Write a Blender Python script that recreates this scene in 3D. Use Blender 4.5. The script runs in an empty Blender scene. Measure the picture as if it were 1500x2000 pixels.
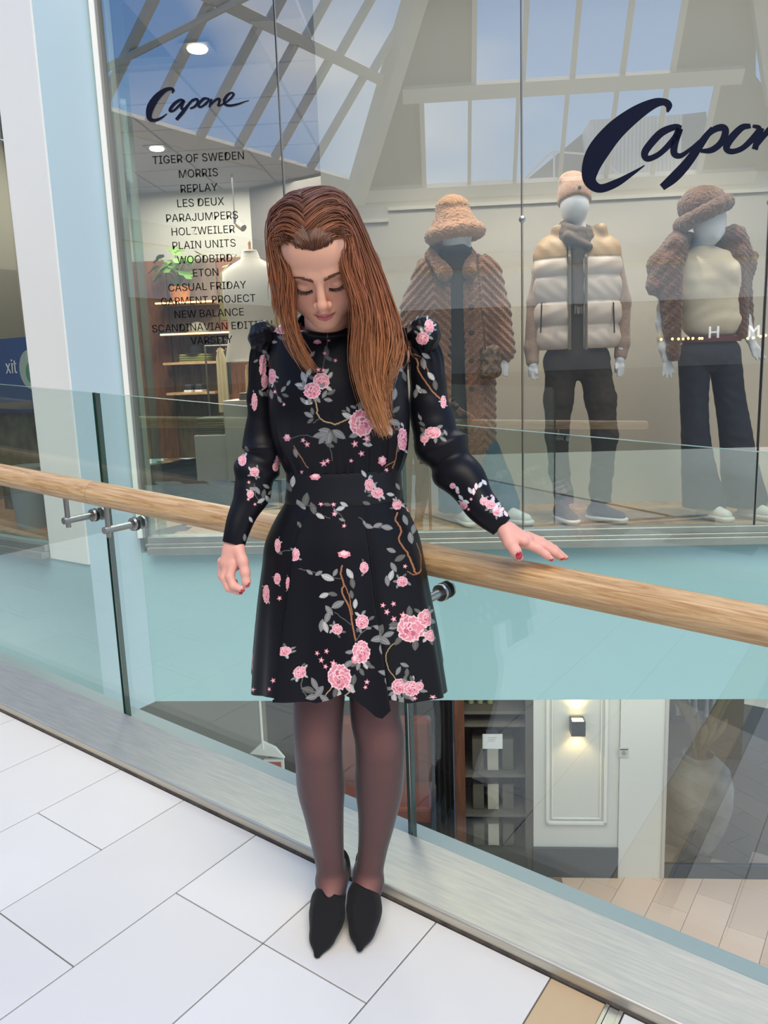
import bpy, bmesh, math, random
import numpy as np
from mathutils import Vector, Matrix
random.seed(7); rng = np.random.default_rng(11)
sc = bpy.context.scene
COL = sc.collection

# ------------------------------------------------------------------ camera
P0 = np.array([750., 1000.]); FOC = 1550.; CAMH = 1.34
def _d(q):
    v = np.array([q[0]-P0[0], q[1]-P0[1], FOC]); return v/np.linalg.norm(v)
_Z = -_d((1050., 9500.)); _Av = -_d((-1620., 605.)); _X = _Av-(_Av@_Z)*_Z; _X /= np.linalg.norm(_X)
_Y = np.cross(_Z, _X); RC = np.array([_X, _Y, _Z])      # world <- lens axes (right, down, forward)
CAM = np.array([0., 0., CAMH])
cam_d = bpy.data.cameras.new('camera'); cam = bpy.data.objects.new('camera', cam_d); COL.objects.link(cam)
cam_d.sensor_fit = 'VERTICAL'; cam_d.sensor_height = 24.0; cam_d.lens = FOC/2000.*24.0
cam_d.clip_start = 0.05; cam_d.clip_end = 300
m = Matrix.Identity(4)
for i in range(3):
    m[i][0] = RC[i][0]; m[i][1] = -RC[i][1]; m[i][2] = -RC[i][2]; m[i][3] = CAM[i]
cam.matrix_world = m
sc.camera = cam

# ------------------------------------------------------------------ colour
def lin(c):
    if isinstance(c, str):
        c = [int(c[i:i+2], 16)/255. for i in (0, 2, 4)]
    return tuple((x/12.92 if x <= .04045 else ((x+.055)/1.055)**2.4) for x in c[:3])

# ------------------------------------------------------------------ sky / exposure
sc.view_settings.view_transform = 'Standard'; sc.view_settings.look = 'None'
sc.view_settings.gamma = 1.0; sc.view_settings.use_curve_mapping = False
sc.view_settings.exposure = 0.0
sc.cycles.use_denoising = True
sc.cycles.max_bounces = 10; sc.cycles.transparent_max_bounces = 24
sc.cycles.diffuse_bounces = 4; sc.cycles.glossy_bounces = 4
sc.cycles.caustics_reflective = False; sc.cycles.caustics_refractive = False
sc.cycles.sample_clamp_indirect = 6.0
world = bpy.data.worlds.new('sky'); sc.world = world; world.use_nodes = True
nt = world.node_tree; nt.nodes.clear()
def N_(t, **kw):
    n = nt.nodes.new(t)
    for k, v in kw.items(): setattr(n, k, v)
    return n
def build_world():
    L = nt.links.new
    tc = N_('ShaderNodeTexCoord'); sep = N_('ShaderNodeSeparateXYZ'); L(tc.outputs['Generated'], sep.inputs[0])
    ramp = N_('ShaderNodeValToRGB'); L(sep.outputs['Z'], ramp.inputs[0])
    e = ramp.color_ramp.elements
    e[0].position = 0.0; e[0].color = (.80, .80, .78, 1)
    e[1].position = 1.0; e[1].color = (.20, .42, .95, 1)
    for p, c in ((.04, (.86, .96, 1.06, 1)), (.18, (.56, .82, 1.15, 1)), (.30, (.38, .68, 1.22, 1)), (.45, (.24, .50, 1.12, 1)), (.7, (.22, .44, .98, 1))):
        x = e.new(p); x.color = c
    noi = N_('ShaderNodeTexNoise'); noi.inputs['Scale'].default_value = 2.2; noi.inputs['Detail'].default_value = 3
    noi.inputs['Roughness'].default_value = .45
    mp = N_('ShaderNodeMapping'); mp.inputs['Scale'].default_value = (1, 1, 2.2); mp.inputs['Location'].default_value = (.35, .1, .2)
    L(tc.outputs['Generated'], mp.inputs[0]); L(mp.outputs[0], noi.inputs['Vector'])
    cr = N_('ShaderNodeValToRGB'); L(noi.outputs['Fac'], cr.inputs[0])
    cr.color_ramp.elements[0].position = .56; cr.color_ramp.elements[0].color = (0, 0, 0, 1)
    cr.color_ramp.elements[1].position = .74; cr.color_ramp.elements[1].color = (1, 1, 1, 1)
    mx = N_('ShaderNodeMix', data_type='RGBA'); L(cr.outputs[0], mx.inputs[0]); L(ramp.outputs[0], mx.inputs[6])
    mx.inputs[7].default_value = (1.25, 1.27, 1.32, 1)
    bg = N_('ShaderNodeBackground'); bg.inputs[1].default_value = 1.08; L(mx.outputs[2], bg.inputs[0])
    out = N_('ShaderNodeOutputWorld'); L(bg.outputs[0], out.inputs[0])
build_world()
sun_d = bpy.data.lights.new('sun', 'SUN'); sun_d.energy = 3.55; sun_d.angle = math.radians(44); sun_d.color = (1.0, .86, .64)
sun = bpy.data.objects.new('sun', sun_d); COL.objects.link(sun)
sun.rotation_euler = Vector((-.40, .44, -.80)).to_track_quat('-Z', 'Y').to_euler()

# ------------------------------------------------------------------ frames of the place
U = np.array([.8660254, .5, 0.]); NN = np.array([-.5, .8660254, 0.])     # shopfront: along, into the shop
def W(u, n, z): return U*u + NN*n + np.array([0, 0, z])
def ray(px, py): return RC@np.array([(px-P0[0])/FOC, (py-P0[1])/FOC, 1.])
def on_front(px, py, n):                                                  # point of the shopfront's plane n
    r = ray(px, py); t = n/(r@NN); p = CAM+t*r; return float(p@U), float(p[2])
SL = -.0672                                                               # the ramp falls to the right
def rz(x): return SL*(x+1.0)
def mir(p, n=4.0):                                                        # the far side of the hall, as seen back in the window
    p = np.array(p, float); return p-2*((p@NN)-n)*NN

# ------------------------------------------------------------------ materials
MATS = {}
def mat(name, col, rough=.6, metal=0., spec=.5, noise=None, bump=None, emit=None, coat=0, sheen=0):
    if name in MATS: return MATS[name]
    mt = bpy.data.materials.new(name); mt.use_nodes = True; t = mt.node_tree
    b = t.nodes['Principled BSDF']; c = (*lin(col), 1) if isinstance(col, (str, list, tuple)) else col
    b.inputs['Base Color'].default_value = c; b.inputs['Roughness'].default_value = rough
    b.inputs['Metallic'].default_value = metal; b.inputs['Specular IOR Level'].default_value = spec
    b.inputs['Coat Weight'].default_value = coat; b.inputs['Sheen Weight'].default_value = sheen
    tc = None
    if noise or bump:
        tc = t.nodes.new('ShaderNodeTexCoord')
    if noise:                       # (colour2, scale, amount[, stretch])
        c2, s, amt = noise[:3]; st = noise[3] if len(noise) > 3 else (1, 1, 1)
        mp = t.nodes.new('ShaderNodeMapping'); mp.inputs['Scale'].default_value = st
        t.links.new(tc.outputs['Object'], mp.inputs[0])
        nz = t.nodes.new('ShaderNodeTexNoise'); nz.inputs['Scale'].default_value = s; nz.inputs['Detail'].default_value = 6
        t.links.new(mp.outputs[0], nz.inputs['Vector'])
        cr = t.nodes.new('ShaderNodeValToRGB'); cr.color_ramp.elements[0].position = .5-.5*amt*.6; cr.color_ramp.elements[1].position = .5+.5*amt*.6
        cr.color_ramp.elements[0].color = c; cr.color_ramp.elements[1].color = (*lin(c2), 1)
        t.links.new(nz.outputs['Fac'], cr.inputs[0]); t.links.new(cr.outputs[0], b.inputs['Base Color'])
    if bump:                        # (scale, strength, distance[, stretch])
        st = bump[3] if len(bump) > 3 else (1, 1, 1)
        mp = t.nodes.new('ShaderNodeMapping'); mp.inputs['Scale'].default_value = st
        t.links.new(tc.outputs['Object'], mp.inputs[0])
        nz = t.nodes.new('ShaderNodeTexNoise'); nz.inputs['Scale'].default_value = bump[0]; nz.inputs['Detail'].default_value = 5
        t.links.new(mp.outputs[0], nz.inputs['Vector'])
        bp = t.nodes.new('ShaderNodeBump'); bp.inputs['Strength'].default_value = bump[1]; bp.inputs['Distance'].default_value = bump[2]
        t.links.new(nz.outputs['Fac'], bp.inputs['Height']); t.links.new(bp.outputs[0], b.inputs['Normal'])
    if emit:
        b.inputs['Emission Color'].default_value = (*lin(emit[0]), 1); b.inputs['Emission Strength'].default_value = emit[1]
    MATS[name] = mt; return mt
def glass_mat(name, tint, refl, graze=.5):
    if name in MATS: return MATS[name]
    mt = bpy.data.materials.new(name); mt.use_nodes = True; t = mt.node_tree; t.nodes.clear()
    o = t.nodes.new('ShaderNodeOutputMaterial'); mx = t.nodes.new('ShaderNodeMixShader')
    tr = t.nodes.new('ShaderNodeBsdfTransparent'); tr.inputs[0].default_value = (*tint, 1)
    gl = t.nodes.new('ShaderNodeBsdfGlossy'); gl.inputs['Roughness'].default_value = 0.0
    gl.inputs[0].default_value = (.97, 1, .99, 1)
    lw = t.nodes.new('ShaderNodeLayerWeight'); lw.inputs[0].default_value = .5
    pw = t.nodes.new('ShaderNodeMath'); pw.operation = 'POWER'; pw.inputs[1].default_value = 3.0
    mr = t.nodes.new('ShaderNodeMapRange'); mr.inputs['To Min'].default_value = refl; mr.inputs['To Max'].default_value = refl+graze
    t.links.new(lw.outputs['Facing'], pw.inputs[0]); t.links.new(pw.outputs[0], mr.inputs[0]); t.links.new(mr.outputs[0], mx.inputs[0])
    t.links.new(tr.outputs[0], mx.inputs[1]); t.links.new(gl.outputs[0], mx.inputs[2]); t.links.new(mx.outputs[0], o.inputs[0])
    MATS[name] = mt; return mt
def wood_mat(name, c1, c2, scale=1., stretch=(1, 12, 12), rough=.45, dist=2.0, bump=.15):
    if name in MATS: return MATS[name]
    mt = bpy.data.materials.new(name); mt.use_nodes = True; t = mt.node_tree; b = t.nodes['Principled BSDF']
    tc = t.nodes.new('ShaderNodeTexCoord'); mp = t.nodes.new('ShaderNodeMapping'); mp.inputs['Scale'].default_value = stretch
    t.links.new(tc.outputs['Object'], mp.inputs[0])
    nz = t.nodes.new('ShaderNodeTexNoise'); nz.inputs['Scale'].default_value = 3*scale; nz.inputs['Detail'].default_value = 8
    nz.inputs['Distortion'].default_value = dist; nz.inputs['Roughness'].default_value = .65
    t.links.new(mp.outputs[0], nz.inputs['Vector'])
    cr = t.nodes.new('ShaderNodeValToRGB'); cr.color_ramp.elements[0].position = .34; cr.color_ramp.elements[0].color = (*lin(c2), 1)
    cr.color_ramp.elements[1].position = .62; cr.color_ramp.elements[1].color = (*lin(c1), 1)
    t.links.new(nz.outputs['Fac'], cr.inputs[0]); t.links.new(cr.outputs[0], b.inputs['Base Color'])
    b.inputs['Roughness'].default_value = rough
    if bump:
        bp = t.nodes.new('ShaderNodeBump'); bp.inputs['Strength'].default_value = bump; bp.inputs['Distance'].default_value = .002
        t.links.new(nz.outputs['Fac'], bp.inputs['Height']); t.links.new(bp.outputs[0], b.inputs['Normal'])
    MATS[name] = mt; return mt

# ------------------------------------------------------------------ object helpers
def tag(o, label=None, cat=None, group=None, kind=None):
    if label: o['label'] = label
    if cat: o['category'] = cat
    if group: o['group'] = group
    if kind: o['kind'] = kind
    return o
def empty(name, loc, label=None, cat=None, group=None, kind=None, rot=0.):
    o = bpy.data.objects.new(name, None); COL.objects.link(o); o.location = tuple(loc); o.rotation_euler = (0, 0, rot)
    o.empty_display_size = .1
    return tag(o, label, cat, group, kind)
bpy_objs = []
def link(name, me, mats, parent=None, loc=(0, 0, 0), smooth=False, world=True):
    o = bpy.data.objects.new(name, me); COL.objects.link(o)
    for mm in (mats if isinstance(mats, (list, tuple)) else [mats]): me.materials.append(mm)
    o.location = tuple(loc)
    if parent is not None:
        o.parent = parent
        if world:                                   # vertices are given in world coordinates
            o.matrix_parent_inverse = chain(parent).inverted()
    if smooth:
        me.polygons.foreach_set('use_smooth', [True]*len(me.polygons))
    return o
def chain(o):
    M = Matrix.LocRotScale(o.location, o.rotation_euler, o.scale)
    if o.parent is None: return M
    return chain(o.parent) @ o.matrix_parent_inverse @ M
def mesh_np(name, V, Q):
    me = bpy.data.meshes.new(name); V = np.asarray(V, np.float32); Q = np.asarray(Q, np.int32); k = Q.shape[1]
    me.vertices.add(len(V)); me.vertices.foreach_set('co', V.ravel())
    me.loops.add(Q.size); me.loops.foreach_set('vertex_index', Q.ravel())
    me.polygons.add(len(Q)); me.polygons.foreach_set('loop_start', np.arange(0, Q.size, k, dtype=np.int32))
    me.update(calc_edges=True); me.validate(); return me
class MB:
    """collects pieces, links them as one mesh"""
    def __init__(s): s.v = []; s.f = []; s.mi = []
    def add(s, v, f, mi=0):
        b = len(s.v); s.v += [tuple(x) for x in v]; s.f += [tuple(i+b for i in q) for q in f]; s.mi += [mi]*len(f); return s
    def box(s, c, h, ax=None, mi=0, bev=0):
        """centre, half sizes, axes"""
        ax = ax if ax is not None else np.eye(3); c = np.array(c, float); v = []
        for k in range(8):
            sg = [(-1, 1)[k & 1], (-1, 1)[(k >> 1) & 1], (-1, 1)[(k >> 2) & 1]]
            v.append(c+sum(sg[i]*h[i]*np.array(ax[i], float) for i in range(3)))
        f = [(0, 2, 3, 1), (4, 5, 7, 6), (0, 1, 5, 4), (2, 6, 7, 3), (0, 4, 6, 2), (1, 3, 7, 5)]
        if np.dot(np.cross(ax[0], ax[1]), ax[2]) < 0: f = [q[::-1] for q in f]
        return s.add(v, f, mi)
    def fbox(s, u0, u1, n0, n1, z0, z1, mi=0):          # box in the shopfront's frame
        return s.box(W((u0+u1)/2, (n0+n1)/2, (z0+z1)/2), (abs(u1-u0)/2, abs(n1-n0)/2, abs(z1-z0)/2), (U, NN, (0, 0, 1)), mi)
    def wbox(s, x0, x1, y0, y1, z0, z1, mi=0):
        return s.box(((x0+x1)/2, (y0+y1)/2, (z0+z1)/2), (abs(x1-x0)/2, abs(y1-y0)/2, abs(z1-z0)/2), None, mi)
    def tube(s, pts, rad, seg=10, mi=0, caps=True, flat=None):
        pts = [np.array(p, float) for p in pts]; n = len(pts)
        rad = [rad]*n if np.isscalar(rad) else list(rad)
        T = [pts[min(i+1, n-1)]-pts[max(i-1, 0)] for i in range(n)]; T = [t/(np.linalg.norm(t)+1e-12) for t in T]
        ref = np.array([0, 0, 1.]) if abs(T[0][2]) < .9 else np.array([1., 0, 0])
        a = np.cross(T[0], ref); a /= np.linalg.norm(a); v = []
        for i in range(n):
            a = a-(a@T[i])*T[i]; a /= np.linalg.norm(a)+1e-12; b = np.cross(T[i], a)
            r = rad[i]; ra, rb = (r if not np.isscalar(r) else (r, r))
            for k in range(seg):
                t = 2*math.pi*k/seg; v.append(pts[i]+a*ra*math.cos(t)+b*rb*math.sin(t))
        f = [(i*seg+k, i*seg+(k+1) % seg, (i+1)*seg+(k+1) % seg, (i+1)*seg+k) for i in range(n-1) for k in range(seg)]
        s.add(v, f, mi)
        if caps:
            b = len(s.v)-len(v)
            s.f += [tuple(b+k for k in range(seg))[::-1], tuple(b+(n-1)*seg+k for k in range(seg))]; s.mi += [mi, mi]
        return s
    def lathe(s, prof, c=(0, 0, 0), ax=None, seg=24, mi=0):
        """prof: list of (r, h)"""
        ax = ax if ax is not None else np.eye(3); A, B, H = [np.array(x, float) for x in ax]; c = np.array(c, float); v = []
        for r, h in prof:
            for k in range(seg):
                t = 2*math.pi*k/seg; v.append(c+A*r*math.cos(t)+B*r*math.sin(t)+H*h)
        n = len(prof)
        f = [(i*seg+k, i*seg+(k+1) % seg, (i+1)*seg+(k+1) % seg, (i+1)*seg+k) for i in range(n-1) for k in range(seg)]
        s.add(v, f, mi); b = len(s.v)-len(v)
        s.f += [tuple(b+k for k in range(seg))[::-1], tuple(b+(n-1)*seg+k for k in range(seg))]; s.mi += [mi, mi]
        return s
    def poly(s, pts, th=None, d=None, mi=0):
        """flat polygon, thickened along d"""
        pts = [np.array(p, float) for p in pts]; n = len(pts)
        if th is None: return s.add(pts, [tuple(range(n))], mi)
        d = np.array(d, float)*th; v = pts+[p+d for p in pts]
        f = [tuple(range(n))[::-1], tuple(range(n, 2*n))]+[(i, (i+1) % n, n+(i+1) % n, n+i) for i in range(n)]
        return s.add(v, f, mi)
    def build(s, name, mats, parent=None, smooth=False, bevel=0, world=True, loc=(0, 0, 0), seg=2):
        me = bpy.data.meshes.new(name); me.from_pydata([tuple(float(c) for c in x) for x in s.v], [], s.f)
        me.polygons.foreach_set('material_index', s.mi)
        bm = bmesh.new(); bm.from_mesh(me); bmesh.ops.recalc_face_normals(bm, faces=bm.faces)
        if bevel:
            bmesh.ops.bevel(bm, geom=list(bm.edges), offset=bevel, segments=seg, affect='EDGES', profile=.5, clamp_overlap=True)
        bm.to_mesh(me); bm.free(); me.update()
        o = link(name, me, mats, parent, loc, smooth, world)
        if smooth:
            try: me.set_sharp_from_angle(angle=math.radians(40))
            except Exception: pass
        return o

# ------------------------------------------------------------------ palette
M_tile = [mat('floor_tile_%d' % i, c, .45, spec=.2, noise=(c2, 2.2, .9), bump=(60, .05, .002)) for i, (c, c2) in
          enumerate((('dbdad5', 'e3e2de'), ('d8d7d2', 'e1dfdb'), ('dddcd7', 'e5e4e0')))]
M_grout = mat('grout', '5d5b57', .9)
M_beige = mat('beige_tile', 'bfa582', .5, noise=('cdb592', 3, .9))
M_steel = mat('brushed_steel', 'd9d2c0', .46, metal=.85, noise=('c3c0b6', 5, .8, (1, 30, 30)), bump=(90, .05, .001, (.05, 1, 1)))
M_steel2 = mat('satin_steel', 'a9a7a2', .28, metal=1.)
M_alu = mat('aluminium_sill', 'a3a49e', .42, metal=.75, noise=('b5b6b0', 8, .8))
M_white = mat('white_paint', 'f4f3ec', .55, noise=('efeee6', 1.2, .8))
M_blue = mat('pale_blue_paint', 'bcd3da', .45, noise=('c2d8de', .8, .8))
M_teal = mat('teal_fascia_paint', '9dc3c8', .42, noise=('a3c7cc', .7, .8))
M_beigewall = mat('display_wall_paint', 'b7b5aa', .8, noise=('bcbab0', .8, .8))
M_greywall = mat('grey_wall_paint', 'a9a9a2', .7)
M_dark = mat('black_gasket', '10110f', .4)
M_glass = glass_mat('shop_window_glass', (.94, .955, .94), .28)
M_glassb = glass_mat('clear_glass_back', (.99, .995, .99), .0, .0)
M_guard = glass_mat('balustrade_glass', (.90, .955, .935), .055, .45)
M_guardedge = mat('green_glass_edge', '1f4a40', .15, spec=.8)
M_guardedge2 = mat('pale_glass_edge', '7fa79a', .2, spec=.8)
M_black = mat('black_paint', '16171a', .4)
M_soffit = mat('roof_frame_paint', 'cfccc0', .6)
M_clad = mat('roof_cladding', '8f9088', .7)
# ================================================================== the setting
XL, XR = -6.5, 1.9
fl = MB(); fl.add([(x, y, rz(x)+dz) for dz in (-.15, -.004) for (x, y) in ((XL, -6), (XR, -6), (XR, 1.49), (XL, 1.49))],
                  [(3, 2, 1, 0), (4, 5, 6, 7), (0, 1, 5, 4), (1, 2, 6, 5), (2, 3, 7, 6), (3, 0, 4, 7)])
floor = fl.build('floor', M_grout); tag(floor, kind='structure')
SPX = .2985; X0 = -1.503
g = .0018
def tilemesh(x0, x1, y0, y1, zf=rz, th=.01, nm='tile'):
    b = MB(); c = .0015
    lo = [(x0, y0), (x1, y0), (x1, y1), (x0, y1)]; hi = [(x0+c, y0+c), (x1-c, y0+c), (x1-c, y1-c), (x0+c, y1-c)]
    v = [(x, y, zf(x)-th) for x, y in lo]+[(x, y, zf(x)-.0012) for x, y in lo]+[(x, y, zf(x)) for x, y in hi]
    f = [(8, 9, 10, 11)]+[(i, (i+1) % 4, 4+(i+1) % 4, 4+i) for i in range(4)]+[(4+i, 4+(i+1) % 4, 8+(i+1) % 4, 8+i) for i in range(4)]
    return b.add(v, f)
for k in range(-11, 11):
    x0 = X0+k*SPX; x1 = x0+SPX
    j0 = .892 if k % 2 == 0 else 1.191                  # joint of this strip
    if k == -1: j0 = .892
    elif k < -1: j0 = 1.191 if (k % 2 == 0) else .892
    elif k == 0: j0 = 1.191
    ys = [1.489]+[j0-.6*i for i in range(0, 7)]
    for a, b in zip(ys[:-1], ys[1:]):
        if a-b < .02: continue
        if k == 3:                                       # beige strip beside the expansion joint
            tilemesh(x0+g, -.482, b+g, a-g).build('tile', M_beige, floor)
            tilemesh(-.440, x1-g, b+g, a-g).build('tile', M_tile[0], floor)
            continue
        tilemesh(x0+g, x1-g, b+g, a-g).build('tile', random.choice(M_tile), floor)
ej = MB()
for xa, xb, dz in ((-.480, -.472, .002), (-.450, -.442, .002), (-.471, -.451, .0)):
    ej.add([(x, y, rz(x)+z) for z in (-.01, dz) for (x, y) in ((xa, -4.5), (xb, -4.5), (xb, 1.489), (xa, 1.489))],
           [(3, 2, 1, 0), (4, 5, 6, 7), (0, 1, 5, 4), (1, 2, 6, 5), (2, 3, 7, 6), (3, 0, 4, 7)])
tag(ej.build('expansion_strip', M_steel2, floor), 'bright metal expansion strip in the floor')

# kerb: black joint, vertical face, rounded nose, sloped top plate
def sweep_x(prof, x0, x1, name, m_, parent=None, smooth=True, n=2):
    b = MB(); k = len(prof); v = []
    xs = [x0+(x1-x0)*i/(n-1) for i in range(n)]
    for x in xs: v += [(x, y, rz(x)+z) for y, z in prof]
    f = [(i*k+j, i*k+(j+1) % k, (i+1)*k+(j+1) % k, (i+1)*k+j) for i in range(n-1) for j in range(k)]
    f += [tuple(range(k))[::-1], tuple((n-1)*k+j for j in range(k))]
    return b.add(v, f).build(name, m_, parent, smooth)
YG0, YG1 = 1.654, 1.672                                  # glass faces
kerb = sweep_x([(1.496, -.03), (1.494, .024), (1.4955, .0285), (1.499, .031), (1.503, .0315), (1.652, .078), (1.652, -.02)], XL, XR, 'trim_1', M_steel)
tag(kerb, kind='structure')
tag(sweep_x([(1.4885, -.012), (1.4885, .003), (1.4955, .006), (1.4955, -.012)], XL, XR, 'joint', mat('dirty_sealant', '5c5650', .9, noise=('2e2a27', 30, .9)), kerb), 'dirty dark joint between tiles and kerb')
tag(sweep_x([(1.6725, -.02), (1.6725, .060), (1.725, .062), (1.735, .055), (1.735, -.25), (1.6725, -.25)], XL, XR, 'outer_lip', mat('grey_lip_metal', 'cfd2cb', .6), kerb), 'grey outer lip of the kerb behind the glass')
edge = sweep_x([(1.50, -.03), (1.735, -.03), (1.735, -.42), (1.50, -.42)], XL, XR, 'slab_edge', M_teal, kerb, False)

# ------------------------------------------------------------------ balustrade glass
joints = [-5.9, -3.466, -2.273, -1.080, .113, 1.306]
glass_labels = ['leftmost glass balustrade panel, mostly outside the picture', 'glass balustrade panel left of the dark double joint',
                'glass balustrade panel behind the woman', 'glass balustrade panel on the right, right of the joint by her legs',
                'far right glass balustrade panel beyond the picture']
for i in range(1, 4):
    a, b = joints[i]+.008, joints[i+1]-.008
    root = empty('glass_balustrade', ((a+b)/2, YG0, rz((a+b)/2)), glass_labels[i], 'glass balustrade', 'clear glass panels of the balustrade')
    mb = MB(); top = 1.205; bot = .06
    v = [(x, y, rz(x)+z) for y in (YG0, YG1) for (x, z) in ((a, bot), (b, bot), (b, top), (a, top))]
    mb.add(v, [(0, 1, 2, 3)], 0); mb.add(v, [(7, 6, 5, 4)], 0)
    mb.build('pane', [M_guard], root)
    for q_ in ((1, 5, 6, 2), (4, 0, 3, 7)): MB().add([v[t_] for t_ in q_], [(0, 1, 2, 3)]).build('polished_edge', M_guardedge, root)
    e2 = MB(); e2.add([v[t_] for t_ in (3, 2, 6, 7)], [(0, 1, 2, 3)]); e2.build('top_edge', M_guardedge2, root)
    if i < 3:
        j = MB(); x = joints[i+1]
        vv = [(xx, y, rz(xx)+z) for y in (YG0+.004, YG1-.002) for (xx, z) in ((x-.0015, bot), (x+.0015, bot), (x+.0015, top), (x-.0015, top))]
        j.add(vv, [(0, 1, 2, 3), (7, 6, 5, 4), (3, 2, 6, 7), (1, 5, 6, 2), (4, 0, 3, 7)]); j.build('joint_strip', M_steel2, root)

# ------------------------------------------------------------------ handrail
M_rail = wood_mat('oak_handrail', 'dcb98a', 'a87b48', 1.0, (1.6, 26, 26), .42, 1.4, .12)
hr = empty('handrail', (-1.5, 1.545, rz(-1.5)+.900), 'round oak handrail running along the glass balustrade', 'handrail')
ang = math.atan(SL)
for k, (xa, xb) in enumerate(((-5.5, -2.168), (-2.1665, 1.2))):
    mb = MB(); L_ = (xb-xa)/math.cos(ang)
    mb.tube([(0, 0, 0), (L_/2, 0, 0), (L_, 0, 0)], (.0378), 40)
    o = mb.build('rail', M_rail, None, True); o.rotation_euler = (0, -ang, 0); o.location = (xa, 1.545, rz(xa)+.900)
    o.parent = hr; o.matrix_parent_inverse = chain(hr).inverted()
def bracket(x):
    z = rz(x)+.900; r = empty('rail_bracket', (x, 1.545, z))
    r.parent = hr; r.matrix_parent_inverse = chain(hr).inverted()
    MB().tube([(x, 1.545, z-.03), (x, 1.545, z-.135)], .0085, 16).build('pin', M_steel2, r, True)
    MB().tube([(x, 1.528, z-.111), (x, 1.640, z-.111)], .0115, 20).build('arm', M_steel2, r, True, .0)
    MB().lathe([(.0, 0), (.0205, 0), (.022, .002), (.022, .008), (.0205, .0095)], (x, 1.6355, z-.111), ((1, 0, 0), (0, 0, 1), (0, 1, 0)), 32).build('disc', M_steel2, r, True)
    MB().lathe([(.0, 0), (.0225, 0), (.0225, .008), (.0, .008)], (x, 1.6455, z-.111), ((1, 0, 0), (0, 0, 1), (0, 1, 0)), 32).build('gasket', M_dark, r, True)
    MB().lathe([(.0, 0), (.022, 0), (.022, .007), (.0, .008)], (x, 1.6725, z-.111), ((1, 0, 0), (0, 0, 1), (0, 1, 0)), 32).build('back_disc', M_steel2, r, True)
for x in (-2.326, -2.117, -.961, .23): bracket(x)

# ------------------------------------------------------------------ shopfront: slab fascia, columns, sill
def hbox(u0, u1, n0, n1, z0, z1): return MB().fbox(u0, u1, n0, n1, z0, z1)
C1 = (-3.383, 2.345); C2 = (-3.383, 2.657)               # corners of the pale blue column
st = hbox(-1.602, 3.2, 4.0, 9.5, -.42, .415); tag(st.build('wall_front', M_teal), kind='structure')
def prism(pts, z0, z1): return MB().poly([(x, y, z0) for x, y in pts], z1-z0, (0, 0, 1))
bk = W(-1.62, 4.2, 0)
col = prism([C1, C2, (W(-1.60, 4.03, 0)[0], W(-1.60, 4.03, 0)[1]), (bk[0], bk[1]), (-3.70, 2.85), (-3.70, 2.346)], -.42, 4.4)
tag(col.build('wall_left', M_blue), kind='structure')
# white cladding of the next face and the fascia below it
cl = MB().wbox(-3.700, -3.3855, 2.335, 2.345, .427, 4.4); tag(cl.build('trim_2', M_white), kind='structure')
tag(MB().wbox(-6.5, -3.384, 2.3445, 2.60, -.42, .425).build('wall_left.001', M_teal), kind='structure')
sl = MB(); sl.wbox(-6.5, -3.704, 2.290, 2.343, .429, .465); sl.wbox(-6.5, -3.704, 2.31, 2.343, .465, .50)
tag(sl.build('trim_3', M_alu, bevel=.003), kind='structure')
# sill of the big window
si = MB(); si.fbox(-1.545, 3.2, 3.93, 4.02, .418, .458); si.fbox(-1.56, 3.2, 3.955, 4.03, .458, .474); si.fbox(-1.555, 3.2, 3.975, 4.05, .474, .505)
tag(si.build('trim_4', M_alu, bevel=.003), kind='structure')
jb = MB(); jb.fbox(-1.598, -1.572, 3.955, 4.05, .505, 4.4); tag(jb.build('trim_5', M_white, bevel=.002), kind='structure')
jd = MB(); jd.fbox(-1.572, -1.560, 3.965, 4.05, .505, 4.4); tag(jd.build('trim_6', mat('grey_gasket', '8b8b86', .6)), kind='structure')

# big window: panes, joints, fittings, lettering
win = empty('window_1', W(.4, 4.0, .5)); tag(win, kind='structure')
js = [-1.56, -.733, .401, 1.541, 2.68]
for a, b in zip(js[:-1], js[1:]):
    mb = MB(); v = [W(u, n, z) for n in (3.995, 4.007) for (u, z) in ((a+.003, .505), (b-.003, .505), (b-.003, 4.3), (a+.003, 4.3))]
    mb.add(v, [(0, 1, 2, 3)], 0); mb.add(v, [(7, 6, 5, 4)], 1); mb.build('pane', [M_glass, M_glassb], win)
for a in js[1:4]:
    jm = MB(); jm.fbox(a-.0045, a-.0015, 3.992, 4.008, .505, 4.3); jm.fbox(a+.0015, a+.0045, 3.992, 4.008, .505, 4.3, 1)
    jm.build('joint', [M_dark, M_steel2], win)
for a, z in ((js[2], 2.007), (js[3], 2.03), (js[1], 2.0)):
    if a == js[1]: continue
    MB().lathe([(0, 0), (.010, 0), (.016, .004), (.016, .010), (0, .010)], W(a, 3.982, z), (U, (0, 0, 1), NN), 24).build('clamp', M_steel2, win, True)

# glass return panel and pale frames just inside the left jamb
M_glassgreen = glass_mat('green_glass_fin', (.62, .80, .78), .03)
fin = MB(); fin.fbox(-1.512, -1.500, 4.02, 4.13, .44, 3.7); tag(fin.build('glass_fin', M_glassgreen), 'upright green glass fin just inside the left jamb of the big window', 'glass fin')
tag(MB().fbox(-1.60, -1.56, 4.05, 4.12, .46, 4.3).build('wall_left.002', mat('cream_return', 'cfd3c4', .6)), kind='structure')

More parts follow.
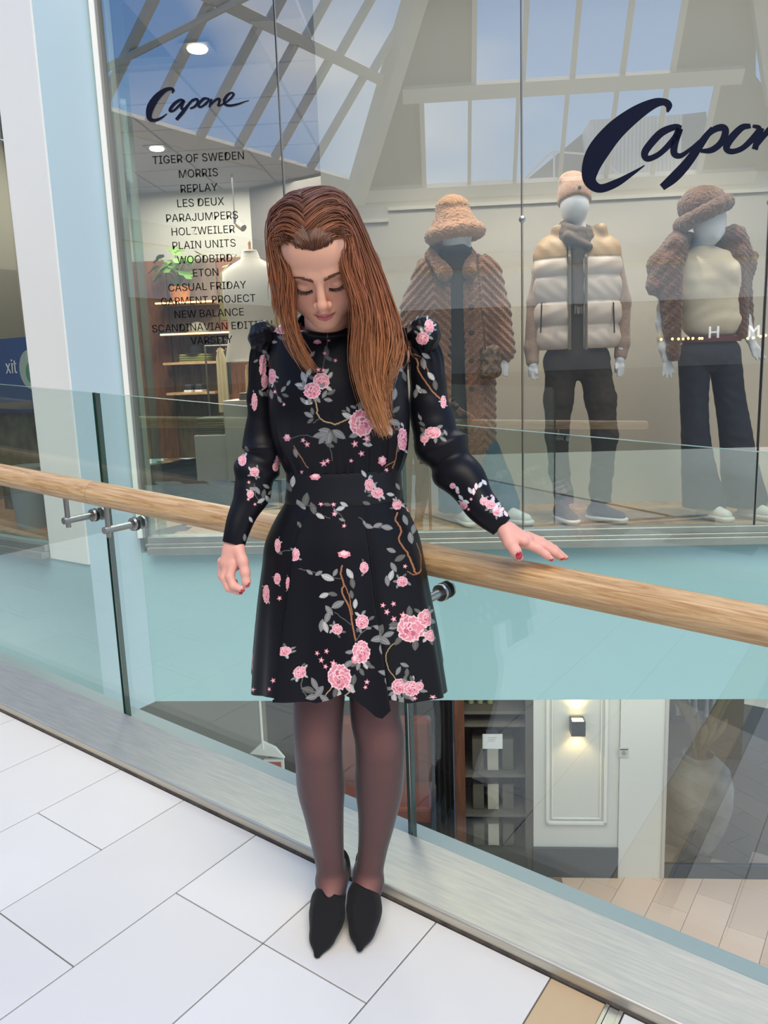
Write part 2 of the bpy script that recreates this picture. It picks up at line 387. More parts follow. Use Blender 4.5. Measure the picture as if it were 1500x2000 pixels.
FONT = None
try:
    import os
    _f = os.path.join(bpy.utils.resource_path('LOCAL'), 'datafiles', 'fonts', 'Inter.woff2')
    if os.path.exists(_f): FONT = bpy.data.fonts.load(_f)
except Exception: FONT = None
def text_mesh(o):
    """lettering as plain mesh"""
    me = bpy.data.meshes.new_from_object(o.evaluated_get(bpy.context.evaluated_depsgraph_get())); M_ = o.matrix_world.copy(); nm = o.name; mts = list(o.data.materials)
    bpy.data.objects.remove(o); n = bpy.data.objects.new(nm, me); COL.objects.link(n); n.matrix_world = M_
    if not me.materials:
        for t in mts: me.materials.append(t)
    return n
def curve_text(body, size, u, z, n=3.9925, align='CENTER', mat_=M_black, parent=None, name='lettering', ext=.0004, sx=1., flip=False):
    c = bpy.data.curves.new(name, 'FONT'); c.body = body; c.size = size; c.align_x = align; c.align_y = 'CENTER'; c.extrude = ext
    c.resolution_u = 4
    if FONT: c.font = FONT
    o = bpy.data.objects.new(name, c); COL.objects.link(o); c.materials.append(mat_)
    R = Matrix(((U[0], 0, -NN[0]), (U[1], 0, -NN[1]), (0, 1, 0))).to_4x4()
    if flip: R = R @ Matrix.Rotation(math.pi, 4, 'Y')
    o.matrix_world = Matrix.Translation(Vector(W(u, n, z))) @ R @ Matrix.Diagonal((sx, 1, 1, 1))
    o = text_mesh(o)
    if parent is not None:
        o.parent = parent; o.matrix_parent_inverse = chain(parent).inverted()
    return o
rows = [('TIGER OF SWEDEN', 387, 308), ('MORRIS', 387, 338), ('REPLAY', 388, 367), ('LES DEUX', 391, 395), ('PARAJUMPERS', 394, 423), ('HOLZWEILER', 396, 450),
        ('PLAIN UNITS', 398, 477), ('WOODBIRD', 400, 505.5), ('ETON', 401.5, 532), ('CASUAL FRIDAY', 404, 559), ('GARMENT PROJECT', 406, 585.5), ('NEW BALANCE', 408, 611.5),
        ('SCANDINAVIAN EDITION', 409.5, 637.5), ('VARSITY', 413, 664)]
for t, px, py in rows:
    if t.startswith('SCAND'): px = 414
    uu, zz = on_front(px, py, 3.9925)
    curve_text(t, .0705, uu, zz, parent=win, mat_=mat('black_vinyl', '0b0b0d', .7, spec=.08), sx=1.0 if FONT else .74)
M_logo = mat('navy_vinyl', '10162a', .6, spec=.08)
def catmull(P, k=10):
    P = [np.array(p, float) for p in P]; Q = [2*P[0]-P[1]]+P+[2*P[-1]-P[-2]]; out = []
    for i in range(1, len(Q)-2):
        for j in range(k):
            t = j/k; a, b, c, d = Q[i-1], Q[i], Q[i+1], Q[i+2]
            out.append(.5*((2*b)+(-a+c)*t+(2*a-5*b+4*c-d)*t*t+(-a+3*b-3*c+d)*t**3))
    out.append(P[-1]); return np.array(out)
def strokes(S, n, name, parent, k=1.0):
    for si_, s_ in enumerate(S):
        q = catmull(s_, 10); mb = MB(); L_, R_ = [], []
        for i in range(len(q)):
            t = q[min(i+1, len(q)-1)][:2]-q[max(i-1, 0)][:2]; t /= np.linalg.norm(t)+1e-9; nn = np.array([-t[1], t[0]])*max(q[i][2], 1)*.5*k
            L_.append(q[i][:2]+nn); R_.append(q[i][:2]-nn)
        nn_ = n-.0001*si_; pts = [W(on_front(*p, nn_)[0], nn_, on_front(*p, nn_)[1]) for p in L_+R_]; m_ = len(q)
        th = [p-NN*.0008 for p in pts]
        mb.add(th, [(i, i+1, m_+i+1, m_+i) for i in range(m_-1)]); mb.add(pts, [(m_+i, m_+i+1, i+1, i) for i in range(m_-1)])
        mb.build(name, M_logo, parent)
big = [[(1304, 219, 4), (1306, 206, 14), (1296, 199, 14), (1275, 203, 20), (1240, 223, 30), (1200, 256, 38), (1168, 296, 42), (1153, 330, 34), (1153, 355, 24), (1172, 368, 17), (1203, 358, 15), (1235, 339, 8), (1259, 323, 2)],
       [(1331, 250, 9), (1318, 248, 12), (1292, 259, 15), (1269, 283, 15), (1259, 300, 14), (1266, 310, 12), (1290, 299, 11), (1318, 270, 13), (1327, 252, 14), (1318, 280, 14), (1317, 300, 13), (1330, 304, 10), (1350, 290, 7), (1366, 275, 5)],
       [(1392, 250, 9), (1375, 272, 14), (1345, 315, 18), (1318, 345, 20), (1293, 366, 14)],
       [(1370, 276, 8), (1392, 255, 12), (1410, 249, 14), (1417, 257, 14), (1409, 278, 13), (1390, 293, 12), (1368, 295, 7)],
       [(1466, 246, 9), (1448, 250, 13), (1425, 274, 15), (1419, 290, 13), (1430, 296, 11), (1452, 288, 11), (1478, 262, 13), (1482, 250, 10), (1470, 246, 6)],
       [(1488, 250, 10), (1480, 272, 12), (1474, 292, 12)], [(1476, 288, 6), (1500, 256, 12), (1520, 244, 14), (1528, 252, 13), (1518, 272, 13), (1512, 288, 12), (1530, 286, 9)],
       [(1530, 286, 6), (1570, 262, 9), (1592, 235, 11), (1580, 222, 9), (1560, 240, 12), (1548, 270, 13), (1562, 286, 12), (1600, 275, 9), (1650, 252, 3)]]
small = [[(336, 182, 2), (338, 176, 6), (333, 173, 6), (321, 177, 9), (306, 190, 13), (295, 207, 15), (291, 222, 12), (293, 232, 9), (302, 235, 6), (315, 230, 4), (326, 222, 1.5)],
         [(360, 197, 4), (352, 195, 5), (341, 202, 6), (333, 212, 6), (332, 217, 4.5), (339, 216, 4), (350, 206, 5), (359, 197, 5), (355, 207, 5), (355, 213, 4.5), (361, 211, 3), (370, 203, 2)],
         [(377, 194, 4), (369, 203, 5), (356, 220, 7), (344, 234, 6)], [(368, 203, 3), (378, 195, 4.5), (385, 194, 5), (386, 200, 5), (380, 208, 4.5), (371, 212, 3)],
         [(404, 192, 4), (397, 193, 5), (389, 202, 5), (388, 208, 4.5), (394, 208, 4), (404, 200, 4.5), (408, 194, 4), (404, 191.5, 3)],
         [(413, 193, 4), (411, 201, 4.5), (409, 209, 4)], [(410, 206, 2.5), (420, 196, 4.5), (428, 193, 5), (428, 200, 4.5), (426, 206, 4), (432, 205, 3)],
         [(432, 205, 2.5), (445, 197, 3.5), (456, 185, 4), (452, 181, 3.5), (444, 186, 5), (438, 196, 5.5), (440, 204, 5), (450, 206, 4.5), (465, 203, 3.5), (476, 199, 2), (486, 196, 1)]]
strokes(big, 3.9915, 'logo_stroke', win); strokes(small, 3.9915, 'logo_stroke', win)

# display floor, back wall, ceilings, shop interior
M_oakfloor = [wood_mat('oak_plank_%d' % i, a, b, 1.0, (3, 3, 3), .5, 1.0, 0) for i, (a, b) in enumerate((('bd9468', '9a7148'), ('c9a071', 'a37a50'), ('b38a5e', '8f6840')))]
sub = hbox(-1.70, 3.2, 4.05, 9.4, .416, .428); fl2 = sub.build('floor.001', mat('subfloor', '4a3a2b', .8)); tag(fl2, kind='structure')
for r_, (n0, n1) in enumerate(((4.05, 4.18), (4.18, 4.31), (4.31, 4.44), (4.44, 4.57), (4.57, 4.70), (4.70, 4.83), (4.83, 4.96), (4.96, 5.10))):
    u0 = -1.5-.37*(r_ % 3)
    while u0 < 2.6:
        a, b = max(u0, -1.55), u0+1.15; u0 = b
        if b > a: MB().fbox(a+.001, b-.001, n0+.001, n1-.001, .428, .440).build('plank', random.choice(M_oakfloor), fl2)
rr = 0                                                   # herringbone in the shop
M_herr = [wood_mat('herringbone_%d' % i, a, b, 1.0, (4, 4, 4), .45, 1.0, 0) for i, (a, b) in enumerate((('a98a68', '8c6e4e'), ('b79873', '967653'), ('9c7c5a', '80613f')))]
for i in range(-8, 9):
    for j in range(-6, 10):
        for s_ in (0, 1):
            cu = -1.75+i*.31+(.0 if s_ == 0 else .155); cn = 6.6+j*.215+(.0 if s_ == 0 else .0)
            if not (-2.9 < cu < -.75 and 5.16 < cn < 8.4): continue
            an = math.radians(45 if s_ == 0 else -45); a1 = U*math.cos(an)+NN*math.sin(an); a2 = -U*math.sin(an)+NN*math.cos(an)
            MB().box(W(cu, cn, .434), (.215, .070, .006), (a1, a2, (0, 0, 1))).build('plank', M_herr[(i+j+s_) % 3], fl2); rr += 1
bw = MB(); bw.fbox(-.705, 3.2, 5.10, 5.16, .44, 3.75); tag(bw.build('wall_back', M_beigewall), kind='structure')
cg = MB(); cg.fbox(-1.70, 3.2, 4.03, 5.10, 3.75, 3.80); tag(cg.build('ceiling', M_greywall), kind='structure')
# panel mouldings on the display back wall
pm = MB(); pm.fbox(-.60, -.585, 5.09, 5.10, .9, 2.22); pm.fbox(-.60, -.30, 5.085, 5.10, 2.215, 2.235); pm.fbox(-.30, 3.0, 5.088, 5.10, 2.28, 2.30)
tag(pm.build('trim_7', mat('pale_moulding', 'c9c7bb', .7)), kind='structure')
# suspended ceiling of the shop with tile pieces
cs = MB(); cs.fbox(-3.4, -.705, 5.16, 9.4, 3.21, 3.25); cs.fbox(-1.56, -.705, 4.06, 5.16, 3.21, 3.25)
ceil = cs.build('ceiling.001', mat('ceiling_grid', '7b7b86', .7)); tag(ceil, kind='structure')
M_ct = mat('ceiling_tile', '9a99a8', .8)
for i in range(5):
    for j in range(8):
        u0 = -3.4+i*.6; n0 = 4.62+j*.6
        if u0 < -1.56 and n0 < 5.2: continue
        MB().fbox(u0+.012, min(u0+.588, -.71), n0+.012, n0+.588, 3.198, 3.212).build('ceiling_tile', M_ct, ceil)
wd = wood_mat('walnut_panel', '8a5a3a', '5e3a24', 1.0, (6, 6, 1), .5, 1.2, 0)
sb = MB(); sb.fbox(-3.4, -.70, 8.50, 8.60, .44, 3.2); wbk = sb.build('wall_back.001', mat('interior_grey', 'a6a79e', .8)); tag(wbk, kind='structure')
for i in range(5):
    MB().fbox(-3.39+i*.54, -3.39+i*.54+.53, 8.47, 8.50, .44, 2.52).build('wall_panel', wd if i % 2 == 0 else wood_mat('oak_wall_panel', '7c6a55', '5b4a38', 1, (6, 6, 1), .6, 1, 0), wbk)
sw = MB(); sw.fbox(-3.5, -3.4, 4.6, 8.6, .44, 3.2); tag(sw.build('wall_left.003', mat('interior_side', '9c9c90', .8)), kind='structure')
sw2 = MB(); sw2.fbox(-.705, -.645, 5.16, 8.6, .44, 3.2); tag(sw2.build('wall_right', mat('interior_side2', '8f8f86', .8)), kind='structure')
rf = MB(); rf.fbox(-3.5, 3.2, 4.03, 9.5, 3.85, 3.95); tag(rf.build('ceiling.002', M_greywall), kind='structure')
sr = MB(); sr.fbox(3.1, 3.2, 4.03, 5.2, .44, 3.8); tag(sr.build('wall_right.001', M_beigewall), kind='structure')

# ------------------------------------------------------------------ lamps of the shop
def downlight(u, n, z, lab, watt=18, col_=(1, .9, .75)):
    r = empty('downlight', W(u, n, z), lab, 'lamp', 'recessed and track lamps in the shop')
    MB().fbox(u-.09, u+.09, n-.09, n+.09, z-.006, z+.0).build('trim_plate', mat('lamp_plate', '6c7077', .4, metal=.5), r)
    MB().lathe([(0, 0), (.055, 0), (.06, .01), (0, .012)], W(u, n, z-.016), (U, NN, (0, 0, 1)), 24).build('lens', mat('lamp_lens', 'fff2d8', .4, emit=('ffe9c4', 14)), r, True)
    spot(r, W(u, n, z-.03), W(u, n, 0), watt, col_, 100)
def spot(parent, p, q, watt, col_, ang_, size=.05):
    l = bpy.data.lights.new('lamp_light', 'SPOT'); l.energy = watt; l.color = col_; l.spot_size = math.radians(ang_); l.spot_blend = .6; l.shadow_soft_size = size
    o = bpy.data.objects.new('lamp_light', l); COL.objects.link(o)
    d_ = Vector(q)-Vector(p); o.matrix_world = Matrix.Translation(Vector(p)) @ d_.to_track_quat('-Z', 'Y').to_matrix().to_4x4()
    o.parent = parent; o.matrix_parent_inverse = chain(parent).inverted(); return o
downlight(-1.365, 4.92, 3.197, 'recessed ceiling lamp in a square plate, above the small script logo', 26)
downlight(-2.31, 6.88, 3.197, 'ceiling lamp deeper in the shop, beside the first line of the brand list', 60)
def trackspot(u, n, z, aim, lab, watt):
    r = empty('track_spotlight', W(u, n, z), lab, 'lamp', 'recessed and track lamps in the shop')
    p = W(u, n, z); q = W(*aim); d_ = (q-p)/np.linalg.norm(q-p)
    MB().tube([p-d_*.17, p], .05, 24).build('lamp_body', mat('white_lamp', 'd9dbe0', .4), r, True)
    MB().tube([p-d_*.08, W(u, n, 3.75)], .008, 8).build('stem', M_steel2, r, True)
    MB().tube([p, p+d_*.004], .046, 24).build('lens', mat('lamp_lens', 'fff2d8', .4, emit=('ffe9c4', 14)), r, True)
    spot(r, p+d_*.02, q, watt, (1, .90, .76), 80)
trackspot(-.30, 4.45, 3.26, (.15, 4.5, 1.5), 'white spotlight above the fur hat mannequin, left of the joint', 75)
trackspot(.52, 4.45, 3.26, (.72, 4.5, 1.5), 'white spotlight above the quilted vest mannequin, cut by the top edge', 80)
trackspot(1.35, 4.30, 3.40, (1.45, 4.5, 1.5), 'white spotlight above the right mannequin, out of view', 85)
# ================================================================== roof light and far side of the hall
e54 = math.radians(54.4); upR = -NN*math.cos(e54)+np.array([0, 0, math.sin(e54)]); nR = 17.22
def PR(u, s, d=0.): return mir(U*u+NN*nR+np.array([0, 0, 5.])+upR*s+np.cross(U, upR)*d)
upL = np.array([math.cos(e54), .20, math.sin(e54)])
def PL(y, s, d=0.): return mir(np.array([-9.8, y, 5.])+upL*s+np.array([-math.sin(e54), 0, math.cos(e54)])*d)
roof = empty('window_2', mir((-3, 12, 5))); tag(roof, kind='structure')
def bar(f, a0, s0, a1, s1, w, d, name='glazing_bar', m_=M_soffit):
    p = [f(a0-w, s0), f(a0+w, s0), f(a1+w, s1), f(a1-w, s1)] if abs(a1-a0) < abs(s1-s0) else [f(a0, s0-w), f(a1, s1-w), f(a1, s1+w), f(a0, s0+w)]
    q = [f(a0-w, s0, d), f(a0+w, s0, d), f(a1+w, s1, d), f(a1-w, s1, d)] if abs(a1-a0) < abs(s1-s0) else [f(a0, s0-w, d), f(a1, s1-w, d), f(a1, s1+w, d), f(a0, s0+w, d)]
    mb = MB(); mb.add(p+q, [(0, 1, 2, 3), (7, 6, 5, 4), (0, 4, 5, 1), (1, 5, 6, 2), (2, 6, 7, 3), (3, 7, 4, 0)]); return mb.build(name, m_, roof)
TOP = 5.2
for k in range(7): bar(PR, -.25+.91*k, 0, -.25+.91*k, 1.62, .045 if k in (0, 6) else .035, .12)
for k in range(5): bar(PR, .73+.905*k, 1.88, .73+.905*k, TOP, .045, .12)
bar(PR, -1.6, -.12, 6.3, -.12, .12, .2, 'purlin'); bar(PR, -.6, 1.75, 5.6, 1.75, .13, .2, 'purlin'); bar(PR, -.2, TOP, 4.9, TOP, .14, .2, 'purlin')
for y in (6.9, 7.75, 8.6, 9.6, 10.45, 11.35, 12.35):
    bar(PL, y, 0, y, 1.8, .05, .12); bar(PL, y+.15, 1.95, y+.15, TOP, .05, .12)
bar(PL, 5.0, -.1, 13.6, -.1, .12, .2, 'purlin'); bar(PL, 5.5, 1.87, 14.2, 1.87, .09, .2, 'purlin'); bar(PL, 6.5, TOP, 14.5, TOP, .14, .2, 'purlin')
# solid cladding beside the panes
def clad(pts, name='cladding', m_=M_clad):
    d = .06; MB().poly(pts, d, (0, 0, 1)).build(name, m_, roof)
hipb, hipt = mir(np.array([-10.1, 13.1, 5.])), PR(.55, TOP)
clad([PR(-1.75, -.1), PR(-.29, -.1), PR(-.29, 1.62), PR(-.75, 1.62)]); clad([PR(-.75, 1.62), PR(.69, 1.62), PR(.69, TOP), PR(.3, TOP)])
clad([PR(5.25, -.1), PR(7.6, -.1), PR(5.9, 1.62), PR(5.25, 1.62)]); clad([PR(4.40, 1.62), PR(5.9, 1.62), PR(5.0, TOP), PR(4.40, TOP)])
hb = MB(); pa, pb = PR(-1.7, -.2, .1), PR(.45, TOP, .1); hb.tube([pa, pb], .26, 6); hb.build('hip_beam', M_soffit, roof)
hb = MB(); pa, pb = PR(7.0, -.2, .1), PR(4.75, TOP, .1); hb.tube([pa, pb], .26, 6); hb.build('hip_beam', M_soffit, roof)
hb = MB(); hb.tube([PL(6.9, 0, -.05), PL(11.2, 4.2, -.05)], .05, 8); hb.build('tie_rod', M_soffit, roof)
hb = MB(); hb.tube([PR(-2.2, -1.6, -.3), PR(.1, 2.6, -.3)], .045, 8); hb.build('tie_rod', M_soffit, roof)
# walls of the hall behind the viewer
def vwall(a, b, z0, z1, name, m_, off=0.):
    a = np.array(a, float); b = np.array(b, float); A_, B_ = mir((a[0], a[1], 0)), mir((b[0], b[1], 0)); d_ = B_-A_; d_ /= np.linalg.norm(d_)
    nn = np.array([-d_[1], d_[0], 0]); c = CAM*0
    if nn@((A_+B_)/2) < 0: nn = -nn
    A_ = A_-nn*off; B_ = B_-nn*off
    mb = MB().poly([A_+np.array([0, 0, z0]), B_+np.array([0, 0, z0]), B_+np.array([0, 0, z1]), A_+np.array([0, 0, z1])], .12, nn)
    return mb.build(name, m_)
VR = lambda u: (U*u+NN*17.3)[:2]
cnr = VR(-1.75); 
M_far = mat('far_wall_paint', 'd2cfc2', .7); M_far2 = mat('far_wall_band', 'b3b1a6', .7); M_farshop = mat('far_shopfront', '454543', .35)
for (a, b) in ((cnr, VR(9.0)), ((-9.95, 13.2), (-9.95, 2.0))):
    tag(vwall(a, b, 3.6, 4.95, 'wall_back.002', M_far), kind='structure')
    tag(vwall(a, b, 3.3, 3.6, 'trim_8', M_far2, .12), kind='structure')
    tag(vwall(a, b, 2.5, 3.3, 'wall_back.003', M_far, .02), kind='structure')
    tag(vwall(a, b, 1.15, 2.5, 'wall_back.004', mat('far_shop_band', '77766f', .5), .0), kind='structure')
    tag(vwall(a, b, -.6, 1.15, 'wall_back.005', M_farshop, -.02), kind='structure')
tag(MB().wbox(-11.2, -11.0, -9, 3.5, -.6, 2.9).build('wall_left.006', mat('side_reflection_dark', '4a4642', .5)), kind='structure')  # unseen wall, added to darken the reflection in the far left window
tag(MB().wbox(-11.2, -11.0, -9, 3.5, 2.9, 4.8).build('wall_left.007', mat('side_reflection_cream', 'd9d3ae', .7)), kind='structure')  # its cream upper part, added to tint the same reflection
# neon-like letters and fairy lights of the shop opposite
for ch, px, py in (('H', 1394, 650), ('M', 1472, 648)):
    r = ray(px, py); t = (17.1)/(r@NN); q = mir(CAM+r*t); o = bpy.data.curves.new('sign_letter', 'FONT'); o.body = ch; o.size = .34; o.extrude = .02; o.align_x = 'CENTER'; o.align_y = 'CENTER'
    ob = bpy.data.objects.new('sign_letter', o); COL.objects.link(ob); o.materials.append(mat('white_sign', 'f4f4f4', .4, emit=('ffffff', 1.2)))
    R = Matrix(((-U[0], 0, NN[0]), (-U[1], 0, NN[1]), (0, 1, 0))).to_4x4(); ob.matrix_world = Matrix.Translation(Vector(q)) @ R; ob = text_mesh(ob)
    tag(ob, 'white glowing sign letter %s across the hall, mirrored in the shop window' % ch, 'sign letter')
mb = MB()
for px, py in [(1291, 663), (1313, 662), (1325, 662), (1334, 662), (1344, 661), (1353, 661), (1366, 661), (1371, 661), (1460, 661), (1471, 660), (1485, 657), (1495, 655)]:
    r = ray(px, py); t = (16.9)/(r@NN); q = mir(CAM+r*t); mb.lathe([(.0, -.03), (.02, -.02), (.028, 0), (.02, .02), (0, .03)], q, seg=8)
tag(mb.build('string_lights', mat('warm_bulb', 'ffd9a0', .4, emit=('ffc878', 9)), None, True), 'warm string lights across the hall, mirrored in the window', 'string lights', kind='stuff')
# rooftop plant seen through the glazing
ru = empty('rooftop_unit', mir(U*5.2+NN*26), 'white corrugated rooftop unit on a pitched roof outside the glazing', 'rooftop unit')
mb = MB()
q0 = mir(U*6.0+NN*27+np.array([0, 0, 6.6]))
Um = mir(U)-mir(np.zeros(3)); Nm = mir(NN)-mir(np.zeros(3))
mb.box(q0+np.array([0, 0, .9]), (1.35, 1.0, .95), (Um, Nm, (0, 0, 1)))
for i in range(24): mb.box(q0+Um*(-1.3+i*.113)-Nm*1.01+np.array([0, 0, .9]), (.03, .03, .9), (Um, Nm, (0, 0, 1)))
mb.build('casing', mat('white_sheet', 'e2e3e2', .5), ru)
MB().poly([mir(U*1.8+NN*26.5+np.array([0, 0, 6.1])), mir(U*8.5+NN*26.5+np.array([0, 0, 6.1])), mir(U*8.5+NN*27.5+np.array([0, 0, 8.8])), mir(U*5.0+NN*27.5+np.array([0, 0, 8.6]))], .1, (0, 0, 1)).build('roof_slope', mat('grey_roof', '8e9496', .7), ru)
rl = empty('roof_railing', mir(U*2+NN*25), 'white tubular railing on the roof outside the glazing', 'railing')
def qv(px, py, n=25.): r = ray(px, py); t = n/(r@NN); return mir(CAM+r*t)
for a, b in (((1025, 350), (1078, 296)), ((1078, 296), (1170, 303)), ((1082, 298), (1082, 348)), ((1097, 298), (1097, 348)), ((1170, 303), (1172, 340)), ((1172, 303), (1205, 338))):
    MB().tube([qv(*a), qv(*b)], .03, 6).build('rail_tube', M_white, rl)

# ================================================================== lower level
ZL = -3.30; NL = 6.65
fb = MB(); fb.wbox(-9, 4, 2.6, 11, ZL-.2, ZL-.004); fll = fb.build('floor.002', M_grout); tag(fll, kind='structure')
M_lt = [mat('lower_tile_%d' % i, a, .35, noise=(b, 2, .9)) for i, (a, b) in enumerate((('c3a898', 'cbb2a3'), ('bda294', 'c5ab9c'), ('c9aea0', 'cfb6a8')))]
for k in range(-5, 10):
    x0 = -1.906*.869-.0+k*.30; x1 = x0+.30
    yj = (7.29*.869) if k % 2 == 0 else (6.95*.869-.0)
    for j in range(-5, 3):
        a = yj+.6*j; b = a+.6
        if x0*-.5+b*.866 > NL+.6: continue
        if b < 3.4: continue
        tilemesh(x0+.0018, x1-.0018, a+.0018, b-.0018, lambda x: ZL).build('tile', random.choice(M_lt), fll)
# white panelled wall with moulding, pier, dark skirting
wp = MB(); wp.fbox(.752, 1.503, NL, NL+.2, ZL, .0-.42); wpw = wp.build('wall_back.006', mat('lower_white', 'c9c8c2', .6)); tag(wpw, kind='structure')
u0, u1, z0, z1 = .86, 1.40, -2.78, -.9
mo = MB()
for (ua, ub, za, zb) in ((u0, u0+.03, z0, z1), (u1-.03, u1, z0, z1), (u0, u1, z0, z0+.03), (u0, u1, z1-.03, z1)):
    mo.fbox(ua, ub, NL-.02, NL, za, zb)
for (ua, ub, za, zb) in ((u0+.05, u0+.065, z0+.05, z1-.05), (u1-.065, u1-.05, z0+.05, z1-.05), (u0+.05, u1-.05, z0+.05, z0+.065)):
    mo.fbox(ua, ub, NL-.012, NL, za, zb)
mo.build('panel_moulding', mat('lower_white2', 'd4d3cd', .5), wpw, bevel=.004)
MB().fbox(.745, 1.506, NL-.03, NL, ZL, ZL+.29).build('skirting_board', mat('dark_skirting', '3a3c42', .4), wpw)
pw = MB(); pw.fbox(1.506, 1.885, NL-.02, NL+.2, ZL, -.42); tag(pw.build('wall_back.007', mat('lower_white3', 'cfcec9', .6)), kind='structure')
pj = MB(); pj.fbox(1.885, 1.915, NL-.035, NL+.2, ZL, -.42); tag(pj.build('trim_9', mat('window_jamb', 'b8b2ae', .5), bevel=.004), kind='structure')
sx = MB(); us, zs = on_front(1218, 1469, NL-.02)
sk = empty('key_switch', W(us, NL-.03, zs), 'small square metal key switch on the white pier', 'switch')
MB().fbox(us-.04, us+.04, NL-.03, NL-.02, zs-.045, zs+.045).build('plate', mat('grey_plate', 'b9b9b7', .4), sk, bevel=.003)
MB().lathe([(0, 0), (.018, 0), (.016, .008), (0, .008)], W(us, NL-.038, zs), (U, (0, 0, 1), NN), 16).build('key_cylinder', M_steel2, sk, True)
MB().fbox(us-.035, us+.035, NL-.0305, NL-.03, zs+.025, zs+.035).build('mark', M_black, sk)
# up-and-down wall lamp
ul, zl = on_front(1127, 1415, NL-.05)
wl = empty('wall_lamp', W(ul, NL, zl), 'small black cube wall lamp glowing up and down on the white panel', 'wall lamp')
lb = MB(); 
for (ua, ub, na, nb) in ((-.06, -.05, -.13, -.01), (.05, .06, -.13, -.01), (-.05, .05, -.13, -.12), (-.05, .05, -.02, -.01)):
    lb.fbox(ul+ua, ul+ub, NL+na, NL+nb, zl-.075, zl+.06)
lb.build('lamp_housing', mat('lamp_black', '2a2c30', .4), wl)
MB().fbox(ul-.05, ul+.05, NL-.12, NL-.02, zl+.035, zl+.045).build('lens', mat('warm_glow', 'ffe2a8', .4, emit=('ffcf7a', 9)), wl)
MB().fbox(ul-.05, ul+.05, NL-.12, NL-.02, zl-.062, zl-.052).build('lens', MATS['warm_glow'], wl)
for dz, q in ((.08, 1.), (-.09, -1.)):
    spot(wl, W(ul, NL-.07, zl+dz), W(ul, NL-.055, zl+dz+q), 5, (1, .68, .32), 110, .03)
# dark shop window at the right with vase behind it
w3 = empty('window_3', W(2.4, NL, -2)); tag(w3, kind='structure')
mb = MB(); v = [W(u, n, z) for n in (NL, NL+.01) for (u, z) in ((1.915, ZL+.13), (3.2, ZL+.13), (3.2, -.42), (1.915, -.42))]
mb.add(v, [(0, 1, 2, 3)], 0); mb.add(v, [(7, 6, 5, 4)], 1); mb.build('pane', [glass_mat('smoky_glass', (.62, .62, .60), .12), M_glassb], w3)
MB().fbox(1.915, 3.2, NL-.02, NL+.03, ZL, ZL+.13).build('window_rail', mat('anthracite', '4a4c50', .4), w3)
dk = MB(); dk.fbox(1.92, 3.4, NL+2.2, NL+2.3, ZL, -.42); tag(dk.build('wall_back.008', mat('lower_dark', '5b554e', .8)), kind='structure')
dk = MB(); dk.fbox(1.70, 1.92, NL+.2, NL+2.3, ZL, -.42); tag(dk.build('wall_left.004', mat('lower_dark2', '6b6a68', .8)), kind='structure')
uv, zv = on_front(1360, 1672, NL+.35)
vs = empty('floor_vase', W(uv, NL+.40, ZL), 'big rounded grey marbled vase behind the dark lower window', 'vase')
MB().lathe([(0, .04), (.15, .04), (.19, .10), (.27, .30), (.315, .52), (.315, .70), (.28, .85), (.20, .93), (.15, .95), (.145, 1.0), (.13, 1.0), (.12, .93), (0, .90)], W(uv, NL+.40, ZL), (U, NN, (0, 0, 1)), 40).build('vase_body', mat('marbled_clay', '8e8c88', .5, noise=('c5c4c2', 2.5, .35)), vs, True)
dg = empty('dried_grass', W(uv, NL+.40, ZL+.95), 'bunch of dried pampas grass standing in the grey vase', 'dried grass')
M_grass = mat('dried_plume', '8f8468', .9, noise=('a3977a', 12, .8))
for i in range(13):
    a = rng.uniform(-.35, .55); b_ = rng.uniform(-.25, .25); h = rng.uniform(.45, .95); base = W(uv, NL+.4, ZL+.80)
    p = [base, base+U*a*h*.35+NN*b_*.2+np.array([0, 0, h*.55]), base+U*a*h*.75+NN*b_*.4+np.array([0, 0, h*.85]), base+U*a*h*1.0+NN*b_*.5+np.array([0, 0, h*1.05])]
    MB().tube(catmull(p[:3], 4), .006, 6).build('stalk', M_grass, dg, True)
    q = catmull(p[1:], 5); MB().tube(q, [.005+.03*math.sin(math.pi*min(1, (i_+.6)/len(q))) for i_ in range(len(q))], 8).build('plume', M_grass, dg, True)
# white tassel garments glimpsed above the vase
for k, (px, w_) in enumerate(((1322, .05), (1333, .05), (1345, .05), (1358, .05), (1380, .06), (1394, .06))):
    ua, za = on_front(px, 1368, NL+.8); za2 = on_front(px, 1396+ (6 if k > 3 else 0), NL+.8)[1]
    mb = MB().tube([W(ua, NL+.8, za+.15), W(ua, NL+.8, (za+za2)/2), W(ua+.005, NL+.8, za2)], [.010, .021, .025], 10)
    tag(mb.build('white_bottle', mat('white_gloss', 'd9d8d4', .4), None, True), 'white slim bottle on the high shelf, %s from the left' % ('first', 'second', 'third', 'fourth', 'fifth', 'sixth')[k], 'bottle', 'white bottles above the vase')
tag(MB().fbox(on_front(1310, 1392, NL+.8)[0], on_front(1400, 1392, NL+.8)[0], NL+.72, NL+.92, on_front(1350, 1399, NL+.8)[1]-.03, on_front(1350, 1398, NL+.8)[1]-.008).build('wall_shelf', mat('shelf_grey', '77757a', .6)), 'grey high shelf under the white bottles, lower shop', 'shelf')
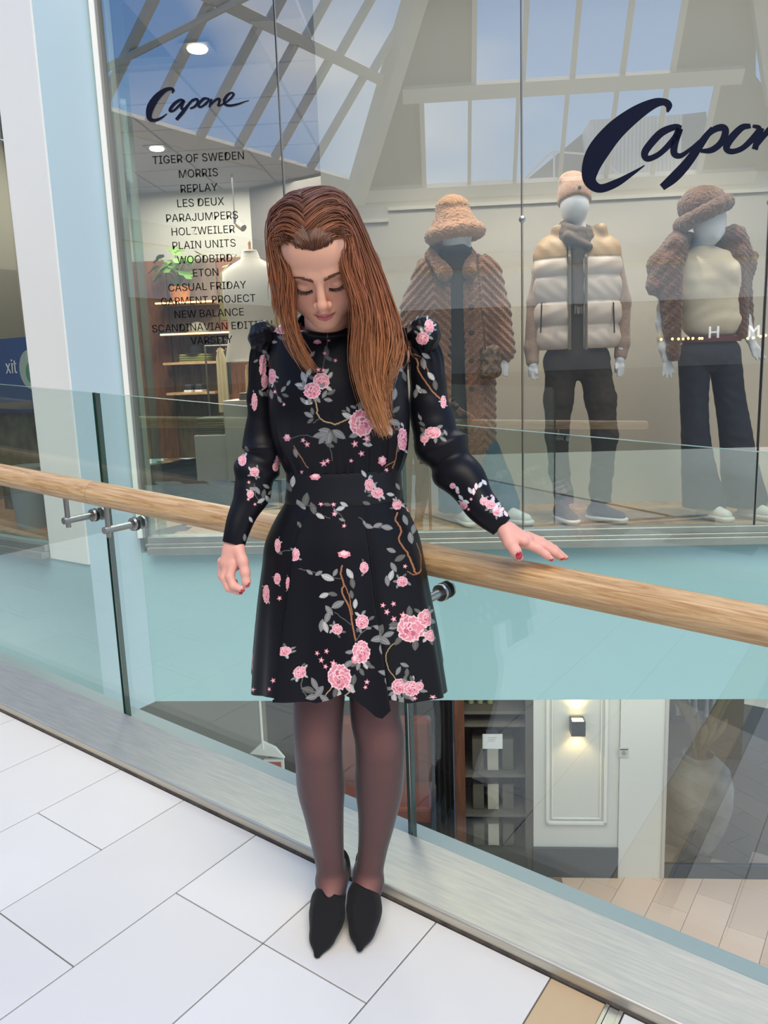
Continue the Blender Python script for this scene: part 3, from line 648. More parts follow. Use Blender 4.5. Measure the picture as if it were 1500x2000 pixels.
# wooden cabinet with shelves of cartons
cu0, cz0 = on_front(905, 1668, NL); cu1 = .70
cb = empty('display_cabinet', W(.4, NL, ZL), 'dark wooden display cabinet with shelves of cartons, left of the white panel', 'cabinet')
M_cab = wood_mat('red_brown_wood', '6b3a22', '48220f', 1, (8, 8, 1), .4, 1, 0); M_cabd = mat('cabinet_dark', '3b3731', .7)
MB().fbox(cu0, cu1, NL+.50, NL+.53, ZL, -.42).build('back_panel', M_cabd, cb)
MB().fbox(cu0-.06, cu0+.03, NL, NL+.5, ZL, -.42).build('side_panel', M_cab, cb); MB().fbox(cu1-.02, cu1+.05, NL, NL+.5, ZL, -.42).build('side_panel', mat('cabinet_frame', '4b4640', .5), cb)
MB().fbox(cu0, cu1, NL, NL+.5, ZL, ZL+.22).build('plinth', M_cabd, cb)
for zz in (-2.72, -2.33, -1.84, -1.72): MB().fbox(cu0+.03, cu1-.02, NL+.03, NL+.5, zz-.015, zz+.015).build('shelf', mat('cabinet_shelf', '57524a', .6), cb)
for zz, hgt in ((-2.705, .30), (-2.315, .36), (-3.07, .26)):
    for i in range(4):
        uu_ = cu0+.10+i*.135
        if uu_+.1 > cu1: continue
        bx = MB(); bx.fbox(uu_, uu_+.10, NL+.1, NL+.3, zz+.002, zz+hgt*.85)
        tag(bx.build('carton', mat('carton_pale' if i % 2 else 'carton_dark', 'aca697' if i % 2 else '4d4b3f', .6), None, bevel=.003), '%s carton in the wooden cabinet, %s shelf, %s' % ('pale' if i % 2 else 'dark olive', {-2.705: 'middle', -2.315: 'upper', -3.07: 'bottom'}[zz], ('at the left end', 'second from left', 'third from left', 'at the right end')[i]), 'carton', 'cartons on the cabinet shelves')
uc, zc = on_front(962, 1448, NL-.01)
nt_ = MB(); nt_.fbox(uc-.088, uc+.088, NL-.012, NL-.008, zc-.07, zc+.07); no = nt_.build('paper_notice', mat('paper', 'cfd0d2', .7)); tag(no, 'white paper notice stuck on the cabinet glass', 'notice')
for i in range(3): MB().fbox(uc-.04, uc+.04-.01*i, NL-.0125, NL-.012, zc+.035-.017*i, zc+.039-.017*i).build('text_line', mat('grey_ink', '8a8a8c', .7), no)
for px, py, w_, h_, jl in ((920, 1418, .045, .10, 'short olive jar at the left on the cabinet top shelf'), (938, 1412, .045, .14, 'tallest olive jar on the cabinet top shelf'), (958, 1418, .05, .09, 'wide low olive jar, right of the tall one in the cabinet')):
    ua, za = on_front(px, py, NL+.2)
    tag(MB().lathe([(0, 0), (w_*.6, 0), (w_*.6, h_), (w_*.35, h_*1.2), (0, h_*1.2)], W(ua, NL+.2, -1.701), (U, NN, (0, 0, 1)), 16).build('jar', mat('olive_jar', '8b8a66', .4), None, True), jl, 'jar', 'jars on the cabinet top shelf')
tag(MB().lathe([(0, 0), (.07, 0), (.085, .01), (.07, .02), (0, .02)], W(on_front(961, 1399, NL+.3)[0], NL+.40, max(-1.60, on_front(961, 1399, NL+.3)[1])), (U, (0, 0, 1), NN), 24).build('round_plate', mat('pale_olive', 'a7a382', .5), None, True), 'round pale plate standing above the jars in the cabinet', 'plate')
# black curtain left of the cabinet
ct = MB(); v = []; f = []; ua, ub = on_front(852, 1600, NL+.05)[0], cu0-.075
for i in range(25):
    t = i/24; uu_ = ua+(ub-ua)*t; nn_ = NL+.05+.03*math.sin(t*22)
    v += [W(uu_, nn_, ZL+.02), W(uu_, nn_, -.42), W(uu_, nn_+.02, ZL+.02), W(uu_, nn_+.02, -.42)]
for i in range(24): f += [(4*i, 4*i+4, 4*i+5, 4*i+1), (4*i+2, 4*i+3, 4*i+7, 4*i+6)]
tag(ct.add(v, f).build('black_curtain', mat('black_cloth', '0b0b0c', .9), None, True), 'black curtain hanging left of the wooden cabinet', 'curtain')
# dim restaurant to the left: floor, wall, red bench, hanging sign
db = MB(); db.fbox(-4.2, ua, NL+2.6, NL+2.7, ZL, -.42); tag(db.build('wall_back.009', mat('dim_brown', '8a7862', .7, noise=('6e604f', 1.5, .9))), kind='structure')
db = MB(); db.fbox(-4.2, 1.0, NL-.6, NL+2.6, ZL-.003, ZL+.004); tag(db.build('floor.003', mat('dim_floor', '7b6652', .35)), kind='structure')
bn = empty('red_bench', W(-1.0, NL+.6, ZL), 'red upholstered bench seen between and beside her legs, lower floor', 'bench')
M_red = mat('red_leather', 'a8573a', .45, noise=('7c3a26', 3, .9))
ba = on_front(600, 1500, NL+.4)[0]; bb = on_front(842, 1500, NL+.4)[0]
MB().fbox(ba, bb, NL+.3, NL+.85, ZL+.32, ZL+.48).build('seat', M_red, bn, bevel=.03); MB().fbox(ba, bb, NL+.80, NL+.95, ZL+.45, ZL+1.15).build('backrest', M_red, bn, bevel=.04)
MB().fbox(ba+.02, bb-.02, NL+.36, NL+.82, ZL+.004, ZL+.32).build('base', mat('bench_base', '2d211b', .6), bn)
spot(empty('added_bench_spot', W(-.7, NL+.5, -.6), 'added black spotlight out of view, lighting the red bench', 'lamp'), W(-.7, NL+.5, -.6), W(-.7, NL+.5, ZL), 45, (1, .62, .4), 90)  # added lamp, out of view, put in to light the bench
MB().lathe([(0, 0), (.03, 0), (.03, .05), (0, .05)], W(-.7, NL+.5, -.6), (U, NN, (0, 0, 1)), 12).build('lamp_body', M_black, bpy.data.objects['added_bench_spot'])
uh, zh = on_front(519, 1470, NL-.8)
hs = empty('hanging_sign', W(uh, NL-.8, zh), 'small house-shaped sign with red face hanging on a thin white rod', 'sign')
MB().tube([W(uh-.02, NL-.8, -.42), W(uh-.02, NL-.8, zh+.03)], .009, 8).build('rod', M_white, hs)
MB().poly([W(uh-.13, NL-.8, zh-.01), W(uh+.15, NL-.8, zh-.05), W(uh+.08, NL-.8, zh+.04), W(uh-.02, NL-.8, zh+.09)], .03, NN).build('roof_plate', M_white, hs)
MB().fbox(uh-.02, uh+.14, NL-.8, NL-.77, zh-.22, zh-.06).build('sign_board', M_white, hs); MB().fbox(uh+.0, uh+.12, NL-.803, NL-.80, zh-.21, zh-.08).build('sign_face', mat('sign_red', 'b34a3a', .5), hs)
# grey pier at the far left under the slab
gp = MB(); gp.fbox(-3.2, -1.72, NL+.0, NL+.3, ZL, -.42); tag(gp.build('wall_left.005', mat('lower_grey_pier', '8d8b82', .7)), kind='structure')
sf = MB(); sf.fbox(-1.6, 3.2, 4.0, 4.0, -.43, -.42)
# area lights without fixtures: lower level, shop, display
l = bpy.data.lights.new('soffit_light', 'AREA'); l.energy = 60; l.size = 3.5; l.size_y = 1.0; l.shape = 'RECTANGLE'; l.color = (1, .95, .88)
lo = bpy.data.objects.new('soffit_light', l); COL.objects.link(lo); lo.matrix_world = Matrix.Translation(Vector(W(1.3, 5.6, -.45)))@Matrix.Rotation(math.radians(30), 4, 'Z')
l = bpy.data.lights.new('shop_light', 'AREA'); l.energy = 180; l.size = 1.8; l.size_y = 2.6; l.shape = 'RECTANGLE'; l.color = (1, .93, .84)
lo = bpy.data.objects.new('shop_light', l); COL.objects.link(lo); lo.matrix_world = Matrix.Translation(Vector(W(-2.0, 6.9, 3.17)))@Matrix.Rotation(math.radians(30), 4, 'Z')

l = bpy.data.lights.new('display_fill', 'AREA'); l.energy = 26; l.size = 3.6; l.size_y = .4; l.shape = 'RECTANGLE'; l.color = (1, .95, .90)  # added area light above the frame, brightens back wall and mannequins
lo = bpy.data.objects.new('display_fill', l); COL.objects.link(lo); lo.matrix_world = Matrix.Translation(Vector(W(.9, 4.25, 3.72)))@Matrix.Rotation(math.radians(30), 4, 'Z')
# ================================================================== left neighbour shop (sliver)
w4 = empty('window_4', (-4.2, 2.33, 1)); tag(w4, kind='structure')
mb = MB(); v = [(x, y, z) for y in (2.330, 2.340) for (x, z) in ((-6.5, .50), (-3.704, .50), (-3.704, 4.3), (-6.5, 4.3))]
mb.add(v, [(0, 1, 2, 3)], 0); mb.add(v, [(7, 6, 5, 4)], 1); mb.build('pane', [glass_mat('neighbour_shop_glass', (.93, .95, .93), .14, .25), M_glassb], w4)
tag(MB().wbox(-6.5, -3.71, 2.61, 6.4, .42, .44).build('floor.004', M_oakfloor[0]), kind='structure')
tag(MB().wbox(-6.6, -3.71, 6.4, 6.5, .44, 4.3).build('wall_back.010', mat('left_shop_dark', '55524e', .7)), kind='structure')
tag(MB().wbox(-6.6, -3.6, 2.35, 6.4, 4.3, 4.4).build('ceiling.003', M_greywall), kind='structure')
tag(prism([(-3.72, 2.86), (-3.72, 2.93), (-6.7, 5.42), (-6.7, 5.35)], .44, 4.3).build('wall_right.002', mat('left_shop_partition', '6e6a62', .7)), kind='structure')
def on_y(px, py, y): r = ray(px, py); t = y/r[1]; p = CAM+t*r; return p[0], p[2]
xa, za = on_y(45, 718, 3.0); bs = empty('blue_poster', (xa, 3.0, za), 'blue poster board with white letters in the far left shop', 'poster')
MB().wbox(xa-.6, xa+.30, 3.0, 3.02, za-.22, za+.19).build('board', mat('poster_blue', '2c4f86', .5), bs)
c = bpy.data.curves.new('lettering', 'FONT'); c.body = 'xit'
if FONT: c.font = FONT
c.size = .17; c.extrude = .001; c.align_x = 'CENTER'; c.align_y = 'CENTER'; c.materials.append(mat('poster_white', 'dfe6ee', .5))
o = bpy.data.objects.new('lettering', c); COL.objects.link(o); xt, zt = on_y(20, 716, 2.99); o.matrix_world = Matrix.Translation((xt, 2.995, zt))@Matrix.Rotation(math.pi/2, 4, 'X'); o = text_mesh(o); o.parent = bs; o.matrix_parent_inverse = chain(bs).inverted()
xt, zt = on_y(60, 722, 2.99); MB().lathe([(0, 0), (.125, 0), (.125, .004), (0, .004)], (xt, 2.99, zt), ((1, 0, 0), (0, 0, 1), (0, 1, 0)), 32).build('emblem', mat('poster_pale', '9fb3a8', .5), bs, True)
MB().lathe([(0, 0), (.07, 0), (.07, .004), (0, .004)], (xt+.02, 2.985, zt-.02), ((1, 0, 0), (0, 0, 1), (0, 1, 0)), 24).build('emblem_centre', mat('poster_green', '4f8a72', .5), bs, True)
dc = empty('display_counter', (-4.3, 3.2, .44), 'dark counter with small goods in the far left shop', 'counter')
MB().wbox(-5.4, -4.36, 3.1, 3.28, .44, 1.12).build('counter_body', mat('counter_dark', '393a38', .5, noise=('6a6a5c', 9, .5)), dc); MB().wbox(-5.4, -4.35, 3.07, 3.30, 1.12, 1.15).build('counter_top', mat('counter_blue', '2b3f86', .5), dc)
for px, c_ in ((14, 'grey'), (88, 'dark grey')):
    xb, zb = on_y(px, 1000, 2.62)
    tag(MB().lathe([(0, 0), (.11, 0), (.135, .38), (0, .38)], (xb, 2.80, .44), seg=28).build('floor_pot', mat('pot_'+c_.replace(' ', '_'), '8d9496' if c_ == 'grey' else '5d676b', .5), None, True), 'tapered %s pot on the floor of the far left shop' % c_, 'pot')
# ================================================================== soft shapes (blended solids meshed on a grid)
def vec(p): return np.array(p, np.float64)
class Soft:
    def __init__(s, h=.004): s.h = h; s.p = []
    def cap(s, a, b, r1, r2=None, k=.01, fl=None, sub=False):
        """round cone a-b; fl=(axis, factor) flattens the section along axis"""
        r2 = r1 if r2 is None else r2; s.p.append(('c', vec(a), vec(b), r1, r2, k, fl, sub)); return s
    def chain(s, pts, rad, k=.01, fl=None):
        for i in range(len(pts)-1): s.cap(pts[i], pts[i+1], rad[i], rad[i+1], k, fl)
        return s
    def ell(s, c, r, k=.01, R=None, sub=False):
        """ellipsoid: centre, radii, optional 3x3 rows = axes"""
        s.p.append(('e', vec(c), vec(r), None if R is None else np.array(R, float), 0, k, None, sub)); return s
    def field(s):
        lo = np.full(3, 1e9); hi = -lo
        for q in s.p:
            if q[7]: continue
            if q[0] == 'c': r = max(q[3], q[4])*1.05; L, H = np.minimum(q[1], q[2])-r, np.maximum(q[1], q[2])+r
            else: r = max(q[2]) if q[3] is not None else q[2]; L, H = q[1]-r, q[1]+r
            lo = np.minimum(lo, L); hi = np.maximum(hi, H)
        h = s.h; lo = lo-4*h; hi = hi+4*h; n = np.ceil((hi-lo)/h).astype(int)+1
        D = np.full(tuple(n), .05, np.float32)
        for q in s.p:
            k = q[5]; pad = max(k*1.2, 3*h)+.004
            if q[0] == 'c': r = max(q[3], q[4])*1.05; L, H = np.minimum(q[1], q[2])-r-pad, np.maximum(q[1], q[2])+r+pad
            else: r = max(q[2]) if q[3] is not None else q[2]; L, H = q[1]-r-pad, q[1]+r+pad
            i0 = np.clip(((L-lo)/h).astype(int), 0, n-1); i1 = np.clip(((H-lo)/h).astype(int)+2, 1, n)
            if (i1 <= i0).any(): continue
            ax = [(lo[t]+h*np.arange(i0[t], i1[t])).astype(np.float32) for t in range(3)]
            X, Y, Z = ax[0][:, None, None], ax[1][None, :, None], ax[2][None, None, :]
            if q[0] == 'c':
                a, b = q[1], q[2]; ab = b-a; l2 = ab@ab+1e-12
                px, py, pz = X-a[0], Y-a[1], Z-a[2]
                t = np.clip((px*ab[0]+py*ab[1]+pz*ab[2])/l2, 0, 1)
                dx, dy, dz = px-t*ab[0], py-t*ab[1], pz-t*ab[2]
                d2 = dx*dx+dy*dy+dz*dz
                if q[6] is not None:
                    w, fac = vec(q[6][0]), q[6][1]; w = w/np.linalg.norm(w); dw = dx*w[0]+dy*w[1]+dz*w[2]
                    d2 = d2+(fac*fac-1)*dw*dw; d = (np.sqrt(np.maximum(d2, 0))-(q[3]+(q[4]-q[3])*t))/(1+(fac-1)*.5*(abs(dw)/(np.sqrt(d2)+1e-6)))
                else: d = np.sqrt(d2)-(q[3]+(q[4]-q[3])*t)
            else:
                px, py, pz = X-q[1][0], Y-q[1][1], Z-q[1][2]; r = q[2]
                if q[3] is not None:
                    R = q[3]; px, py, pz = px*R[0, 0]+py*R[0, 1]+pz*R[0, 2], px*R[1, 0]+py*R[1, 1]+pz*R[1, 2], px*R[2, 0]+py*R[2, 1]+pz*R[2, 2]
                k0 = np.sqrt((px/r[0])**2+(py/r[1])**2+(pz/r[2])**2); k1 = np.sqrt((px/r[0]**2)**2+(py/r[1]**2)**2+(pz/r[2]**2)**2)+1e-9
                d = k0*(k0-1)/k1
            S = D[i0[0]:i1[0], i0[1]:i1[1], i0[2]:i1[2]]
            d = d.astype(np.float32)
            if q[7]:
                hh = np.clip(.5-.5*(d+S)/k, 0, 1); S[...] = S*(1-hh)+(-d)*hh+k*hh*(1-hh)
            else:
                hh = np.clip(.5+.5*(S-d)/k, 0, 1); S[...] = S*(1-hh)+d*hh-k*hh*(1-hh)
        return D, lo
    def mesh(s, clip=None, off=0., fn=None):
        D, lo = s.field(); D = D-off
        if clip is not None:                    # list of (point, normal): keep the side the normal points away from
            n = D.shape; ax = [(lo[t]+s.h*np.arange(n[t])).astype(np.float32) for t in range(3)]
            for c, m_ in clip:
                m_ = vec(m_)/np.linalg.norm(m_); d = (ax[0]-c[0])[:, None, None]*m_[0]+(ax[1]-c[1])[None, :, None]*m_[1]+(ax[2]-c[2])[None, None, :]*m_[2]
                D = np.maximum(D, d.astype(np.float32))
        if fn is not None:
            n = D.shape; ax = [(lo[t]+s.h*np.arange(n[t])).astype(np.float32) for t in range(3)]
            D = fn(D, ax[0][:, None, None], ax[1][None, :, None], ax[2][None, None, :])
        return nets(D, lo, s.h)
def nets(D, lo, h):
    S = D < 0; nx, ny, nz = D.shape
    c = [(0, 0, 0), (1, 0, 0), (0, 1, 0), (1, 1, 0), (0, 0, 1), (1, 0, 1), (0, 1, 1), (1, 1, 1)]
    cnt = np.zeros((nx-1, ny-1, nz-1), np.int8)
    for a, b, d in c: cnt += S[a:nx-1+a, b:ny-1+b, d:nz-1+d]
    I = np.argwhere((cnt > 0) & (cnt < 8)); N = len(I)
    vals = np.stack([D[I[:, 0]+a, I[:, 1]+b, I[:, 2]+d] for a, b, d in c], 1)
    acc = np.zeros((N, 3)); w = np.zeros(N); C = np.array(c, float)
    for i in range(8):
        for j in range(i+1, 8):
            if np.abs(C[i]-C[j]).sum() != 1: continue
            a, b = vals[:, i], vals[:, j]; m_ = (a < 0) != (b < 0); t = np.where(m_, a/np.where(m_, a-b, 1), 0)
            acc += np.where(m_[:, None], C[i]+(C[j]-C[i])*t[:, None], 0); w += m_
    V = lo+h*(I+acc/w[:, None])
    idx = np.full((nx-1, ny-1, nz-1), -1, np.int32); idx[I[:, 0], I[:, 1], I[:, 2]] = np.arange(N)
    Q = []
    for ax in range(3):
        e = [0, 0, 0]; e[ax] = 1
        A = S[1:nx-1, 1:ny-1, 1:nz-1]; B = S[1+e[0]:nx-1+e[0], 1+e[1]:ny-1+e[1], 1+e[2]:nz-1+e[2]]
        E = np.argwhere(A != B)+1
        if len(E) == 0: continue
        inside = S[E[:, 0], E[:, 1], E[:, 2]]
        o1, o2 = [(1, 2), (2, 0), (0, 1)][ax]
        def cell(d1, d2):
            F = E.copy(); F[:, o1] -= d1; F[:, o2] -= d2; return idx[F[:, 0], F[:, 1], F[:, 2]]
        q = np.stack([cell(1, 1), cell(0, 1), cell(0, 0), cell(1, 0)], 1)
        q = np.where(inside[:, None], q, q[:, ::-1]); Q.append(q)
    Q = np.concatenate(Q); Q = Q[(Q >= 0).all(1)]
    return V, Q
def relax(V, Q, n=2, f=.5):
    for _ in range(n):
        A = np.zeros_like(V); c = np.zeros(len(V))
        for i in range(4):
            for j in ((i+1) % 4, (i-1) % 4):
                np.add.at(A, Q[:, i], V[Q[:, j]]); np.add.at(c, Q[:, i], 1)
        V = V*(1-f)+f*A/np.maximum(c, 1)[:, None]
    return V
def join(parts):
    V, Q, b = [], [], 0
    for v, q in parts: V.append(v); Q.append(q+b); b += len(v)
    return np.concatenate(V), np.concatenate(Q)
def soft_obj(name, VQ, mats, parent, rl=1, xf=None):
    V, Q = VQ
    if rl: V = relax(V, Q, rl)
    if xf is not None: V = xf(V)
    return link(name, mesh_np(name, V, Q), mats, parent, smooth=True, world=False)

def loft(sections, seg=64, close=False, caps=True):
    """sections: list of functions/arrays (seg,3) -> grid of quads"""
    V = np.concatenate(sections); n = len(sections); i = np.arange(n-1)[:, None]; k = np.arange(seg)[None, :]
    Q = np.stack([i*seg+k, i*seg+(k+1) % seg, (i+1)*seg+(k+1) % seg, (i+1)*seg+k], -1).reshape(-1, 4)
    return V, Q
def interp(tab, z):
    """tab rows: z, v1, v2 ... smooth interpolation"""
    tab = np.array(sorted(tab), float); zz = tab[:, 0]; out = []
    for j in range(1, tab.shape[1]):
        y = tab[:, j]; m_ = np.gradient(y, zz); i = np.clip(np.searchsorted(zz, z)-1, 0, len(zz)-2)
        h = zz[i+1]-zz[i]; t = np.clip((z-zz[i])/h, 0, 1)
        out.append((2*t**3-3*t**2+1)*y[i]+(t**3-2*t**2+t)*h*m_[i]+(-2*t**3+3*t**2)*y[i+1]+(t**3-t**2)*h*m_[i+1])
    return out
# ================================================================== the woman
W0 = np.array([-1.06, 1.32]); DIST = float(np.linalg.norm(W0)); PB = np.array([W0[0]/DIST, W0[1]/DIST, 0]); PA = np.array([PB[1], -PB[0], 0])
ZR = rz(W0[0])
def toL(p): q = np.asarray(p)-np.array([W0[0], W0[1], ZR]); return np.array([q@PA, q@PB, q[2]])
def LP(px, py, b=0.):
    r = ray(px, py); t = (DIST+b)/(r@PB); return toL(CAM+t*r)
def LR(px, py, b, hp): return float(np.linalg.norm(LP(px+hp, py, b)-LP(px-hp, py, b))/2)
woman = empty('person', (W0[0], W0[1], ZR), 'woman with long auburn hair looking down, black floral dress, sheer tights, beside the handrail', 'person', rot=math.atan2(PA[1], PA[0]))

def attr_mat(name, rough=.5, sss=.0, spec=.4):
    mt = bpy.data.materials.new(name); mt.use_nodes = True; t = mt.node_tree; b = t.nodes['Principled BSDF']
    a = t.nodes.new('ShaderNodeAttribute'); a.attribute_name = 'tint'; t.links.new(a.outputs['Color'], b.inputs['Base Color'])
    b.inputs['Roughness'].default_value = rough; b.inputs['Specular IOR Level'].default_value = spec
    if sss:
        b.inputs['Subsurface Weight'].default_value = sss; b.inputs['Subsurface Radius'].default_value = (.012, .005, .003); b.inputs['Subsurface Scale'].default_value = 1.
    return mt
def set_tint(o, C):
    at = o.data.color_attributes.new('tint', 'FLOAT_COLOR', 'POINT'); C = np.concatenate([C, np.ones((len(C), 1))], 1).astype(np.float32)
    at.data.foreach_set('color', C.ravel())

# ---- legs
legL = [(628, 1240, .05, 55), (624, 1330, .045, 51), (622, 1400, .035, 47.5), (621.5, 1440, .030, 46), (623, 1480, .035, 45), (627, 1540, .050, 43), (634, 1600, .062, 36), (640, 1650, .072, 30), (645, 1690, .080, 26.5), (646, 1722, .083, 26)]
legR = [(722, 1240, .05, 55), (731, 1330, .045, 50), (733, 1400, .035, 47), (741, 1440, .030, 47), (742.5, 1480, .035, 46.5), (741, 1540, .050, 43), (736, 1600, .062, 35), (729, 1650, .072, 28), (723, 1690, .080, 25.5), (720, 1722, .083, 25.5)]
def leg(S, tab, grow=0.):
    P = [LP(x, y, b) for x, y, b, h in tab]; R = [LR(x, y, b, h)*.985+grow for x, y, b, h in tab]
    q = catmull([(*p, r) for p, r in zip(P, R)], 8)
    for i in range(len(q)-1): S.cap(q[i][:3], q[i+1][:3], q[i][3], q[i+1][3], .0025)
    S.ell(P[5]+np.array([0, .020, .02]), (R[5]*.90, .038, .085), .03); S.ell(P[3]+np.array([0, -.020, -.01]), (R[3]*.60, .026, .035), .025)
feet = {'L': ((-.008, .118), (-.040, .022), (-.065, -.070)), 'R': ((.066, .116), (.050, .030), (.033, -.062))}
def foot(S, key, grow=0.):
    h, b, t = feet[key]; an = LP(646, 1722, .083) if key == 'L' else LP(720, 1722, .083)
    S.cap(an, (h[0], h[1]-.012, .112), .030+grow, .026+grow, .02)
    S.cap(an+np.array([0, -.012, 0]), (b[0], b[1], .044), .0265+grow, .0215+grow, .02)
    S.cap((h[0], h[1]-.01, .10), (b[0], b[1], .040), .022+grow, .024+grow, .02)
    S.cap((b[0], b[1], .036), (t[0]*.5+b[0]*.5, t[1]*.5+b[1]*.5, .022), .023+grow, .014+grow, .015, ((0, 0, 1), 1.3))
def legs_soft(grow=0., h=.004):
    S = Soft(h); leg(S, legL, grow); leg(S, legR, grow); foot(S, 'L', grow); foot(S, 'R', grow); return S
# ---- trunk, neck, arms (mostly under the dress)
SB = legs_soft()
SB.ell(LP(672, 1080, .06), (.14, .095, .13), .05); SB.cap(LP(672, 1040, .05), LP(668, 900, .045), .085, .075, .06, ((0, 1, 0), 1.1))
SB.ell(LP(664, 790, .045), (.105, .082, .13), .05); SB.cap(LP(560, 690, .05), LP(770, 690, .05), .035, .035, .04)
SB.cap((.030, .035, 1.36), (.026, -.035, 1.455), .050, .047, .03)
aL = [(515, 690, .05, 18), (507, 760, .06, 18), (508, 860, .06, 18), (500, 920, .045, 19), (475, 1000, .01, 16), (458, 1055, -.02, 15)]
aR = [(820, 690, .05, 19), (838, 770, .05, 20), (868, 875, .03, 20), (903, 930, -.01, 20), (940, 985, -.05, 17), (978, 1027, -.08, 15)]
for tab in (aL, aR):
    for p, q in zip(tab[:-1], tab[1:]): SB.cap(LP(*p[:3]), LP(*q[:3]), LR(*p[:3], p[3]), LR(*q[:3], q[3]), .015)
V1, Q1 = SB.mesh(); V1 = relax(V1, Q1, 2)
# ---- hands (finer grid)
def fing(S, pts, k=.004):
    for p, q in zip(pts[:-1], pts[1:]): S.cap(LP(*p[:3]), LP(*q[:3]), LR(*p[:3], p[3]), LR(*q[:3], q[3]), k)
HL = Soft(.0014)
for a_, b_ in ((((457, 1050, -.022, 15)), (455, 1072, -.024, 18)), ((455, 1072, -.024, 18), (448, 1098, -.026, 19.5)), ((462, 1070, -.028, 14), (458, 1100, -.032, 14))):
    HL.cap(LP(*a_[:3]), LP(*b_[:3]), LR(*a_[:3], a_[3]), LR(*b_[:3], b_[3]), .012, ((0, 1, 0), 1.45))
fing(HL, [(456, 1100, -.036, 10), (449, 1126, -.044, 8.6), (456, 1144, -.052, 7.6), (470, 1150, -.055, 6.2)])
fing(HL, [(446, 1102, -.028, 10), (438, 1128, -.034, 9), (447, 1148, -.040, 8), (466, 1156, -.043, 6.5)])
fing(HL, [(438, 1100, -.016, 9.5), (434, 1124, -.018, 8.6), (446, 1143, -.024, 7.6), (462, 1148, -.026, 6.3)])
fing(HL, [(433, 1096, -.004, 8.5), (434, 1116, -.003, 7.6), (446, 1132, -.008, 6.6), (459, 1136, -.010, 5.6)])
fing(HL, [(466, 1074, -.034, 12), (474, 1096, -.045, 10.5), (479, 1118, -.052, 9.2), (481, 1136, -.055, 8.2), (482, 1143, -.055, 6)], .006)
HR = Soft(.0014)
for a_, b_ in ((((974, 1022, -.078, 17)), (990, 1034, -.083, 19)), ((990, 1034, -.083, 19), (1024, 1052, -.088, 18)), ((990, 1040, -.10, 15), (1020, 1057, -.11, 13))):
    HR.cap(LP(*a_[:3]), LP(*b_[:3]), LR(*a_[:3], a_[3]), LR(*b_[:3], b_[3]), .012, ((.35, .2, .9), 1.35))
fing(HR, [(1024, 1048, -.070, 10), (1056, 1060, -.066, 9.3), (1082, 1073, -.064, 8.2), (1105, 1089, -.064, 5)])
fing(HR, [(1026, 1054, -.086, 10.5), (1060, 1067, -.088, 9.4), (1083, 1079, -.089, 8.2), (1097, 1090, -.089, 5.4)])
fing(HR, [(1022, 1059, -.102, 10), (1050, 1071, -.108, 8.8), (1066, 1083, -.111, 7.4), (1077, 1092, -.112, 5)])
fing(HR, [(1030, 1046, -.056, 8.5), (1056, 1056, -.048, 7.6), (1074, 1066, -.044, 6.6), (1090, 1079, -.043, 4.6)])
fing(HR, [(988, 1042, -.10, 15), (996, 1060, -.118, 12.5), (1006, 1076, -.128, 10.5), (1014, 1088, -.132, 8)], .007)
VH1, QH1 = HL.mesh(); VH2, QH2 = HR.mesh(); VH1 = relax(VH1, QH1, 1); VH2 = relax(VH2, QH2, 1)
# ---- head
hs_ = .965
H = Soft(.0015)
H.ell((0, -.015, .035), (.075, .093, .083), .02); H.ell((0, .028, -.018), (.066, .062, .080), .03); H.ell((0, .034, -.066), (.050, .048, .036), .03)
H.ell((0, .072, -.093), (.022, .016, .014), .025); H.ell((0, .045, .05), (.057, .045, .045), .03)
for s_ in (-1, 1):
    H.ell((s_*.040, .058, -.034), (.025, .023, .026), .022)
    H.cap((s_*.012, .088, .016), (s_*.042, .074, .019), .008, .007, .014)
    H.ell((s_*.075, -.008, -.008), (.007, .016, .028), .006)
for s_ in (-1, 1): H.ell((s_*.030, .099, -.004), (.019, .014, .0125), .014, sub=True)
for s_ in (-1, 1): H.ell((s_*.030, .0755, -.0045), (.0150, .0140, .0122), .0035)
H.cap((0, .089, .010), (0, .1085, -.030), .0065, .0085, .010); H.ell((0, .1115, -.0345), (.0098, .0090, .0085), .006)
for s_ in (-1, 1): H.ell((s_*.0115, .1005, -.0385), (.0068, .0085, .0068), .005)
for s_ in (-1, 1): H.ell((s_*.0058, .1075, -.0445), (.0032, .0042, .0026), .0025, sub=True)
H.cap((0, .094, -.050), (0, .092, -.058), .008, .008, .012)
for s_ in (-1, 1):
    H.cap((0, .0965, -.0625), (s_*.0095, .0935, -.0632), .0040, .0036, .003); H.cap((s_*.0095, .0935, -.0632), (s_*.0185, .0875, -.0632), .0036, .0018, .003)
    H.cap((0, .0945, -.0715), (s_*.009, .0925, -.0703), .0050, .0042, .003); H.cap((s_*.009, .0925, -.0703), (s_*.0170, .0880, -.0655), .0042, .0016, .003)
for s_ in (-1, 1): H.cap((0, .1015, -.0668), (s_*.0195, .0905, -.0632), .0012, .0010, .0022, sub=True)
H.cap((0, -.022, -.05), (0, -.052, -.135), .047, .050, .03)
VH, QH = H.mesh(); VH = relax(VH, QH, 2, .4); VH[:, 0] *= 1.05
def rotm(ax, a): return np.array(Matrix.Rotation(a, 3, ax))
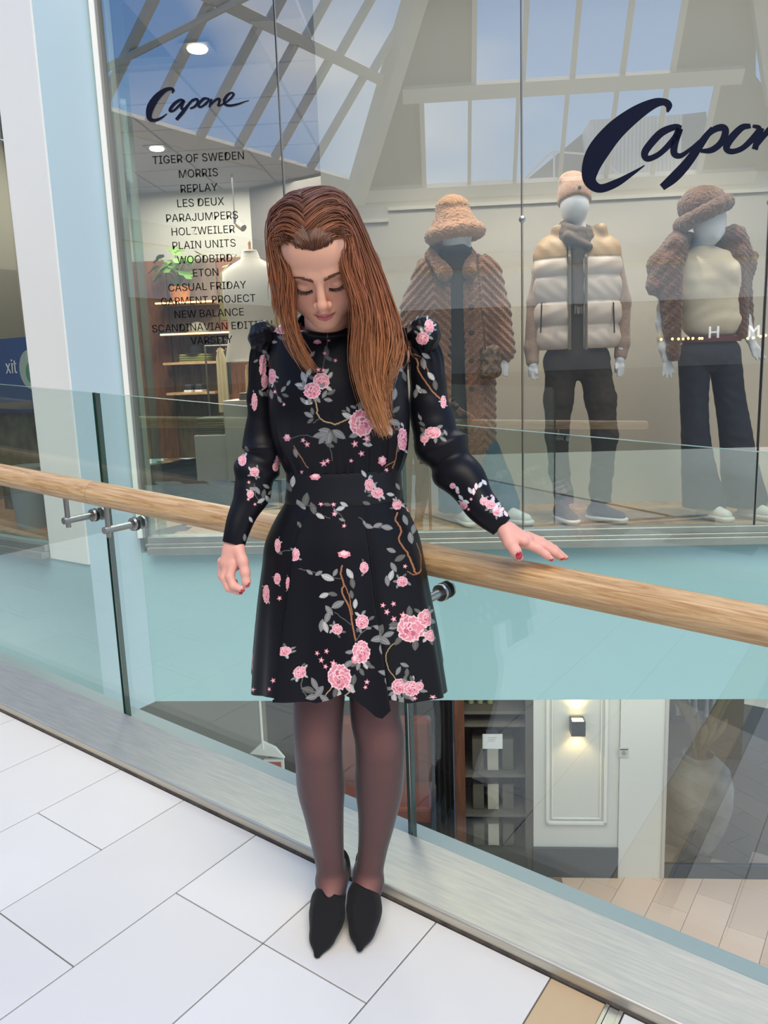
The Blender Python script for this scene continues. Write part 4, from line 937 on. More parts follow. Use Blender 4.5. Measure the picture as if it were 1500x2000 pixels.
# head axes: x image right, y towards the viewer, z up  ->  person frame (a, b, z) with b away
HB = np.array([[1, 0, 0], [0, -1, 0], [0, 0, 1.]])
HROT = rotm('Z', math.radians(-5)) @ rotm('Y', math.radians(-4)) @ HB @ rotm('X', math.radians(-36))
HOFF = LP(630, 604, -.185)-HROT@(np.array([0, .118, -.036])*hs_)
def head_xf(v): return HOFF+(np.asarray(v)*hs_)@HROT.T
VHW = head_xf(VH)
if np.linalg.det(HROT) < 0: QH = QH[:, ::-1]
VB, QB = join([(V1, Q1), (VH1, QH1), (VH2, QH2), (VHW, QH)])
body = soft_obj('body', (VB, QB), [attr_mat('skin', .48, .04, .35)], woman, 0)
skin = np.array(lin('e7ae94')); C = np.tile(skin, (len(VB), 1))
nb = len(V1); C[nb:nb+len(VH1)+len(VH2)] = lin('ecae9c')
def blob(v, c, r): d = (((v-np.array(c))/np.array(r))**2).sum(1); return np.exp(-d)[:, None]
hv = VH; cf = np.tile(np.array(lin('e9ae90')), (len(hv), 1))
def mixc(c, col, w): return c*(1-w)+np.array(lin(col))*w
for s_ in (-1, 1):
    cf = mixc(cf, 'd2806f', .55*blob(hv, (s_*.040, .075, -.032), (.022, .04, .018)))
    cf = mixc(cf, 'a9705f', .45*blob(hv, (s_*.031, .085, .004), (.018, .03, .009)))
    cf = mixc(cf, 'b98a72', .35*blob(hv, (s_*.050, .06, -.055), (.016, .04, .03)))
cf = mixc(cf, 'd78c78', .5*blob(hv, (0, .115, -.036), (.012, .02, .010)))
lipmask = np.clip(1.25-np.maximum(np.abs(hv[:, 0])/.0190, np.abs((hv[:, 2]+.0668)/(.0088-.32*np.abs(hv[:, 0]))))*1.0, 0, 1)[:, None]*(hv[:, 1:2] > .08)
cf = mixc(cf, 'c4686a', np.clip(lipmask*3.5, 0, 1)*.9)
line = np.exp(-((hv[:, 2]+.0668-.14*np.abs(hv[:, 0]))/.0011)**2)[:, None]*(np.abs(hv[:, :1]) < .0200)*(hv[:, 1:2] > .08)
cf = mixc(cf, '6e2f30', line*.85)
sc_m = np.clip(((hv[:, 2]-(.071+.10*np.abs(hv[:, 0])-.5*np.maximum(np.abs(hv[:, 0])-.045, 0)-.004*np.exp(-(hv[:, 0]/.006)**2)))*250), 0, 1)[:, None]
cf = mixc(cf, '3d2519', sc_m)
C[-len(hv):] = cf; set_tint(body, C)
from mathutils.bvhtree import BVHTree
hbvh = BVHTree.FromPolygons([tuple(v) for v in VH], [tuple(q) for q in QH])
def face_at(x, z, off=.0005):
    h = hbvh.ray_cast(Vector((x, .2, z)), Vector((0, -1, 0))); return np.array([x, (h[0].y if h[0] else .08)+off, z])
M_brow = mat('brow_hair', '7d543f', .7); M_lash = mat('lash', '1d1413', .6)
for s_ in (-1, 1):
    mb = MB(); pts = catmull([(s_*.011, .0120, 0), (s_*.022, .0155, 0), (s_*.034, .0185, 0), (s_*.048, .0165, 0)], 8)
    for i, p in enumerate(pts):
        for k in range(12):
            x = p[0]+rng.normal(0, .0012); z = p[1]+rng.normal(0, .0019)*(1.1-.7*i/len(pts)); q0 = face_at(x, z, .0004); d_ = np.array([s_*.0045, 0, .0014-.0022*i/len(pts)])
            q1 = face_at(x+d_[0], z+d_[2], .0008); mb.tube(head_xf([q0, q1]), [.00042, .00012], 3, caps=False)
    mb.build('eyebrow', M_brow, woman, True, world=False)
    mb = MB(); n_ = 26
    for i in range(n_):
        t = i/(n_-1); x = s_*(.0165+.0275*t); z = -.0115-.0045*math.sin(math.pi*min(1, t*.95))+.004*t*t; q0 = face_at(x, z, .0004)
        for k in range(2):
            out = np.array([s_*(-.001+.006*t)+rng.normal(0, .0006), .0060+.002*t, -.0035+rng.normal(0, .0006)]); mid = q0+out*.5+np.array([0, 0, -.0012])
            mb.tube(head_xf([q0, mid, q0+out]), [.00045, .00033, .0001], 3, caps=False)
    ll = [face_at(s_*(.0165+.0275*t), -.0115-.0045*math.sin(math.pi*min(1, t*.95))+.004*t*t, .0002) for t in np.linspace(0, 1, 16)]
    mb.tube(head_xf(ll), [.0006]*16, 5); mb.build('eyelashes', M_lash, woman, True, world=False)
# ---- nails
M_nail = mat('red_nail_varnish', 'b3162f', .15, spec=.7, coat=.6)
def nail(px, py, b, r, lab=None):
    S = MB(); c = LP(px, py, b); S.lathe([(.0005, -1), (.55, -.8), (.9, -.35), (1, 0), (.9, .35), (.55, .8), (.0005, 1)], (0, 0, 0), seg=12)
    S.v = [tuple(c+np.array([v[0]*r[0], v[1]*r[1], v[2]*r[2]])) for v in S.v]; o = S.build('fingernail', M_nail, woman, True, world=False)
    return tag(o, 'red varnished fingernail')
nail(482, 1139, -.0615, (.0062, .0025, .009)); nail(474, 1153, -.060, (.005, .003, .004)); nail(470, 1158, -.0475, (.005, .003, .004))
nail(1014, 1085, -.1405, (.0075, .0028, .0095)); nail(1106, 1090, -.0665, (.005, .003, .0035)); nail(1098, 1091, -.0935, (.005, .003, .0035)); nail(1077, 1093, -.116, (.005, .003, .0035)); nail(1091, 1080, -.0455, (.0045, .003, .003))

# ---- tights
mt = bpy.data.materials.new('sheer_tights'); mt.use_nodes = True; t_ = mt.node_tree; t_.nodes.clear()
o_ = t_.nodes.new('ShaderNodeOutputMaterial'); mx = t_.nodes.new('ShaderNodeMixShader'); tr = t_.nodes.new('ShaderNodeBsdfTransparent'); tr.inputs[0].default_value = (.74, .70, .78, 1)
pb = t_.nodes.new('ShaderNodeBsdfPrincipled'); pb.inputs['Base Color'].default_value = (*lin('201c25'), 1); pb.inputs['Roughness'].default_value = .55; pb.inputs['Sheen Weight'].default_value = .2
lw = t_.nodes.new('ShaderNodeLayerWeight'); lw.inputs[0].default_value = .35
mr = t_.nodes.new('ShaderNodeMapRange'); mr.inputs['To Min'].default_value = .17; mr.inputs['To Max'].default_value = 1.35
t_.links.new(lw.outputs['Facing'], mr.inputs[0]); t_.links.new(mr.outputs[0], mx.inputs[0]); t_.links.new(tr.outputs[0], mx.inputs[1]); t_.links.new(pb.outputs[0], mx.inputs[2]); t_.links.new(mx.outputs[0], o_.inputs[0])
VT, QT = legs_soft(.0016, .004).mesh(clip=[((0, 0, .80), (0, 0, 1))])
tg = soft_obj('tights', (VT, QT), [mt], woman, 2); tag(tg, 'sheer black tights on both legs')

# ---- shoes
M_suede = mat('black_suede', '08080a', .9, sheen=.05)
for key in ('L', 'R'):
    h, b, t = feet[key]; S = Soft(.002)
    S.ell((h[0], h[1]-.008, .112), (.031, .033, .050), .015); S.cap((h[0], h[1]-.012, .090), (b[0], b[1]+.01, .034), .026, .036, .015, ((0, 0, 1), 1.25))
    S.cap((b[0], b[1], .040), (b[0]*.45+t[0]*.55, b[1]*.45+t[1]*.55, .022), .0375, .026, .02, ((0, 0, 1), 1.35))
    S.cap((b[0]*.45+t[0]*.55, b[1]*.45+t[1]*.55, .020), (t[0], t[1]+.006, .009), .025, .0085, .016, ((0, 0, 1), 1.2))
    S.cap((b[0], b[1]+.03, .060), (b[0], b[1]-.02, .044), .0385, .0345, .02); S.cap((b[0], b[1]+.0, .050), ((b[0]+t[0])/2, (b[1]+t[1])/2, .030), .031, .022, .02)
    S.cap((h[0], h[1]+.006, .085), (h[0]+.001, h[1]+.016, .006), .017, .005, .015)
    cn = (0, .0, .066); sh = soft_obj('shoe', S.mesh(clip=[(cn, (0, -.56, .83)), ((0, 0, .001), (0, 0, -1))]), [M_suede], woman, 3)
    tag(sh, 'black suede pointed stiletto pump on the %s foot as seen' % ('left' if key == 'L' else 'right'))

# ---- dress cloth print, drawn in code
RES = 1500
class Canvas:
    def __init__(s, u0, u1, v0, v1):
        s.u0, s.v0 = u0, v0; s.w, s.h = int((u1-u0)*RES), int((v1-v0)*RES); s.a = np.zeros((s.h, s.w, 3), np.float32); s.a[:] = (.0085, .0085, .0115); s.u1, s.v1 = u1, v1
    def poly(s, pts, col):
        p = np.array([((u-s.u0)*RES, (v-s.v0)*RES) for u, v in pts]); x0, y0 = np.floor(p.min(0)).astype(int)-1; x1, y1 = np.ceil(p.max(0)).astype(int)+2
        x0, y0 = max(x0, 0), max(y0, 0); x1, y1 = min(x1, s.w), min(y1, s.h)
        if x1 <= x0 or y1 <= y0 or x1-x0 > 600: return
        X, Y = np.meshgrid(np.arange(x0, x1)+.5, np.arange(y0, y1)+.5); ins = np.zeros(X.shape, bool); n = len(p)
        for i in range(n):
            ax_, ay = p[i]; bx, by = p[(i+1) % n]
            if ay == by: continue
            c = ((ay > Y) != (by > Y)) & (X < (bx-ax_)*(Y-ay)/(by-ay)+ax_); ins ^= c
        s.a[y0:y1, x0:x1][ins] = col
    def image(s, name):
        im = bpy.data.images.new(name, s.w, s.h, alpha=False, float_buffer=True); im.colorspace_settings.name = 'Non-Color'
        im.pixels.foreach_set(np.concatenate([s.a, np.ones((s.h, s.w, 1), np.float32)], 2).ravel()); im.pack(); return im
# silhouette tables of the dress: z, left edge a, right edge a, depth front, depth back
def rowt(rows): 
    out = []
    for y, xl, xr, df, db in rows: p, q = LP(xl, y, .03), LP(xr, y, .03); out.append(((p[2]+q[2])/2, p[0], q[0], df, db))
    return out
bod_tab = rowt([(645, 533, 795, .078, .075), (675, 528, 797, .092, .080), (720, 525, 795, .106, .080), (770, 524, 797, .118, .075), (810, 525, 800, .120, .07), (845, 530, 799, .110, .066), (875, 540, 795, .098, .065), (900, 552, 790, .090, .065), (925, 562, 782, .085, .066)])
belt_tab = rowt([(915, 561, 781, .0865, .068), (935, 562, 780, .088, .07), (955, 561, 782, .090, .074), (975, 558, 786, .093, .078)])
sk_tab = rowt([(968, 560, 784, .092, .078), (985, 551, 790, .096, .084), (1010, 536, 801, .102, .092), (1050, 518, 818, .112, .10), (1100, 511, 829, .12, .105), (1160, 503, 840, .13, .11), (1240, 495, 856, .142, .115), (1300, 490, 866, .15, .12), (1350, 487, 874, .156, .12), (1420, 482, 884, .162, .12)])
def sect(tab, z): l, r, f, b = interp(tab, z); return (l+r)/2, (r-l)/2, f, b
ctr = .0
def map_torso(px, py):
    z = LP(px, py, -.08)[2]; tab = bod_tab if z > belt_tab[0][0]-.02 else sk_tab
    z = LP(px, py, .03-sect(tab, np.array([z]))[2][0]*.85)[2]
    tab = bod_tab if z > sk_tab[0][0] else sk_tab
    c, w, f, b = [float(t[0]) for t in sect(tab, np.array([z]))]
    a = LP(px, py, .03-f*.8)[0]; s_ = np.clip((a-c)/w, -1, 1); phi = math.asin(s_); a = LP(px, py, .03-f*math.cos(phi))[0]; phi = math.asin(np.clip((a-c)/w, -1, 1))
    return c+w*phi, LP(px, py, .03-f*math.cos(phi))[2]
def map_sleeve(px, py): p = LP(px, py, 0.); return p[0], p[2]
PK, PKL, PKD, GR, GRL, GRD, CO, TAN, WH = [np.array(lin(x)) for x in ('ea94a0', 'fbd3d6', 'cd6c80', '868583', 'b6b5b1', '65645f', 'a5714f', 'b59a70', 'd9dadd')]
def petal(cv, mp, cx, cy, r, a0, e=.0, col=PK, n=8, asp=1.):
    pts = []
    for i in range(n*2):
        a = a0+math.pi*i/n; rr = r*(1+.16*math.sin(i*2.3+cx)); pts.append(mp(cx+rr*math.cos(a), cy+rr*asp*math.sin(a)))
    cv.poly(pts, col)
def peony(cv, mp, cx, cy, r, asp=1.):
    r = r*1.15; n = 9; off = rng.uniform(0, 6)
    for i in range(5 if r > 9 else 2):
        a = rng.uniform(0, 360); leaf(cv, mp, cx+r*1.25*math.cos(math.radians(a)), cy+r*1.25*asp*math.sin(math.radians(a)), r*.9, a+rng.uniform(-35, 35))
    for i in range(n):
        a = i*2*math.pi/n+off+rng.uniform(-.15, .15); petal(cv, mp, cx+r*.58*math.cos(a), cy+r*.58*asp*math.sin(a), r*.44, a, col=PKL, asp=asp)
        petal(cv, mp, cx+r*.54*math.cos(a), cy+r*.54*asp*math.sin(a), r*.37, a, col=PK if i % 3 else PKD*.55+PK*.45, asp=asp)
    for i in range(7):
        a = i*.9+off+rng.uniform(-.3, .3); q = r*rng.uniform(.24, .36); petal(cv, mp, cx+q*math.cos(a), cy+q*asp*math.sin(a), r*.27, a, col=PKL, asp=asp); petal(cv, mp, cx+q*math.cos(a)+r*.04, cy+q*asp*math.sin(a)+r*.05, r*.21, a, col=PKD if i % 2 else PK, asp=asp)
    petal(cv, mp, cx, cy, r*.17, off, col=PKL, n=4, asp=asp); petal(cv, mp, cx+r*.03, cy+r*.03, r*.10, off, col=PKD, n=4, asp=asp)
def star(cv, mp, cx, cy, r):
    a0 = rng.uniform(0, 6); pts = [mp(cx+(r if i % 2 == 0 else r*.45)*math.cos(a0+i*math.pi/5), cy+(r if i % 2 == 0 else r*.45)*math.sin(a0+i*math.pi/5)) for i in range(10)]
    cv.poly(pts, PK); petal(cv, mp, cx, cy, r*.35, 0, col=PKL, n=4)
def leaf(cv, mp, cx, cy, L_, ang_, w=.46, col=None):
    L_ = L_*1.12
    a = math.radians(ang_); d = np.array([math.cos(a), math.sin(a)]); nn = np.array([-d[1], d[0]]); col = col if col is not None else (GR, GRL, GR, GRD)[rng.integers(4)]
    def P(t, s): q = np.array([cx, cy])+d*(t-.5)*L_+nn*s*L_*w*math.sin(math.pi*max(0, min(1, t)))**.8*.5; return mp(*q)
    tt = np.linspace(0, 1, 8); cv.poly([P(t, 1) for t in tt]+[P(t, -1) for t in tt[::-1]], col)
    cv.poly([P(t, .12) for t in tt]+[P(t, -.12) for t in tt[::-1]], col*1.5)
def twig(cv, mp, pts, w, col):
    q = catmull([(x, y, 0) for x, y in pts], 6)[:, :2]; q = q+rng.normal(0, .5, q.shape)
    for a, b in zip(q[:-1], q[1:]):
        d = (b-a)/(np.linalg.norm(b-a)+1e-9); nn = np.array([-d[1], d[0]])*w/2; cv.poly([mp(*(a+nn)), mp(*(b+nn)), mp(*(b-nn)), mp(*(a-nn))], col)
def sprig(cv, mp, cx, cy, n, L_, spread):
    for i in range(n):
        a = rng.uniform(0, 360); r = rng.uniform(.2, 1)*spread; leaf(cv, mp, cx+r*math.cos(math.radians(a)), cy+r*math.sin(math.radians(a)), L_*rng.uniform(.7, 1.2), a+rng.uniform(-30, 30), .4)
cv = Canvas(-.50, .62, .45, 1.50); mp = map_torso
for tw, w_, c_ in (([(668, 1103), (666, 1122), (672, 1140), (668, 1155), (682, 1185), (687, 1215), (694, 1250)], 3, CO), ([(672, 1140), (682, 1165), (688, 1200)], 1.8, CO), ([(694, 1250), (705, 1235), (725, 1222)], 1.6, GRD),
        ([(776, 1000), (773, 1015), (783, 1035), (780, 1055), (795, 1080), (805, 1105), (810, 1120), (822, 1112)], 3, CO), ([(812, 1060), (822, 1085), (820, 1110), (808, 1122), (795, 1115)], 1.8, CO),
        ([(685, 1218), (668, 1205), (655, 1195)], 1.5, GRD), ([(665, 1130), (640, 1125), (610, 1118), (585, 1110)], 1.5, GRD), ([(790, 1250), (768, 1262), (758, 1280), (762, 1305), (775, 1325), (790, 1335)], 1.8, TAN),
        ([(700, 1010), (730, 1030), (760, 1028)], 1.4, GRD), ([(650, 1340), (638, 1355), (628, 1375)], 2, TAN), ([(690, 1335), (680, 1350), (655, 1372)], 2.2, TAN), ([(590, 1320), (588, 1345), (598, 1368)], 1.6, GRD),
        ([(600, 985), (625, 1005), (645, 1012)], 1.5, GRD), ([(650, 990), (668, 1010), (675, 1028)], 1.5, GRD), ([(540, 1080), (560, 1075), (575, 1075)], 1.4, GRD),
        ([(616, 778), (620, 800), (622, 812), (632, 822), (655, 828), (672, 822), (690, 815), (702, 816)], 2.6, TAN), ([(616, 778), (608, 790)], 1.5, GRD), ([(625, 816), (612, 826)], 1.5, GRD),
        ([(640, 650), (638, 680), (632, 710), (628, 730)], 1.5, GRD), ([(775, 870), (770, 900), (765, 915)], 2.2, CO), ([(770, 900), (752, 912)], 1.6, CO), ([(780, 720), (770, 750), (762, 790)], 1.5, GRD),
        ([(535, 750), (545, 775), (560, 790)], 1.4, GRD), ([(575, 870), (592, 900), (602, 915)], 1.8, CO), ([(560, 860), (600, 850), (640, 870), (650, 900)], 1.3, GRD)): twig(cv, mp, tw, w_, c_)
for x, y, L_, a in ((683, 1120, 22, 60), (688, 1138, 20, 80), (640, 1128, 26, 20), (655, 1118, 16, -60), (622, 1120, 16, 150), (604, 1118, 14, 40), (633, 1163, 20, -20), (650, 1160, 18, 10), (660, 1180, 26, -30), (643, 1192, 22, 50), (640, 1205, 24, 110), (628, 1222, 24, 100), (636, 1225, 22, 70),
        (686, 1160, 16, 80), (693, 1178, 18, 95), (735, 1224, 18, 20), (723, 1206, 12, -40), (765, 1075, 18, 20), (782, 1090, 22, -30), (770, 1108, 20, 60), (765, 1125, 22, 110), (758, 1135, 20, 80), (800, 1050, 22, 80), (790, 1015, 20, 70), (806, 1032, 20, 100), (756, 1030, 22, 10), (738, 1026, 18, -20), (720, 1028, 18, 20), (712, 1022, 12, 60),
        (775, 1365, 22, 80), (790, 1375, 24, 110), (800, 1362, 18, 30), (612, 1338, 26, 60), (600, 1350, 26, 20), (622, 1352, 28, -50), (606, 1364, 24, -10), (634, 1365, 24, 30), (745, 1235, 28, -70), (735, 1245, 26, 160), (752, 1252, 28, 30), (742, 1262, 24, 100), (762, 1240, 22, -20), (722, 1300, 14, 20), (705, 1310, 16, 60), (690, 1325, 20, -80),
        (745, 1310, 20, 10), (750, 1328, 18, 60), (783, 1312, 18, -60), (795, 1300, 16, 20), (800, 1315, 16, 90), (600, 975, 26, 100), (590, 985, 22, 60), (612, 992, 24, 80), (625, 1008, 18, 30), (640, 985, 14, 10), (665, 993, 18, -20), (672, 985, 16, 30), (655, 1000, 12, 60), (668, 1015, 12, 20), (715, 983, 16, 20), (585, 1025, 14, 60), (546, 1078, 14, 40),
        (595, 737, 22, 70), (588, 752, 18, 10), (604, 728, 18, 110), (602, 786, 18, 10), (594, 782, 14, 50), (634, 770, 16, -60), (647, 766, 18, -30), (641, 781, 16, 10), (604, 810, 18, 30), (611, 803, 14, 80), (607, 822, 14, 140), (636, 842, 26, 10), (650, 852, 28, 60), (642, 858, 26, 100), (662, 848, 28, 35), (630, 858, 22, 130), (625, 850, 24, 170), (645, 870, 16, 20),
        (690, 795, 12, 20), (680, 800, 12, 60), (700, 790, 12, -30), (672, 803, 10, 10), (692, 850, 20, -20), (718, 868, 18, 10), (760, 840, 22, 60), (770, 825, 24, 20), (772, 800, 18, -40), (768, 770, 22, 100), (790, 735, 20, 70), (780, 720, 18, 40), (757, 760, 16, 10), (638, 686, 20, 80), (642, 700, 16, 30), (610, 692, 14, -50), (550, 660, 16, 20), (535, 668, 12, 0),
        (560, 772, 14, 20), (548, 780, 14, 60), (556, 760, 14, -50), (566, 748, 12, -60), (530, 770, 18, 80), (578, 885, 18, 70), (568, 950, 20, 60), (575, 940, 20, 90), (760, 965, 14, 10), (775, 950, 14, 60), (710, 925, 14, 60)): leaf(cv, mp, x, y, L_, a)
for x, y, r, asp in ((803, 1228, 21, 1.1), (828, 1205, 12, 1.2), (836, 1240, 9, 1.1), (663, 1320, 20, 1.1), (704, 1272, 15, 1.3), (706, 1213, 11, 1.1), (785, 1343, 14, 1), (809, 1346, 13, 1), (586, 1313, 8, 1.3), (659, 1228, 9, 1), (787, 1136, 9, 1), (710, 1108, 7, 1.4), (579, 1082, 7, 1.6),
        (542, 1130, 6, 1.6), (520, 1160, 5, 3.2), (563, 1140, 3, 4), (566, 1268, 8, 1), (628, 744, 14, 1), (611, 763, 14, 1), (706, 826, 21, 1.1), (738, 818, 13, 1.3), (786, 858, 9, 2.2), (774, 700, 13, .9), (531, 735, 8, 1.6), (552, 640, 16, .7), (586, 640, 12, .7), (720, 946, 8, 1.3), (735, 962, 10, .9), (775, 985, 8, 1.1), (796, 990, 4, 2), (822, 1340, 6, 1.2), (543, 1065, 5, 2.4)): peony(cv, mp, x, y, r, asp)
for x, y, r in ((750, 1183, 6), (771, 1180, 6), (758, 1196, 7), (790, 1202, 8), (772, 1210, 7), (638, 1272, 6), (618, 1277, 6), (627, 1290, 7), (636, 1302, 6), (652, 1295, 8), (536, 1328, 6), (528, 1345, 5), (682, 1340, 5), (715, 1330, 6), (712, 1340, 5), (716, 857, 9), (693, 867, 8), (706, 886, 7), (686, 900, 5), (632, 905, 8), (640, 900, 6), (600, 868, 7), (592, 860, 6),
        (622, 722, 6), (632, 723, 5), (634, 690, 5), (655, 704, 5), (642, 664, 5), (652, 985, 6), (628, 984, 6), (653, 1004, 6), (672, 1027, 5), (792, 1106, 5), (841, 1360, 5), (495, 1345, 5), (547, 1168, 6), (815, 1365, 5), (590, 922, 5), (755, 918, 5), (538, 765, 5), (557, 790, 4)): star(cv, mp, x, y, r)
for x, y, rx, asp in ((672, 1082, 12, .6), (617, 931, 10, .6), (746, 900, 8, 1.2), (561, 855, 7, 1), (620, 668, 8, .5), (692, 1285, 6, 1.5)): petal(cv, mp, x, y, rx, 0, col=PK, asp=asp); petal(cv, mp, x, y-2, rx*.6, 0, col=PKL, asp=asp)
for i in range(90):        # back of the dress, out of the camera's view
    u_ = rng.uniform(.33, .60)*(1 if i % 2 else -1); u_ = u_ if u_ > 0 else u_*.8; v_ = rng.uniform(.55, 1.45); idm = lambda x, y, u_=u_, v_=v_: (u_+x, v_+y)
    (leaf(cv, idm, 0, 0, .02, rng.uniform(0, 360)) if i % 3 else petal(cv, idm, 0, 0, .010, 0, col=PK))
img1 = cv.image('dress_print')
cs_ = Canvas(-.32, .50, .90, 1.50); mp = map_sleeve
for tw, w_, c_ in (([(800, 666), (803, 690), (815, 705), (818, 725), (838, 755), (850, 770), (868, 785)], 3, CO), ([(803, 690), (825, 700), (838, 730)], 1.5, CO), ([(497, 945), (500, 970), (512, 985)], 1.5, GRD), ([(816, 805), (825, 830), (838, 845)], 1.4, GRD)): twig(cs_, mp, tw, w_, c_)
for x, y, L_, a in ((832, 695, 18, 30), (827, 710, 22, 80), (842, 735, 20, 50), (850, 752, 20, 80), (818, 760, 18, 60), (812, 768, 18, 100), (826, 764, 16, 20), (822, 642, 18, 30), (830, 650, 14, -20), (820, 815, 12, 60), (824, 828, 14, 30), (860, 850, 16, -30), (866, 858, 14, 30), (870, 845, 12, 60),
        (518, 690, 16, 50), (525, 700, 14, 80), (500, 705, 10, -30), (520, 770, 16, 20), (510, 768, 14, 60), (503, 958, 16, 60), (515, 965, 18, 100), (520, 950, 14, 30), (510, 978, 16, 150), (523, 975, 16, 60), (495, 955, 14, 20), (528, 962, 12, -40), (482, 877, 12, 60), (490, 1015, 12, 60), (478, 1050, 14, 90)): leaf(cs_, mp, x, y, L_, a)
for x, y, r, asp in ((838, 638, 8, 1.6), (825, 661, 11, 1), (838, 634, 6, 1), (845, 845, 14, .7), (829, 858, 7, .9), (513, 705, 6, 1.8), (513, 722, 6, 1.8), (517, 745, 6, 2), (497, 785, 5, 3), (473, 898, 7, 1.5), (497, 922, 8, 1), (489, 965, 6, 1.2), (545, 898, 6, 1.6), (538, 912, 5, 1.5), (866, 785, 5, 2.2), (945, 979, 7, 1), (958, 985, 9, .9), (971, 999, 8, 1), (905, 987, 7, 1), (884, 949, 5, 1)): peony(cs_, mp, x, y, r, asp)
for x, y in ((485, 975), (498, 985), (486, 942), (895, 962), (915, 995), (920, 975), (980, 1006), (960, 968)): star(cs_, mp, x, y, 4)
for x, y in [(930, 950), (938, 947), (946, 942), (925, 960), (918, 958), (963, 975), (972, 985), (980, 995), (988, 1003), (968, 992), (978, 1004), (900, 972), (910, 980), (893, 957)]: leaf(cs_, mp, x, y, 13, rng.uniform(0, 180), .5, WH*.8 if rng.random() < .7 else PKL)
img2 = cs_.image('sleeve_print')
def print_mat(name, im, uvn='print'):
    mt = bpy.data.materials.new(name); mt.use_nodes = True; t = mt.node_tree; b = t.nodes['Principled BSDF']
    u = t.nodes.new('ShaderNodeUVMap'); u.uv_map = uvn; i = t.nodes.new('ShaderNodeTexImage'); i.image = im; i.extension = 'EXTEND'
    t.links.new(u.outputs[0], i.inputs[0]); t.links.new(i.outputs[0], b.inputs['Base Color'])
    b.inputs['Roughness'].default_value = .40; b.inputs['Specular IOR Level'].default_value = .16
    return mt
M_print, M_print2 = print_mat('floral_satin', img1), print_mat('floral_satin_sleeve', img2); M_satin = mat('black_satin', '121214', .45, spec=.16)
def uv_obj(name, V, Q, UVs, m_, cvs, parent=woman):
    me = mesh_np(name, V, Q); o = link(name, me, m_, parent, smooth=True, world=False); uv = me.uv_layers.new(name='print')
    li = np.zeros(len(me.loops), np.int32); me.loops.foreach_get('vertex_index', li)
    t = UVs[li]; t = np.stack([(t[:, 0]-cvs.u0)/(cvs.u1-cvs.u0), (t[:, 1]-cvs.v0)/(cvs.v1-cvs.v0)], 1); uv.data.foreach_set('uv', t.astype(np.float32).ravel()); return o
def shell(tab, z0, z1, rows, seg, disp, zfn=None, top=None):
    """rings from z0 (top) to z1 (bottom); returns vertices, quads, cloth coordinates"""
    ph = np.linspace(-math.pi, math.pi, seg, endpoint=False); Vs, Us = [], []
    for r in range(rows):
        t = r/(rows-1); zz = np.full(seg, z0+(z1-z0)*t)
        if zfn is not None: zz = z0+(zfn(ph)-z0)*t
        c, w, f, b = sect(tab, zz); d = np.where(np.cos(ph) > 0, f, b); k = 1+disp(ph, zz, t)
        a = c+w*np.sin(ph)*k; bb = .03-d*np.cos(ph)*k
        Vs.append(np.stack([a, bb, zz], 1)); Us.append(np.stack([c+w*ph, zz], 1))
    V, Q = loft(Vs, seg); return V, Q[:, ::-1], np.concatenate(Us)
zb0, zb1 = bod_tab[0][0], bod_tab[-1][0]
def bod_disp(ph, z, t):
    g_ = np.clip((t-.45)/.55, 0, 1)**1.3
    fr = np.exp(-(ph/.75)**2)
    f_ = .030*g_*(np.sin(ph*34+3*np.sin(ph*5))*.6+np.sin(ph*57)*.4)*fr+.012*g_*np.sin(ph*23)*(1-fr)
    bust = .055*np.exp(-((t-.42)/.22)**2)*(np.exp(-((ph-.62)/.42)**2)+np.exp(-((ph+.62)/.42)**2))
    blouse = .05*np.exp(-((t-.88)/.10)**2)*(np.abs(np.sin(ph))**2)
    return f_+bust*.6+blouse*.4-.012*np.exp(-(ph/.25)**2)*np.exp(-((t-.42)/.25)**2)
V, Q, UV_ = shell(bod_tab, zb0, zb1, 120, 420, bod_disp)
# shoulder yoke up to the collar
ph = np.linspace(-math.pi, math.pi, 420, endpoint=False); nk = LP(641, 650, -.03); rings = []; ur = []
c, w, f, b = [float(x[0]) for x in sect(bod_tab, np.array([zb0]))]; k1 = 1+bod_disp(ph, zb0, 0.)
base = np.stack([c+w*np.sin(ph)*k1, .03-np.where(np.cos(ph) > 0, f, b)*np.cos(ph)*k1, np.full(420, zb0)], 1)
zc = 1.432; col_ = np.stack([nk[0]+.066*np.sin(ph), .012-.072*np.cos(ph), zc-.002-.038*np.cos(ph)+.004*np.cos(2*ph)], 1)
for i in range(26, 0, -1):
    t = i/26; e = t**.75; p = base*(1-t)+col_*t; p[:, 2] = base[:, 2]*(1-e)+col_[:, 2]*e+.012*math.sin(math.pi*t)*np.abs(np.sin(ph))**2
    p[:, 1] -= .010*math.sin(math.pi*t)*np.cos(ph)
    rings.append(p); ur.append(np.stack([p[:, 0]*np.where(np.abs(ph) < math.pi/2, 1, 1.4), p[:, 2]], 1))
Vy, Qy = loft(rings+[base], 420); Uy = np.concatenate(ur+[np.stack([base[:, 0], base[:, 2]], 1)])
VV, QQ = join([(V, Q), (Vy, Qy[:, ::-1])])
dress = uv_obj('dress_bodice', VV, QQ, np.concatenate([UV_, Uy]), M_print, cv)
colr = MB(); colr.tube([tuple(x) for x in np.concatenate([col_[::12], col_[:1]])], .0022, 6); colr.build('neckline_binding', M_satin, woman, True, world=False)
V, Q, UV_ = shell(belt_tab, belt_tab[0][0], belt_tab[-1][0], 12, 240, lambda ph, z, t: .030-.014*(2*t-1)**8+0*ph)
M_belt = print_mat('waistband_satin', img1); _b = M_belt.node_tree.nodes['Principled BSDF']; _b.inputs['Roughness'].default_value = .5; _b.inputs['Specular IOR Level'].default_value = .28; _b.inputs['Sheen Weight'].default_value = .02
tag(uv_obj('waistband', V, Q, UV_, M_belt, cv), 'plain fitted waistband of the dress with a few blossoms at the right')
